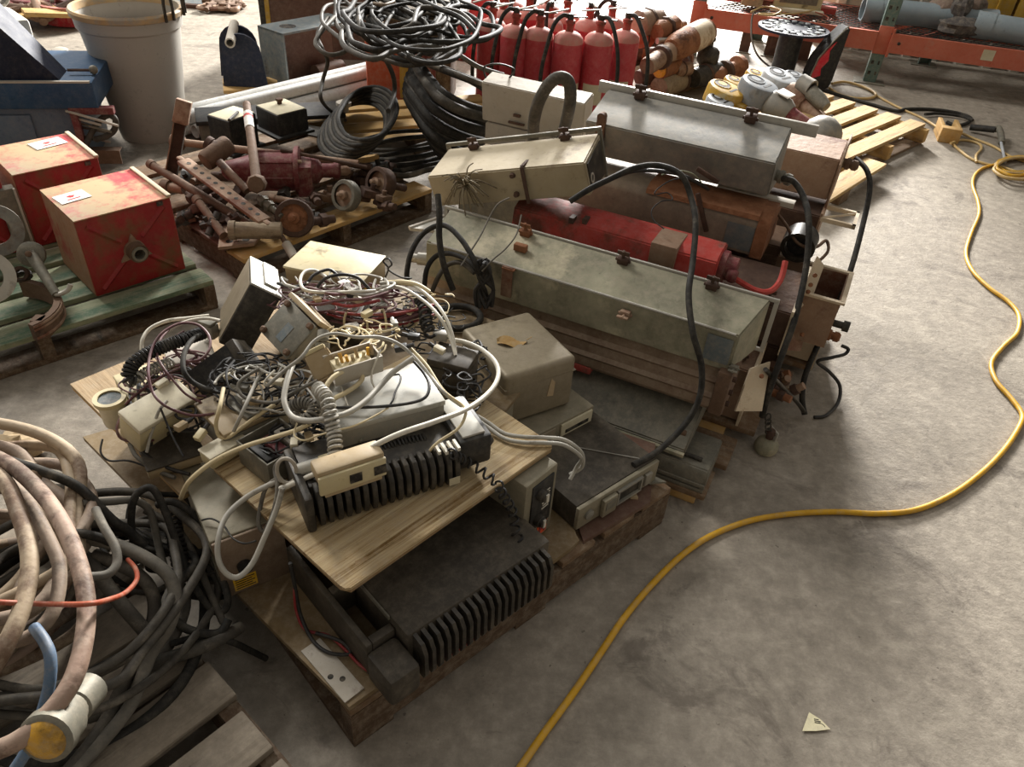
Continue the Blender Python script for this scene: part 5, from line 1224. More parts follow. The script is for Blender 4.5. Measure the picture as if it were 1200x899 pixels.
# ------------------------------------------------------------------ scrap-iron pallet
S0, S1 = at(296, 300, .12), at(503, 222, .12); sd = (S1 - S0).normalized(); sx = -sd.cross(V((0, 0, 1)))
# boards run along the front edge direction (y axis of the pallet)
_o = S0 - V((0, 0, .12))
ax_ = V((sd.y, -sd.x, 0))          # y = z x ax_ = sd
SPM = frame(_o - ax_ * 1.05, ax_)
pallet('timber pallet under the scrap iron with a bright front board', SPM @ Matrix.Translation((0, -.04, 0)), 1.05, .99, .12, 6, .12, 'pallet_brown', 'pallet_dark', name='scrap_pallet')
fb_ = max((o for o in bpy.data.objects if o.parent and o.parent.name == 'scrap_pallet' and o.name.startswith('deck_board')), key=lambda o: o.location.x)
fb_.data.materials[0] = MATS['wood_tan']
def P3(a, b): return at(*a), at(*b)
def rodo(name, label, cat, a, b, r, m, n=12, parts=None, r2=None):
    p, q = P3(a, b); t = thing(name, label, cat, Matrix())
    obj('shaft', MB().cyl(p, q, r, r2, n), m, t)
    d = (q - p).normalized()
    obj('end_collar', MB().cyl(p - d * .004, p + d * .02, r * 1.15, n=n), m, t)
    if parts: parts(t, p, q, d)
    return t
# red motor
p, q = at(298, 200, .25), at(352, 200, .25); d = (q - p).normalized()
t = thing('hydraulic_motor', 'dark red ribbed motor lying in the scrap iron', 'motor', Matrix())
obj('body', MB().lathe([(.055, -.05), (.070, 0), (.084, .005), (.084, .165), (.090, .17), (.090, .195), (.06, .2)], p, d, 24), 'maroon', t)
for i in range(8):
    a = i * PI / 4; r = MB().ring(p, d, .084, 8)[i]; obj('rib', MB().cyl(r + d * .01, r + d * .165, .006, n=6), 'maroon', t)
obj('flange', MB().lathe([(.098, .17), (.102, .175), (.102, .19), (.07, .192)], p, d, 24), 'maroon', t)
obj('bracket', MB().loft([[p + d * .2 + V((0, 0, .06)), p + d * .2 + V((0, 0, -.09)), p + d * .24 + V((0, 0, -.09)), p + d * .24 + V((0, 0, .06))], [p + d * .2 + V((.0, -.09, .05)), p + d * .2 + V((0, -.09, -.08)), p + d * .26 + V((0, -.09, -.08)), p + d * .26 + V((0, -.09, .05))]]), 'maroon', t)
obj('nose', MB().lathe([(.06, .2), (.055, .26), (.03, .28), (.03, .33), (.036, .33), (.036, .35), (.02, .36)], p, d, 18), 'maroon', t)
obj('drive_nut', MB().lathe([(.022, .36), (.022, .385), (.012, .40)], p, d, 8), 'rusty_pink', t)
obj('tail_cone', MB().lathe([(.055, -.05), (.04, -.11), (.02, -.13)], p, d, 20), 'maroon', t)
for a in (0, 2, 4, 6): r = MB().ring(p + d * .19, d, .094, 8)[a]; obj('bolt', MB().cyl(r, r + d * .016, .008, n=6), 'rusty_pink', t)
# sledge hammer
p, q = at(301, 215, .33), at(289, 122, .42); d = (q - p).normalized()
t = thing('sledge_hammer', 'sledge hammer with octagonal head and taped handle standing in the scrap iron', 'hammer', Matrix())
obj('handle', MB().tube([p, p.lerp(q, .5), q], lambda f: .020 - .003 * f, 10), 'rust_brown', t)
hx = V((.25, -.85, .35)).normalized(); obj('head', MB().lathe([(.030, -.06), (.036, -.05), (.036, .05), (.030, .06)], p, hx, 8), 'rust_brown', t)
obj('tape', MB().cyl(p.lerp(q, .66), p.lerp(q, .86), .020, n=12), 'white_paper', t); obj('tape_band', MB().cyl(p.lerp(q, .79), p.lerp(q, .82), .0205, n=12), 'ink_red', t)
# mallet
p, q = at(240, 190, .33), at(266, 170, .37); d = (q - p).normalized()
t = thing('round_mallet', 'rusty round mallet head with short handle in the scrap iron', 'mallet', Matrix())
obj('head', MB().lathe([(.036, 0), (.04, .008), (.04, (q - p).length), (.035, (q - p).length + .01)], p, d, 20), 'rust_brown', t); obj('handle', MB().cyl(at(257, 190, .34), at(290, 224, .27), .016, n=10), 'rust_brown', t)
# perforated bar
p, q = at(214, 186, .33), at(310, 257, .24); M = frame(p, q - p); L_ = (q - p).length
t = thing('drilled_bar', 'flat rusty bar with a row of eleven holes lying over the scrap iron', 'bar', M)
obj('plate', MB().box(0, L_, -.028, .028, -.018, 0, bev=.006), 'rusty_pink', t)
for i in range(11): obj('hole', MB().lathe([(.009, -.001), (.009, .0008)], (L_ * (.08 + .084 * i), 0, 0), n=12), 'ink', t)
for x, s in ((0, -1), (L_, 1)): obj('end_tab', MB().box(min(x, x + s * .03), max(x, x + s * .03), -.011, .011, -.014, -.002, bev=.004), 'rusty_pink', t)
rodo('round_bar', 'long round rusty bar slanting across the front of the scrap iron', 'bar', (176, 192, .25), (300, 268, .17), .017, 'rust_brown')
rodo('cross_pipe', 'rusty pipe with a clamped end lying across the back of the scrap iron', 'pipe', (206, 166, .30), (420, 192, .26), .016, 'rusty_pink', parts=lambda t, p, q, d: obj('clamp_head', MB().lathe([(.028, -.02), (.034, -.01), (.034, .03), (.02, .04)], p, d, 8), 'rust_brown', t))
p, q = at(201, 205, .22), at(216, 120, .50); M = frame(p, q - p, (.2, -1, 0)); L_ = (q - p).length
t = thing('steel_channel', 'black steel channel standing upright out of the scrap iron', 'channel', M)
obj('web', MB().box(0, L_, -.02, .02, -.004, 0), 'rust_dark', t); obj('flange', MB().box(0, L_, -.024, -.02, -.004, .03), 'black_metal', t); obj('flange', MB().box(0, L_, .02, .024, -.004, .03), 'rusty_pink', t)
obj('sleeve', MB().box(L_ * .72, L_ + .01, -.03, .03, -.01, .034, bev=.004), 'rusty_pink', t)
rodo('round_billet', 'short thick round billet with bright end at the front of the scrap iron', 'billet', (270, 270, .20), (330, 270, .20), .032, 'log', 18)
rodo('long_shaft', 'brown shaft sloping down to a bracket at the left front of the scrap iron', 'shaft', (230, 233, .24), (262, 276, .17), .016, 'rust_brown')
rodo('nut_spindle', 'greasy spindle with big nuts in the middle of the scrap iron', 'spindle', (304, 232, .26), (330, 254, .22), .012, 'galv_dark', parts=lambda t, p, q, d: [obj('nut', MB().lathe([(.022, s), (.024, s + .004), (.022, s + .022)], p, d, 6), 'galv_dark', t) for s in (.01, .045)])
rodo('thin_drive_shaft', 'thin shaft with a pale socket hanging over the front board', 'shaft', (318, 258, .21), (338, 290, .15), .010, 'rust_brown', parts=lambda t, p, q, d: obj('socket', MB().cyl(q - d * .02, q + d * .05, .018, n=12), 'pale_steel', t))
rodo('iron_handle', 'rusty iron handle with collar at the left of the scrap iron', 'bar', (160, 215, .20), (215, 222, .20), .020, 'rusty_pink', 12, parts=lambda t, p, q, d: obj('collar', MB().cyl(p.lerp(q, .55), p.lerp(q, .7), .03, n=12), 'rust_brown', t))
rodo('short_pipe', 'short brown pipe lying behind the billet', 'pipe', (318, 232, .20), (350, 238, .20), .015, 'rusty_pink')
rodo('open_pipe', 'open-ended pipe pointing right at the back of the scrap iron', 'pipe', (392, 190, .22), (436, 196, .22), .014, 'rust_dark', parts=lambda t, p, q, d: obj('bore', MB().lathe([(.012, 0), (.012, .001)], q, d, 12), 'ink', t))
rodo('timber_stick', 'square wooden stick at the back right of the scrap iron', 'stick', (395, 192, .20), (444, 184, .22), .018, 'wood_tan', 4)
rodo('dark_billet', 'dark round stub behind the black battery case', 'stub', (244, 168, .30), (258, 176, .28), .028, 'rust_dark', 16)
rodo('bent_rod', 'long thin rod running along the back of the motor', 'rod', (330, 176, .34), (430, 196, .28), .008, 'rust_dark', 8)
for a, b, h, lb in (((205, 250, .14), (262, 292, .13), .12, 'flat brown steel plate at the front left of the scrap iron'), ((215, 225, .16), (250, 262, .15), .10, 'second brown plate behind the front one in the scrap iron'), ((330, 150, .13), (395, 165, .13), .12, 'dark steel plate under the second battery case')):
    p, q = P3(a, b); M = frame(p, q - p); L_ = (q - p).length; t = thing('steel_plate', lb, 'plate', M)
    obj('plate', MB().box(0, L_, 0, h, -.012, 0, bev=.003), 'brown_plate' if 'brown' in lb else 'black_metal', t)
    for x in (.2, .8): obj('hole', MB().lathe([(.012, -.001), (.012, .0008)], (L_ * x, h * .3, 0), n=12), 'ink', t)
p, q = at(256, 293, .14), at(300, 285, .14); M = frame(p, q - p); t = thing('hole_bracket', 'pale rusty bracket plate with big holes at the front of the scrap iron', 'bracket', M)
obj('plate', MB().slab([(0, 0), (.13, -.02), (.17, .03), (.13, .10), (.03, .10)], -.0, .012), 'rusty_pink', t); obj('step', MB().slab([(.02, .06), (.12, .05), (.14, .11), (.03, .12)], .0, .035), 'rusty_pink', t)
for x, y, z in ((.05, .03, .012), (.11, .02, .012), (.08, .09, .035)): obj('hole', MB().lathe([(.014, z - .002), (.014, z + .0008)], (x, y, 0), n=14), 'ink', t)
def wheel(label, c, ax, R, wd, m, hub):
    c = at(*c); ax = V(ax).normalized(); t = thing('flywheel', label, 'wheel', Matrix())
    obj('tyre', MB().lathe([(R * .72, 0), (R * .95, 0), (R, .006), (R, wd - .006), (R * .95, wd), (R * .72, wd)], c, ax, 26, cap=False), m, t)
    obj('web', MB().lathe([(.002, wd * .3), (R * .74, wd * .2), (R * .74, wd * .7), (.002, wd * .8)], c, ax, 26), hub, t)
    obj('hub', MB().lathe([(R * .3, wd * .5), (R * .3, wd + .008), (R * .16, wd + .012), (R * .14, wd + .03), (.004, wd + .032)], c, ax, 16), hub, t)
    obj('axle', MB().cyl(c - ax * .12, c + ax * wd * .4, R * .24, n=12), 'rust_dark', t)
    return t
wheel('rusty iron wheel at the front of the scrap iron beside the billet', (346, 256, .20), (.15, -.85, .45), .075, .04, 'rust_dark', 'rust')
wheel('grey-tyred iron wheel at the right front of the scrap iron', (410, 230, .20), (-.45, -.75, .4), .065, .045, 'galv_dark', 'rusty_pink')
wheel('dark iron wheel at the back right of the scrap iron', (452, 216, .20), (-.55, -.7, .4), .068, .06, 'rust_dark', 'rusty_pink')
rn = random.Random(14)
for i in range(60):
    x, y = rn.uniform(215, 470), 0; y = rn.uniform(205, 265) if x < 380 else rn.uniform(195, 245)
    p = at(x, y, rn.uniform(.13, .20)); t = thing('scrap_fitting', 'small rusty or greasy fitting lying loose among the scrap iron', 'fitting', Matrix.Translation(p) @ rotz(rn.uniform(0, 360)) @ roty(rn.uniform(-40, 40)), 'small fittings in the scrap iron')
    m = rn.choice(['rust_dark', 'rust_brown', 'rust_dark', 'black_metal', 'black_metal']); s = rn.uniform(.8, 1.5)
    if i % 2: obj('sleeve', MB().cyl((-.04 * s, 0, 0), (.04 * s, 0, 0), .013 * s, n=10), m, t); obj('nut', MB().cyl((-.012 * s, 0, 0), (.012 * s, 0, 0), .021 * s, n=6), m, t)
    else: obj('block', MB().box(-.03 * s, .03 * s, -.02 * s, .02 * s, -.012 * s, .012 * s, bev=.004), m, t); obj('stub', MB().cyl((0, 0, .01 * s), (0, 0, .03 * s), .009 * s, n=8), m, t)

# ------------------------------------------------------------------ black battery cases, white pipes, steel pieces behind
for nm, (fa, fb, h, z, dp, lb) in enumerate((((242, 135), (268, 143), .166, .29, .17, 'black battery case at the back left of the scrap iron'), ((299, 124), (325, 136), .115, .30, .17, 'black battery case with a terminal bolt, right of the other one'))):
    M, L_ = pf(fa, fb, z, h); t = thing('battery_case', lb, 'battery', M)
    obj('case', MB().box(0, L_, 0, dp, 0, h, bev=.005), 'black_plastic', t); obj('foot_flange', MB().box(-.02, L_ + .02, -.02, dp + .02, 0, .016, bev=.004), 'black_plastic', t)
    obj('lid', MB().box(.004, L_ - .004, .004, dp - .004, h, h + .004, bev=.002), 'label_pale', t)
    if nm: obj('terminal', MB().lathe([(.012, 0), (.012, .02), (.018, .02), (.018, .03)], (L_ * .3, dp * .6, h), n=8), 'rust_dark', t)
    else: obj('bar', MB().tube([V((L_ * .7, .10, h + .01)), V((L_ * 1.2, -.02, h + .02))], .008, 6), 'black_metal', t)
t = thing('battery_tray', 'dark low tray under the black battery cases', 'tray', frame(at(244, 182, 0), at(392, 172, 0) - at(244, 182, 0)))
obj('deck', MB().box(-.03, .72, .0, .22, .152, .174, bev=.004), 'black_plastic', t)
for x in (-.02, .36, .65): obj('leg', MB().box(x, x + .06, .02, .2, 0, .15, bev=.004), 'galv_dark', t)
obj('cap', MB().lathe([(.025, .17), (.025, .2), (.04, .205), (.04, .22), (.03, .225)], (.72, .05, 0), n=14), 'pale_steel', t)
p0, p1 = at(222, 152, .05), at(426, 99, .05); pd = V((p1 - p0).xyz); n_ = V((-pd.y, pd.x, 0)).normalized()
g = 'white pipes on the floor behind the battery cases'
proto = None
for i in range(6):
    o = p0 + n_ * (-.05 + .075 * i) + V((0, 0, .005 if i < 4 else .06)) - pd.normalized() * (.02 * (i % 3)) 
    if i >= 4: o = p0 + n_ * (-.01 + .075 * (i - 4)) + V((0, 0, .07))
    if proto is None:
        proto = tag(obj('white_pipe', MB().pipe(V((0, 0, 0)), V((pd.length + .1, 0, 0)), .036, .030, 20), 'white_pipe'), 'long white pipe in the bundle on the floor behind the battery cases', 'pipe', g); q = proto
    else: q = proto.copy(); COL.objects.link(q)
    q.matrix_world = frame(o, pd)
t = thing('standing_panel', 'tall brown steel panel with a yellow edge standing behind the floor pipes', 'panel', frame(at(318, 66, 0) , V((1, .12, 0))))
obj('sheet', MB().box(.02, .72, 0, .03, .0, .95, M=rotx(-6)), 'brown_plate', t); obj('edge', MB().box(-.01, .02, -.005, .05, 0, .97, M=rotx(-6)), 'yellow_panel', t)
obj('back_frame', MB().box(-.05, -.01, .03, .2, 0, .9), 'black_metal', t)
M, L_ = pf((341, 112), (404, 96), 0)
t = thing('steel_bracket', 'grey steel box bracket with a round hole in its top flange', 'bracket', M)
obj('side_plate', MB().box(-.012, .0, -.0, .24, 0, .36), 'bluish_steel', t); obj('top_flange', MB().box(-.012, L_ + .1, .0, .24, .35, .362), 'bluish_steel', t)
obj('back_plate', MB().box(0, L_ + .1, .22, .23, 0, .35), 'brown_plate', t); obj('bottom_flange', MB().box(0, L_ + .1, .02, .24, 0, .012), 'brown_plate', t)
obj('hole', MB().lathe([(.05, .3615), (.05, .363)], (.12, .12, 0), n=20), 'ink', t); obj('spool', MB().cyl((.28, .1, .06), (.5, .1, .06), .05, n=16), 'brown_plate', t)
M, L_ = pf((268, 120), (325, 118), 0)
t = thing('small_pallet', 'small tan timber block base under the black rounded plates', 'pallet', M)
for y in (.0, .14): obj('board', MB().box(-.02, L_ + .02, y, y + .1, .05, .07, bev=.003), 'wood_tan', t)
for x in (.0, L_ - .08): obj('block', MB().box(x, x + .08, 0, .22, 0, .05, bev=.003), 'wood_tan', t)
c0 = M @ V((L_ * .42, .08, .072)); t = thing('rounded_plates', 'pair of black round-topped plates joined by a tube', 'bracket', frame(c0, V((1, .1, 0)) ))
def stad(w, h, n=10): return [(-w, 0), (w, 0)] + [(w * .86 * math.cos(a), h - w * .86 + w * .86 * math.sin(a)) for a in [i * PI / n for i in range(n + 1)]]
for y in (-.03, .16):
    b = MB(); pr = stad(.13, .30); b.loft([[V((x + (.0 if y < 0 else -.06), y, z)) for x, z in pr], [V((x + (0 if y < 0 else -.06), y + .02, z)) for x, z in pr]]); obj('plate', b, 'navy_plate', t)
obj('tube', MB().pipe(V((-.03, -.12, .27)), V((-.08, .22, .29)), .028, .020, 16), 'pale_steel', t)

# ------------------------------------------------------------------ cable heap in the middle of the back
c = at(452, 128, 0)
t = thing('orange_machine', 'orange machine casing half buried under black cables', 'machine', frame(c + V((-.12, .05, 0)), V((1, .12, 0))))
obj('casing', MB().box(0, .34, 0, .35, 0, .40, bev=.02), 'orange_box', t); obj('side', MB().box(.26, .42, .01, .3, .0, .36, bev=.02), 'maroon', t); obj('stripe', MB().box(.20, .25, -.004, .01, .05, .34, bev=.004), 'yellow_panel', t)
t = thing('cable_stand', 'tall wooden post carrying the black cable coils', 'stand', c + V((.16, .22, 0)))
obj('post', MB().box(-.18, .22, -.10, .25, .0, .50, bev=.01), 'pallet_dark', t); obj('cap_board', MB().box(-.26, .30, -.18, .32, .50, .54, bev=.006), 'pallet_grey', t)
t = thing('cable_pallet', 'tan pallet under the black cable heap', 'pallet', frame(at(378, 192, 0), at(520, 178, 0) - at(378, 192, 0)))
for y in (.0, .16, .32, .48): obj('board', MB().box(0, 1.1, y, y + .11, .08, .10, bev=.003), 'wood_tan', t)
for x in (.02, .5, 1.0): obj('bearer', MB().box(x, x + .08, 0, .6, 0, .08), 'pallet_dark', t)
def ell(cx, cy, rx, ry, z, ph=0, tz=0, n=14, jit=0, rn=None, tilt=0):
    out = []
    for i in range(n):
        a = 2 * PI * i / n + ph; dx, dy = rx * math.cos(a), ry * math.sin(a)
        x = cx + dx * math.cos(tilt) - dy * math.sin(tilt); y = cy + dx * math.sin(tilt) + dy * math.cos(tilt)
        out.append(at(x + (rn.uniform(-jit, jit) if rn else 0), y + (rn.uniform(-jit, jit) if rn else 0), z + tz * math.sin(a)))
    return out
rn = random.Random(77)
for i in range(24):
    cable('upper_coil', 'black cable turn in the coil on top of the cable heap', 'cable', rn.choice(['rubber', 'rubber', 'rubber_dusty']), rn.uniform(.008, .0125), ell(466 + rn.uniform(-42, 46), 22 + rn.uniform(-22, 20), rn.uniform(36, 80), rn.uniform(12, 34), .56 + .007 * i, rn.uniform(0, 6), rn.uniform(-.07, .07), 12, 6, rn, rn.uniform(-.5, .5)), 5, 8, True, 'black cables coiled on top of the cable heap')
for i in range(9):
    cable('round_coil', 'black cable turn in the neat round coil leaning at the front of the cable heap', 'cable', ('rubber', 'rubber_dusty')[i % 2], .011, ell(431 - i * 2.2, 133 + i * 2.6, 36 + i * .8, 29, .30 - .012 * i, 0, .06, 14, .8, rn, -.55), 5, 8, True, 'turns of the neat round black coil')
for i in range(13):
    f = i / 12; y0 = 82 + 64 * f; x0 = 498 - 14 * math.sin(f * 3)
    z0 = .60 - .38 * f + rn.uniform(-.02, .02)
    pth = f'{x0-8:.0f},{y0-10:.0f},{z0-.02:.2f} {x0+2:.0f},{y0+6:.0f},{z0:.2f} {x0+24:.0f},{y0+30+8*f:.0f},{z0-.02:.2f} {x0+60:.0f},{y0+46+14*f:.0f},{z0-.08:.2f} {x0+100:.0f},{y0+52+18*f:.0f},{max(.08,z0-.16):.2f} {x0+128:.0f},{y0+44+22*f:.0f},{max(.06,z0-.22):.2f}'
    cable('thick_black_hose', 'thick grey-black hose in the bundle sweeping right behind the beige housing', 'hose', ('rubber', 'rubber_dusty', 'rubber')[i % 3], .021, pth, 6, 9, group='thick hoses sweeping behind the beige housing')
for i in range(9):
    x0 = 505 + i * 8 + rn.uniform(-4, 4)
    cable('back_hose', 'dark cable running over the back of the thick hose bundle', 'cable', rn.choice(['rubber', 'rubber_dusty', 'rubber_grey']), rn.uniform(.010, .014), f'{x0-40:.0f},{60+i*3},.66 {x0-10:.0f},{72+i*3},.64 {x0+25:.0f},{86+i*3},.56 {x0+60:.0f},{104+i*4},.44 {x0+95:.0f},{118+i*4},.34', 6, 8, group='cables over the back of the hose bundle')
for i in range(8):
    y0 = 150 + i * 6
    cable('low_hose', 'dark cable lying low between the round coil and the scrap iron', 'cable', rn.choice(['rubber', 'rubber', 'rubber_dusty']), rn.uniform(.010, .016), f'{385+i*9},{y0+10},.13 {420+i*8},{y0+14},.14 {460+i*6},{y0+8+rn.uniform(-5,5):.0f},.15 {510+i*3},{y0+2},.16 {560},{y0-6},.18', 6, 8, group='low cables behind the scrap iron')
H = 1.6
for lb, m, r, p in (('thin black cable hanging from the coil top to the pipes', 'rubber_dusty', .010, '385,20,0.58 372,40,0.56 378,58,0.53 384,72,0.46 378,95,0.36 376,115,0.32 388,130,0.20 405,141,0.12'),
    ('pale cable loop hanging at the left of the upper coil', 'rubber_grey', .011, '392,20,0.61 376,38,0.59 370,52,0.56 385,64,0.53 404,60,0.53 409,45,0.56 400,30,0.59'),
    ('black cable running down the middle of the heap into the round coil', 'rubber_dusty', .012, '420,20,0.69 425,40,0.66 440,55,0.59 452,70,0.51 461,90,0.42 462,110,0.34 455,130,0.34'),
    ('black cable loop reaching right in front of the red drum, outer', 'rubber', .012, '500,10,0.64 530,12,0.66 550,24,0.64 556,42,0.59 543,54,0.54 520,58,0.53 490,52,0.53 465,44,0.54'),
    ('black cable loop reaching right in front of the red drum, inner', 'rubber_dusty', .011, '495,15,0.62 515,17,0.64 530,28,0.62 532,40,0.58 520,46,0.54 500,46,0.54'),
    ('grey cable leaning over the orange machine', 'rubber_grey', .013, '470,40,0.56 500,50,0.53 530,60,0.48 560,78,0.40 590,88,0.34'),
    ('yellow-stained cable across the upper coil', 'hose_tan', .009, '438,4,0.70 450,6,0.70 462,2,0.70')):
    cable('loose_cable', lb, 'cable', m, r, p, 8, 9)
# red drum
t = thing('red_drum', 'red steel drum standing behind the cable heap', 'drum', at(540, 72, 0) + V((0, .22, 0)))
obj('body', MB().lathe([(.20, 0), (.21, .01), (.205, .03), (.205, .26), (.215, .27), (.205, .28), (.205, .52), (.215, .53), (.205, .54), (.205, .78), (.21, .80), (.19, .80)], n=32), 'red_drum', t); obj('hoop', MB().pipe((0, 0, .79), (0, 0, .81), .215, .19, 32), 'maroon', t)

# ------------------------------------------------------------------ fire extinguishers
def extinguisher(label, M, mirror=1, hose_k=1.0):
    t = thing('fire_extinguisher', label, 'fire extinguisher', M, 'old red fire extinguishers')
    bd = obj('cylinder', MB().lathe([(.078, 0), (.088, .008), (.088, .43)], n=26), 'red_ext', t)
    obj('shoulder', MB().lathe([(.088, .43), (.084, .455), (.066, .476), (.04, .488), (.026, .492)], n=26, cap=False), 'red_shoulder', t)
    obj('neck', MB().lathe([(.026, .49), (.024, .50), (.024, .53), (.03, .535), (.03, .55), (.018, .555)], n=14), 'red_old', t)
    b = MB(); b.box(-.016, .016, -.014, .014, .55, .585, bev=.004); v = obj('valve', b, 'black_metal', t)
    obj('lever', MB().box(-.01, .11, -.009, .009, .595, .602, M=roty(-12) , bev=.002), 'galv_bright', v)
    obj('carry_handle', MB().box(.0, .10, -.009, .009, .565, .572, bev=.002), 'black_metal', v)
    P = [V((-.012 * mirror, 0, .57)), V((-.05 * mirror, -.01, .575)), V((-.10 * mirror, -.03, .53)), V((-.135 * mirror * hose_k, -.055, .42)), V((-.16 * mirror * hose_k, -.075, .30)), V((-.165 * mirror * hose_k, -.085, .18))]
    obj('hose', MB().tube(catmull(P, 6), .012, 9), 'rubber', t, sharp=1.2)
    lb = MB(); r0 = .0885; lb.loft([[V((r0 * math.cos(a), r0 * math.sin(a), z)) for a in [-1.9 + i * .12 for i in range(13)]] + [V(((r0 - .002) * math.cos(a), (r0 - .002) * math.sin(a), z)) for a in [-1.9 + i * .12 for i in reversed(range(13))]] for z in (.09, .21)]); obj('label', lb, 'label_pale', t)
    return t
spec = [(666.5, 45, 10, 'front row, nearest'), (702, 46, -30, 'front row, second from the right'), (632, 40, 15, 'front row, fourth from the right'), (604, 37, 20, 'front row, second from the left'), (577, 30, 30, 'front row, leftmost beside the red drum'), (733, 43, 150, 'front row, rightmost beside the rusty fittings')]
back = [(590, 19, 40, 'second row, leftmost'), (620, 16, -20, 'second row, second from the left'), (644, 29, 60, 'second row, third from the left'), (664, 21, -40, 'second row, behind the nearest'), (690, 30, 100, 'second row, second from the right'), (716, 27, -60, 'second row, rightmost'), (600, 8, 70, 'back row, left'), (642, 12, 20, 'back row, middle')]
ext0 = None
for i, (x, y, rz, w) in enumerate(spec + back):
    p = at(x, y, .45); M = Matrix.Translation((p.x, p.y, 0)) @ rotz(rz)
    lb = 'red fire extinguisher with black hose, ' + w
    if i == 1 or i == 5: extinguisher(lb, M, -1, 1.15) if i == 1 else extinguisher(lb, M @ rotz(180), -1, 1.3)
    elif ext0 is None: ext0 = extinguisher(lb, M)
    else: dup(ext0, M, lb)

# ------------------------------------------------------------------ rusty pipe fittings
def fitting(name, label, a, b, prof, m, n=18, extra=None):
    """turned body between two points; prof is (radius, fraction along)"""
    p, q = P3(a, b); L_ = (q - p).length; d = (q - p).normalized(); t = thing(name, label, 'pipe fitting', Matrix())
    obj('body', MB().lathe([(r, f * L_) for r, f in prof], p, d, n), m, t)
    if extra: extra(t, p, q, d, L_)
    else: obj('ring_band', MB().lathe([(prof[0][0] * 1.0, L_ * .42), (max(r for r, f in prof) * 1.06, L_ * .44), (max(r for r, f in prof) * 1.06, L_ * .52), (prof[0][0], L_ * .54)], p, d, n), 'rust_dark', t)
    return t
fitting('pipe_stub', 'grey-brown log-like pipe stub at the front of the rusty fittings', (772, 103, .09), (826, 84, .09), [(.066, 0), (.072, .05), (.07, .5), (.068, 1)], 'log')
fitting('pipe_stub', 'pipe stub with a bright orange rusted face in the fittings heap', (773, 82, .20), (792, 76, .20), [(.058, 0), (.06, .1), (.055, 1)], 'rust', extra=lambda t, p, q, d, L_: obj('orange_face', MB().lathe([(.05, -.004), (.05, .002)], p, d, 18), 'lens_amber', t))
fitting('coupling', 'long rusty coupling with a white band pointing up right', (786, 58, .33), (826, 38, .36), [(.06, 0), (.085, .15), (.09, .3), (.09, 1)], 'rust', extra=lambda t, p, q, d, L_: [obj('white_band', MB().lathe([(.0905, L_ * .5), (.092, L_ * .52), (.092, L_ * .93), (.0905, L_ * .95)], p, d, 20), 'cream_metal', t), obj('bore', MB().lathe([(.08, 0), (.08, .003)], q, d, 20), 'ink', t)])
fitting('threaded_nipple', 'rusty threaded nipple below the white-banded coupling', (758, 78, .28), (792, 56, .32), [(.05, 0), (.056, .08), (.05, .12), (.056, .2), (.05, .26), (.056, .34), (.05, .4), (.062, .5), (.062, .8), (.07, .85), (.07, 1)], 'rusty_pink')
fitting('valve_body', 'black valve body with knob on the right of the fittings heap', (818, 64, .22), (842, 68, .22), [(.04, 0), (.06, .15), (.075, .5), (.06, .85), (.04, 1)], 'black_metal', extra=lambda t, p, q, d, L_: [obj('knob', MB().lathe([(.02, .06), (.02, .1), (.03, .1), (.03, .12)], p.lerp(q, .5), (0, 0, 1), 10), 'black_metal', t)])
fitting('yoke', 'rust-brown flanged yoke at the right end of the fittings heap', (830, 92, .10), (869, 76, .14), [(.06, 0), (.065, .3), (.045, .4), (.045, .8), (.075, .84), (.075, .95), (.06, 1)], 'rust')
fitting('dark_pipe_piece', 'dark pipe piece between the log-like stub and the yoke', (812, 92, .12), (840, 84, .12), [(.06, 0), (.07, .4), (.07, 1)], 'black_metal')
fitting('elbow_block', 'big pinkish fitting block at the top of the fittings heap', (744, 30, .42), (774, 26, .42), [(.06, 0), (.09, .12), (.095, .5), (.09, .9), (.06, 1)], 'rusty_pink', 10)
fitting('rusty_union', 'knobbly rusty union right of the big top fitting', (770, 38, .40), (792, 28, .42), [(.05, 0), (.07, .2), (.055, .5), (.07, .8), (.05, 1)], 'rust', 9)
fitting('small_nipple', 'small rusty nipple on the far side of the fittings heap', (786, 32, .40), (802, 30, .40), [(.035, 0), (.045, .3), (.03, .6), (.03, 1)], 'rust')
fitting('orange_stub', 'orange-red stub under the big top fitting', (744, 46, .34), (764, 44, .34), [(.05, 0), (.06, .3), (.06, .8), (.04, 1)], 'orange_box')
fitting('short_stub', 'short pale-ended stub beside the orange-faced one', (792, 82, .18), (808, 80, .18), [(.036, 0), (.045, .2), (.045, 1)], 'rusty_pink')
fitting('back_stub', 'dark stub at the left foot of the fittings heap', (748, 92, .12), (770, 86, .14), [(.05, 0), (.06, .3), (.06, 1)], 'rust_dark')
fitting('low_stub', 'rust-brown stub buried in the middle of the fittings heap', (760, 66, .20), (790, 70, .20), [(.06, 0), (.07, .5), (.06, 1)], 'rust_dark')
fitting('chrome_clip_pipe', 'narrow pipe with bright clips above the threaded nipple', (770, 48, .36), (800, 46, .36), [(.02, 0), (.02, 1)], 'chrome')
t = thing('fittings_board', 'brown planks under the heap of rusty fittings', 'planks', frame(at(765, 118, 0), at(845, 96, 0) - at(765, 118, 0)))
for y in (.0, .2, .4, .6): obj('plank', MB().box(-.1, .7, y, y + .13, 0, .03, bev=.004), 'pallet_brown', t)
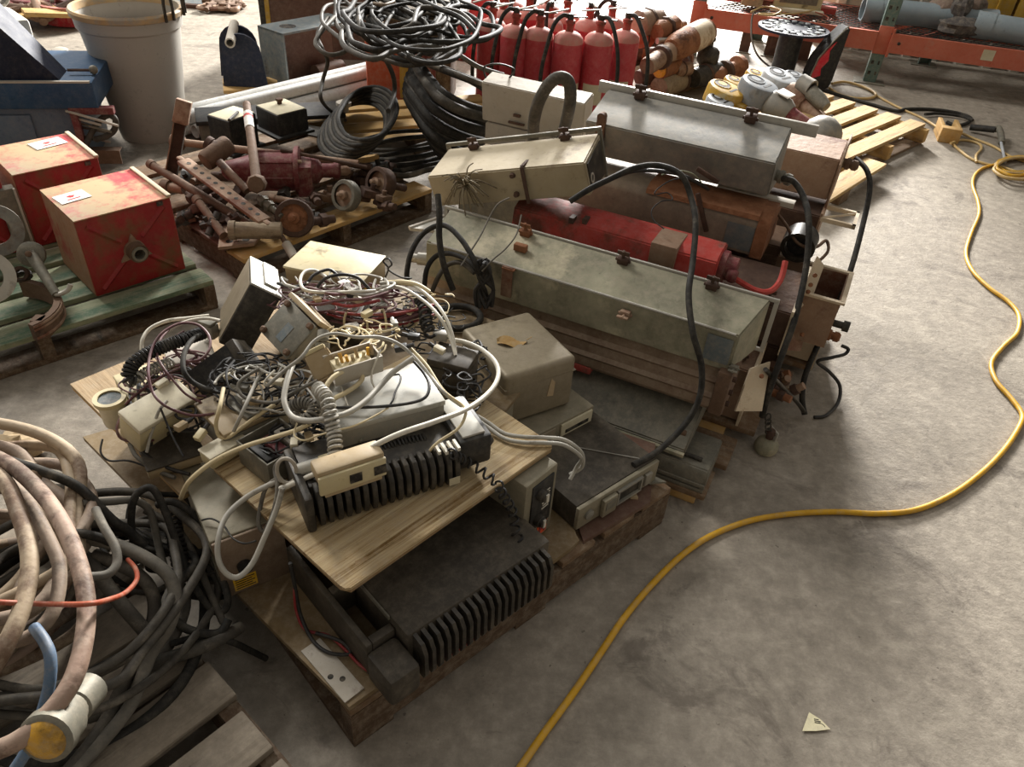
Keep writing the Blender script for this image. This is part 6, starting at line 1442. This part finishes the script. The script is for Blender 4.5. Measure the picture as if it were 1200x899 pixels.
for i, (x, y, z) in enumerate(((755, 60, .1), (790, 62, .08), (750, 45, .16), (775, 50, .14), (760, 36, .24), (800, 70, .05))):
    p = at(x, y, z); t = thing('fitting_core', 'dark rusty fitting buried inside the heap', 'pipe fitting', Matrix.Translation(p) @ rotz(i * 50), 'fittings buried in the heap')
    obj('sleeve', MB().cyl((-.1, 0, 0), (.1, 0, 0), .07, n=14), 'rust_dark', t); obj('collar', MB().cyl((-.02, 0, 0), (.03, 0, 0), .082, n=14), 'rust', t)
# ------------------------------------------------------------------ yellow pallet with lamp heads, reel, tool
Y0, Y1 = at(1011, 212, .10), at(1090, 148, .12)
bd_ = at(1000, 185, .12) - at(1089, 145, .12); bd_.z = 0; bd_.normalize()
yd = V((bd_.y, -bd_.x, 0))
if yd.dot(at(1018, 127, .12) - at(1089, 145, .12)) < 0: yd = -yd
ye = bd_ * 1.05
M = frame(at(1089, 146, 0.12) - V((0, 0, .12)), yd)
t = thing('yellow_pallet', 'fresh yellow timber pallet behind the stack with four open deck boards', 'pallet', M)
X, Yv = yd.normalized(), V((0, 0, 1)).cross(yd.normalized())
LY = ye.dot(Yv); sg = 1 if LY > 0 else -1; LY = abs(LY)
for i in range(6):
    x = .02 + i * .155
    b = MB().slab([(0, 0), (LY * .86, 0), (LY, .01), (LY, .098), (LY * .6, .10), (0, .098)], 0, .02)
    o = obj('deck_board', b, 'pallet_yellow', t); o.matrix_local = Matrix.Translation((x + .1, 0, .10)) @ rotz(90) @ Matrix.Scale(1, 4) if sg > 0 else Matrix.Translation((x, 0, .10)) @ rotz(-90)
for y in (.04, LY * .5, LY - .06):
    yy = y * sg; obj('bearer', MB().box(-.02, .95, yy - .025, yy + .025, .02, .10, bev=.004), 'wood_tan', t)
for x in (.0, .4, .85): obj('bottom_board', MB().box(x, x + .1, min(0, LY * sg), max(0, LY * sg), 0, .02, bev=.003), 'pallet_brown', t)
b = MB(); p, q = at(965, 243, .07), at(1038, 196, .07); fm = frame(p, q - p)
t = thing('loose_plank', 'pale loose plank end on the floor between stack and yellow pallet', 'plank', fm)
obj('plank', MB().box(0, (q - p).length, 0, .12, 0, .02, bev=.003), 'pallet_yellow', t); obj('block', MB().box(.25, .36, 0.01, .11, -.07, 0, bev=.003), 'pallet_brown', t)

def lamp_head(label, c, dr, m, s=1.0, neck=None, slots=True):
    """rounded flat head with two slots on top and a tapering neck"""
    c = at(*c); d = V((*dr, 0)).normalized(); M = frame(c, d) @ roty(12)
    t = thing('hand_lamp', label, 'lamp head', M @ Matrix.Scale(s, 4))
    ov = [(.085 * math.cos(a) * 1.15, .085 * math.sin(a)) for a in [i * PI / 12 for i in range(24)]]
    b = MB(); b.loft([[V((x * k, y * k, z)) for x, y in ov] for k, z in ((.8, -.06), (1.0, -.045), (1.0, .03), (.93, .042), (.78, .046))]); hd = obj('head', b, m, t)
    if slots:
        obj('window', MB().slab([(x * .45 - .03, y * .5) for x, y in ov], .0455, .047), 'black_plastic', hd); obj('dial', MB().slab([(x * .25 - .034, y * .27 + .008) for x, y in ov], .047, .0478), m, hd)
        obj('slot', MB().box(.032, .045, -.035, .035, .0455, .047), 'ink', hd)
        obj('rim_ring', MB().tube([V((x * .45 - .03, y * .5, .047)) for x, y in ov], .003, 5, True), m, hd)
    if neck:
        ln, m2, m3 = neck
        obj('collar', MB().lathe([(.06, .08), (.068, .10), (.06, .17), (.045, .20)], (0, 0, -.01), (1, 0, -.05), 18), m2, t)
        obj('stem', MB().lathe([(.042, .19), (.036, .22), (.026, .22 + ln), (.032, .225 + ln), (.032, .25 + ln), (.018, .26 + ln)], (0, 0, -.01), (1, 0, -.05), 14), m3, t)
    else:
        obj('plug', MB().box(.08, .13, -.03, .03, -.04, .01, bev=.006), m, t)
    return t
lamp_head('large grey lamp head with a pale collar and maroon stem on the yellow pallet', (887, 107, .24), (.75, -.62), 'fan_grey', 1.25, (.24, 'galv_grey', 'maroon'))
lh_ = bpy.data.objects['hand_lamp']; obj('paper_label', MB().box(.10, .17, -.04, .04, .052, .058, bev=.002), 'white_paper', lh_)
lamp_head('yellow lamp head with white top at the left of the lamp heads', (848, 112, .20), (.75, -.62), 'fan_yellow', 1.2)
lamp_head('smaller yellow lamp head behind the large grey one', (861, 101, .20), (.8, -.6), 'fan_yellow', .85)
lamp_head('yellow lamp head furthest back beside the white plate', (886, 93, .20), (.8, -.6), 'fan_yellow', .85)
lamp_head('pale grey lamp head with a rusty stem right of the large one', (911, 97, .22), (.6, -.75), 'fan_white', 1.2, (.12, 'rusty_pink', 'rusty_pink'))
lamp_head('grey lamp head standing half turned beside the black tool', (930, 97, .22), (.5, -.8), 'fan_grey', .95, (.05, 'galv_dark', 'galv_dark'))
lamp_head('white lamp head half hidden behind the top housing lid', (842, 124, .17), (.8, -.6), 'fan_white', .9, None, True)
p = at(945, 100, .26); t = thing('grey_lamp_barrel', 'grey cylindrical lamp barrel with dark open end at the right of the lamp heads', 'lamp', Matrix())
d = V((.45, -.55, -.12)).normalized(); obj('barrel', MB().pipe(p - d * .045, p + d * .045, .052, .04, 20), 'galv_grey', t); obj('reflector', MB().lathe([(.04, -.01), (.04, .01)], p, d, 18), 'black_metal', t)
obj('body', MB().lathe([(.045, .05), (.045, .14), (.03, .2)], p + V((0, 0, -.01)), V((.4, -.6, -.25)), 16), 'galv_dark', t)
t = thing('grey_dome', 'grey steel dome lying between the lid edge and the yellow pallet', 'dome', at(961, 163, .12)); obj('cap', MB().lathe([(.115, 0), (.11, .05), (.09, .09), (.05, .12), (.003, .13)], n=26), 'galv_grey', t); obj('rim', MB().pipe((0, 0, -.006), (0, 0, .006), .122, .10, 26), 'galv_dark', t)
# reel
c = at(926, 100, 0) + V((0, .10, 0)); c = at(930, 33, .36); c.z = 0
t = thing('cable_reel', 'empty black reel core between a pierced grey top flange and a white base flange', 'reel', c)
obj('core', MB().lathe([(.085, .02), (.085, .35)], n=28), 'black_plastic', t)
obj('base_flange', MB().lathe([(.24, 0), (.25, .006), (.25, .016), (.24, .02)], n=32), 'fan_white', t)
b = MB(); b.pipe((0, 0, .35), (0, 0, .366), .25, .225, 36); b.pipe((0, 0, .35), (0, 0, .366), .16, .13, 30); b.lathe([(.10, .35), (.10, .366), (.02, .37)], n=24)
fl = obj('top_flange', b, 'navy_plate', t)
for i in range(12):
    a = i * PI / 6; obj('spoke', MB().box(.09, .235, -.018, .018, .352, .366, M=rotz(math.degrees(a)), bev=.003), 'bluish_steel', fl)
for i in range(12): obj('stud', MB().lathe([(.02, .366), (.018, .374), (.004, .376)], (.19 * math.cos(i * PI / 6 + .26), .19 * math.sin(i * PI / 6 + .26), 0), n=10), 'fan_white', fl)
# black and red tool
M = frame(at(952, 106, 0) + V((0, .02, 0)), V((1, .25, 0)))
t = thing('upright_tool', 'black upright power tool with a red grip panel beside the reel', 'power tool', M)
pr = [(-.03, 0), (.13, 0), (.15, .05), (.17, .42), (.14, .43), (.06, .33), (-.02, .22), (-.045, .10)]
b = MB(); b.loft([[V((x, y, z)) for x, z in pr] for y in (0, .12)]); bmesh.ops.bevel(b.bm, geom=b.bm.edges[:], offset=.012, segments=2, affect='EDGES'); obj('body', b, 'black_plastic', t)
rp_ = [(-.03, .08), (.03, .10), (.02, .15), (.06, .20), (.05, .27), (.085, .33), (.05, .30), (-.015, .21), (-.038, .11)]
obj('grip_panel', MB().loft([[V((x, y, z)) for x, z in rp_] for y in (-.008, .0)]), 'tool_red', t)
obj('edge_trim', MB().tube([V((-.045, -.004, .10)), V((-.02, -.004, .22)), V((.06, -.004, .335)), V((.14, -.004, .432))], .006, 6), 'galv_dark', t)
obj('screw', MB().lathe([(.012, 0), (.012, .012)], (.165, .05, .2), (1, 0, 0), 8), 'pale_steel', t)

# ------------------------------------------------------------------ pallet rack
def upright(label, a, b, h=1.4, da=0):
    o = rk(a, b, 0); t = thing('rack_upright', label, 'rack post', frame(o, RU))
    b_ = MB(); b_.box(-.045, .045, 0, .004, .0, h); b_.box(-.045, -.041, 0, .07, 0, h); b_.box(.041, .045, 0, .07, 0, h); obj('column', b_, 'rack_green', t)
    for k in range(int(h / .075)):
        for sx_ in (-.02, .02): obj('slot', MB().box(sx_ - .008 + (.004 if sx_ > 0 else -.004), sx_ + .008, -.0015, .0015, .06 + k * .075, .085 + k * .075), 'ink', t)
    obj('foot_plate', MB().box(-.11, .11, -.05, .12, 0, .008, bev=.002), 'galv_dark', t)
    obj('connector_plate', MB().box(-.05, .05, -.012, .002, .21, .40, bev=.003), 'rack_orange', t)
    return t
upright('green perforated rack post in the middle of the rack front', 0, 0)
LA = -1.36
upright('green rack post at the left end of the rack front', LA, 0.0)
def rear(label, a, b):
    t = thing('rack_rear_post', label, 'rack post', frame(rk(a, b, 0), RU)); b_ = MB(); b_.box(-.045, .045, 0, .004, 0, 1.0); b_.box(-.045, -.041, -.07, 0, 0, 1.0); b_.box(.041, .045, -.07, 0, 0, 1.0); obj('column', b_, 'rack_green', t); obj('foot_plate', MB().box(-.1, .1, -.1, .06, 0, .008), 'galv_dark', t)
rear('green rack post behind the middle one, under the shelf', .46, .86); rear('rack post behind the left one, under the shelf', LA + .46, .86)
def beam(label, a0, a1, b, z=.30, m='rack_orange'):
    t = thing('rack_beam', label, 'rack beam', frame(rk(a0, b, z), RU)); L_ = a1 - a0
    obj('beam', MB().prism([(-.025, -.07), (.02, -.07), (.02, .045), (.005, .045), (.005, .06), (-.025, .06)], 0, L_), m, t)
    obj('end_clip', MB().box(-.004, .012, -.03, .03, -.1, .09), m, t)
    obj('bolt', MB().lathe([(.012, 0), (.012, .006)], (.06, -.025, 0), (0, -1, 0), 10), 'ink', t)
    return t
beam('orange rack beam left of the middle rack post', LA + .05, -.05, .0)
tb = beam('orange rack beam right of the middle rack post', .05, 2.4, .0)
obj('pale_sticker', MB().box(.62, .70, -.027, -.025, -.03, .04), 'label_pale', tb)
beam('orange rear rack beam, left bay', LA + .5, .44, .86); beam('orange rear rack beam, right bay', .5, 2.6, .86)
t = thing('rack_brace', 'thin green rack brace from the middle post to its rear partner', 'brace', Matrix()); p, q = rk(0, .06, .30), rk(.46, .80, .18); obj('brace', MB().cyl(p, q, .016, n=4), 'rack_green', t); obj('bolt', MB().cyl(p - RU * .02, p + RU * .03, .012, n=8), 'galv_dark', t)
def deck(label, a0, a1):
    t = thing('wire_deck', label, 'wire deck', frame(rk(a0, 0, .352), RU)); L_ = a1 - a0; b = MB(); k = .46 / .86
    for i in range(int(L_ / .05)): x = .02 + i * .05; b.tube([V((x, -.02, .004)), V((x + .86 * k, .86, .004))], .0035, 4)
    for j in range(17): y = .02 + j * .052; b.tube([V((y * k, y, .009)), V((L_ + y * k, y, .009))], .0035, 4)
    obj('wire_mesh', b, 'mesh_wire', t)
    for x in (.2, L_ * .5, L_ - .2): obj('support_channel', MB().prism([(0, -.03), (.84, -.03), (.84, -.0), (0, -.0)], -.02, .02, M=Matrix(((1, k, 0, x), (0, 1, 0, 0), (0, 0, 1, 0), (0, 0, 0, 1)))), 'rack_orange', t)
deck('wire mesh deck of the left rack bay', LA + .05, -.02); deck('wire mesh deck of the right rack bay', .02, 2.4)
def pvc(label, a, b, r):
    p, q = P3(a, b); t = thing('plastic_pipe', label, 'pipe', Matrix()); obj('pipe', MB().pipe(p, q, r, r * .9, 28), 'pvc_grey', t); d = (q - p).normalized(); obj('socket', MB().pipe(p, p + d * .12, r * 1.06, r, 28), 'pvc_grey', t); return t
pvc('long grey plastic pipe lying on the rack behind the middle post', (1011, 10, .44), (1165, 26, .44), .085)
pvc('grey plastic pipe at the right of the rack shelf', (1142, 28, .45), (1290, 52, .45), .085)
rn = random.Random(6)
for lb, c, s, r, m in (('brown angular rock on the rack shelf, biggest of the rocks', (1108, 14, .47), (1.3, .8, .8), .12, 'rock'), ('flat dark rock under the brown one on the rack shelf', (1128, 32, .42), (1.5, .9, .55), .12, 'rock_dark'), ('round grey-topped rock leaning on the pipes', (1140, 8, .52), (1, .9, 1), .10, 'rock'), ('dark rock at the right of the rocks on the rack shelf', (1150, 33, .42), (1.1, .9, .65), .10, 'rock_dark'), ('dark lump between the brown rock and the round rock', (1125, 12, .50), (.9, .8, 1.1), .09, 'rock_dark')):
    b = MB(); b.ball((0, 0, 0), r, s, 12, 8, jit=.16, rnd=rn); o = tag(obj('rock', b, m, sharp=.35), lb, 'rock'); o.location = at(*c)
t = thing('old_monitor', 'beige boxy monitor on the left rack shelf', 'monitor', frame(at(905, 10, .37), V((1, -.15, 0)))); obj('shell', MB().box(0, .36, 0, .34, 0, .3, bev=.015), 'cream_plastic', t); obj('screen', MB().box(.04, .32, -.006, .004, .05, .25, bev=.004), 'galv_dark', t); obj('base', MB().box(-.02, .38, -.05, .3, -.006, .02, bev=.005), 'pale_plastic', t)
t = thing('carton_box', 'brown box beside the monitor on the rack shelf', 'carton', frame(at(868, 6, .37), V((1, -.2, 0)))); obj('walls', MB().box(0, .16, 0, .2, 0, .2, bev=.004), 'kraft', t); obj('flap', MB().box(.0, .15, -.06, .01, .19, .198), 'kraft', t)
cable('rack_cable', 'tan cable coiled on the edge of the left rack shelf', 'cable', 'tan_cord', .007, '880,14,.39 895,8,.40 915,12,.40 905,18,.39 890,16,.39 930,16,.39 955,12,.39', 7, 7)
cable('hanging_cable', 'thin grey cable hanging from the shelf to the white base flange', 'cable', 'rubber_grey', .007, '885,12,.39 881,22,.34 881,45,.24 888,65,.14 905,80,.06 930,92,.02', 7, 7)
cable('rack_wire', 'orange wire hanging at the left rack beam', 'wire', 'orange_wire', .005, '955,14,.39 970,20,.37 968,28,.34 975,22,.37', 6, 6)
g = 'yellow crates behind the shelf pipes'
for i in range(4):
    t = thing('yellow_crate', 'yellow ribbed crate end behind the rocks at the top right', 'crate', frame(rk(.70 + .24 * i, .72, .362), RU), g); obj('front', MB().box(0, .22, 0, .1, 0, .5, bev=.008), 'yellow_panel', t); obj('rib', MB().box(.10, .125, -.012, .0, .02, .48, bev=.004), 'yellow_panel', t)
for i, (a, w, h) in enumerate(((LA + .35, .08, .2), (LA + .55, .12, .24), (LA + .8, .1, .2))):
    t = thing('steel_offcut', 'dark steel offcut standing under the left rack bay', 'offcut', frame(rk(a, .35, 0), RU), 'steel offcuts under the left rack bay'); obj('web', MB().box(0, w, 0, .006, 0, h), 'rust_dark', t); obj('flange', MB().box(0, .006, 0, .06, 0, h), 'galv_dark', t); obj('foot', MB().box(-.02, w + .02, -.03, .06, 0, .008), 'galv_dark', t)
t = thing('red_rail', 'red rail lying on the shelf at the left end of the rack', 'rail', frame(rk(LA + .1, .3, .37), RU)); obj('rail', MB().box(0, .9, 0, .06, 0, .05, bev=.004), 'red_old', t); obj('lip', MB().box(0, .9, -.01, .0, .04, .055), 'red_shoulder', t)

# ------------------------------------------------------------------ cords on the floor at the right
cable('yellow_extension_cable', 'yellow extension cord snaking over the floor to the bottom of the view', 'cord', 'yellow_cord', .0085,
      '470,1150,.009 530,1030,.009 580,945,.009 617,889,.009 640,856,.009 670,815,.009 702,768,.009 733,722,.009 765,684,.009 800,650,.009 835,627,.009 880,610,.009 930,602,.009 980,600,.009 1030,602,.009 1075,597,.009 1118,578,.009 1155,550,.009 1180,523,.009 1196,497,.009 1197,484,.009 1184,466,.009 1167,446,.009 1162,425,.009 1176,406,.009 1192,390,.009 1194,370,.009 1182,354,.009 1160,338,.009 1140,318,.009 1132,297,.009 1138,274,.009 1147,252,.009 1146,236,.009 1140,218,.009 1142,206,.009 1152,197,.009 1170,192,.009', 8, 9)
for i, (lb, p, m, r) in enumerate((('tan cord running from the rack to the wooden block', '1027,112,.008 1055,127,.008 1080,138,.008 1100,150,.04', 'tan_cord', .008), ('tan cord running from the wooden block to the coil at the right edge', '1118,152,.04 1140,162,.01 1165,172,.008 1185,184,.008 1205,190,.008', 'tan_cord', .008),
    ('tan cord loop on the floor below the wooden block', '1112,164,.008 1122,174,.008 1138,186,.008 1155,192,.008 1175,196,.008 1200,205,.01', 'tan_cord', .008), ('tan cord S-bend beside the loop', '1114,168,.02 1128,164,.01 1146,168,.008 1150,174,.008 1144,182,.008 1144,190,.008', 'tan_cord', .008),
    ('orange cord ring on the floor behind the rack post', '975,98,.012 990,96,.012 1012,102,.012 1026,110,.012 1020,115,.012 1000,115,.012 982,110,.012 972,103,.012', 'tan_cord', .010), ('black air hose winding past the wooden block', '950,100,.012 985,112,.012 1020,122,.012 1050,130,.012 1062,128,.012 1090,128,.012 1120,132,.012 1137,138,.012 1134,144,.012 1120,147,.012 1110,143,.012', 'rubber', .011),
    ('second black hose lead beside the air hose', '1084,134,.02 1100,133,.02 1125,136,.02 1140,141,.03', 'rubber', .010))):
    cable('floor_lead', lb, 'cord', m, r, p, 8, 8)
for i in range(6): cable('cable_coil', 'yellowish cord turn in the coil at the right edge', 'cord', ('yellow_cord', 'tan_cord')[i % 2], .009, ell(1192 + i * 2, 193 + i, 24 + i * 2.5, 9 + i * .8, .012 + .012 * (i % 3), i, 0, 12, 1.2, random.Random(i)), 5, 7, True, 'turns of the cord coil at the right edge')
t = thing('wooden_block', 'small wooden block with slots lying on the tan cord', 'block', frame(at(1110, 168, 0), at(1100, 142, 0) - at(1110, 168, 0)))
obj('web', MB().box(0, .06, -.06, .06, 0, .09, bev=.004), 'wood_tan', t)
for y in (-.06, .035): obj('prong', MB().box(.05, .22, y, y + .025, 0.0, .09, bev=.003), 'wood_tan', t)
t = thing('air_gun', 'air blow gun with grey nozzle lying near the right edge', 'air gun', Matrix()); p, q = at(1137, 149, .03), at(1166, 152, .05)
obj('grip', MB().tube([p, q], .020, 10), 'black_plastic', t); obj('body', MB().tube(catmull([q, at(1170, 150, .06), at(1173, 158, .05), at(1174, 168, .03)], 5), .019, 10), 'galv_dark', t); obj('nozzle', MB().tube([at(1172, 162, .04), at(1178, 190, .012)], .008, 8), 'fan_white', t)
# torn paper scrap with print
c = at(957, 850, .004); M = frame(c, V((1, -.1, 0)))
t = thing('paper_scrap', 'small torn cream paper triangle with dark print on the floor', 'paper scrap', M)
A_, B_, C_ = [M.inverted() @ at(x, y, .004) for x, y in ((948, 835), (940, 857), (973, 855))]
obj('sheet', MB().slab([(A_.x, A_.y), (B_.x, B_.y), ((B_.x + C_.x) / 2, (B_.y + C_.y) / 2 - .002), (C_.x, C_.y), (A_.x * .5 + C_.x * .5 + .003, A_.y * .5 + C_.y * .5 + .003)], 0, .0012), 'paper_cream', t)
for k, (w, y) in enumerate(((.010, .012), (.014, .008), (.012, .004))): obj('print_line', MB().box(-.004, -.004 + w, y, y + .0022, .0012, .0016), 'ink', t)
obj('print_arc', MB().tube([V((.004 + .014 * math.cos(a), -.004 + .010 * math.sin(a), .0014)) for a in [.2 + i * .16 for i in range(9)]], .0008, 4), 'ink', t)

# ------------------------------------------------------------------ far left scrap
rn = random.Random(31)
for i in range(14):
    p = at(rn.uniform(12, 108), rn.uniform(2, 14), .1); t = thing('scrap_spring', 'rusty scrap piece in the heap at the far top left', 'scrap', Matrix.Translation(p) @ rotz(rn.uniform(0, 180)) @ roty(rn.uniform(-30, 30)), 'scrap heap at the far top left')
    m = rn.choice(['rust_dark', 'rust_brown', 'rusty_pink', 'maroon', 'galv_dark'])
    obj('ring', MB().tube([V((.12 * math.cos(a), .08 * math.sin(a), 0)) for a in [k * PI / 7 for k in range(14)]], .025, 7, True), m, t); obj('stub', MB().cyl((-.16, 0, 0), (.12, .02, .03), .03, n=9), m, t)
for a, b, lb in (((8, 28, .06), (70, 14, .1), 'tan plank at the far top left'), ((30, 20, .12), (100, 22, .08), 'yellow plank behind the red tub at the far top left')):
    p, q = P3(a, b); tag(obj('plank', MB().box(0, (q - p).length, 0, .15, 0, .03, bev=.004).xf(frame(p, q - p)), 'wood_tan'), lb, 'plank')
t = thing('slate_slab', 'dark grey sloping slab at the top left behind the bin', 'slab', at(218, 9, 0)); obj('slab', MB().prism([(0, 0), (.5, 0), (.5, .16), (.3, .2)], -.18, .22), 'bluish_steel', t); obj('edge', MB().box(-.18, .22, -.02, .03, 0, .03), 'rust_dark', t)
for i in range(12):
    p = at(rn.uniform(242, 282), rn.uniform(1, 9), .03); t = thing('chain_piece', 'pale brown chain piece in the heap right of the dark slab', 'scrap', Matrix.Translation(p) @ rotz(rn.uniform(0, 180)), 'chain heap at the top left'); obj('link', MB().tube([V((.09 * math.cos(a), .05 * math.sin(a), .0)) for a in [k * PI / 6 for k in range(12)]], .018, 6, True), 'rusty_pink', t); obj('pin', MB().cyl((-.03, -.08, .0), (.03, .08, .02), .02, n=8), 'rust_brown', t)
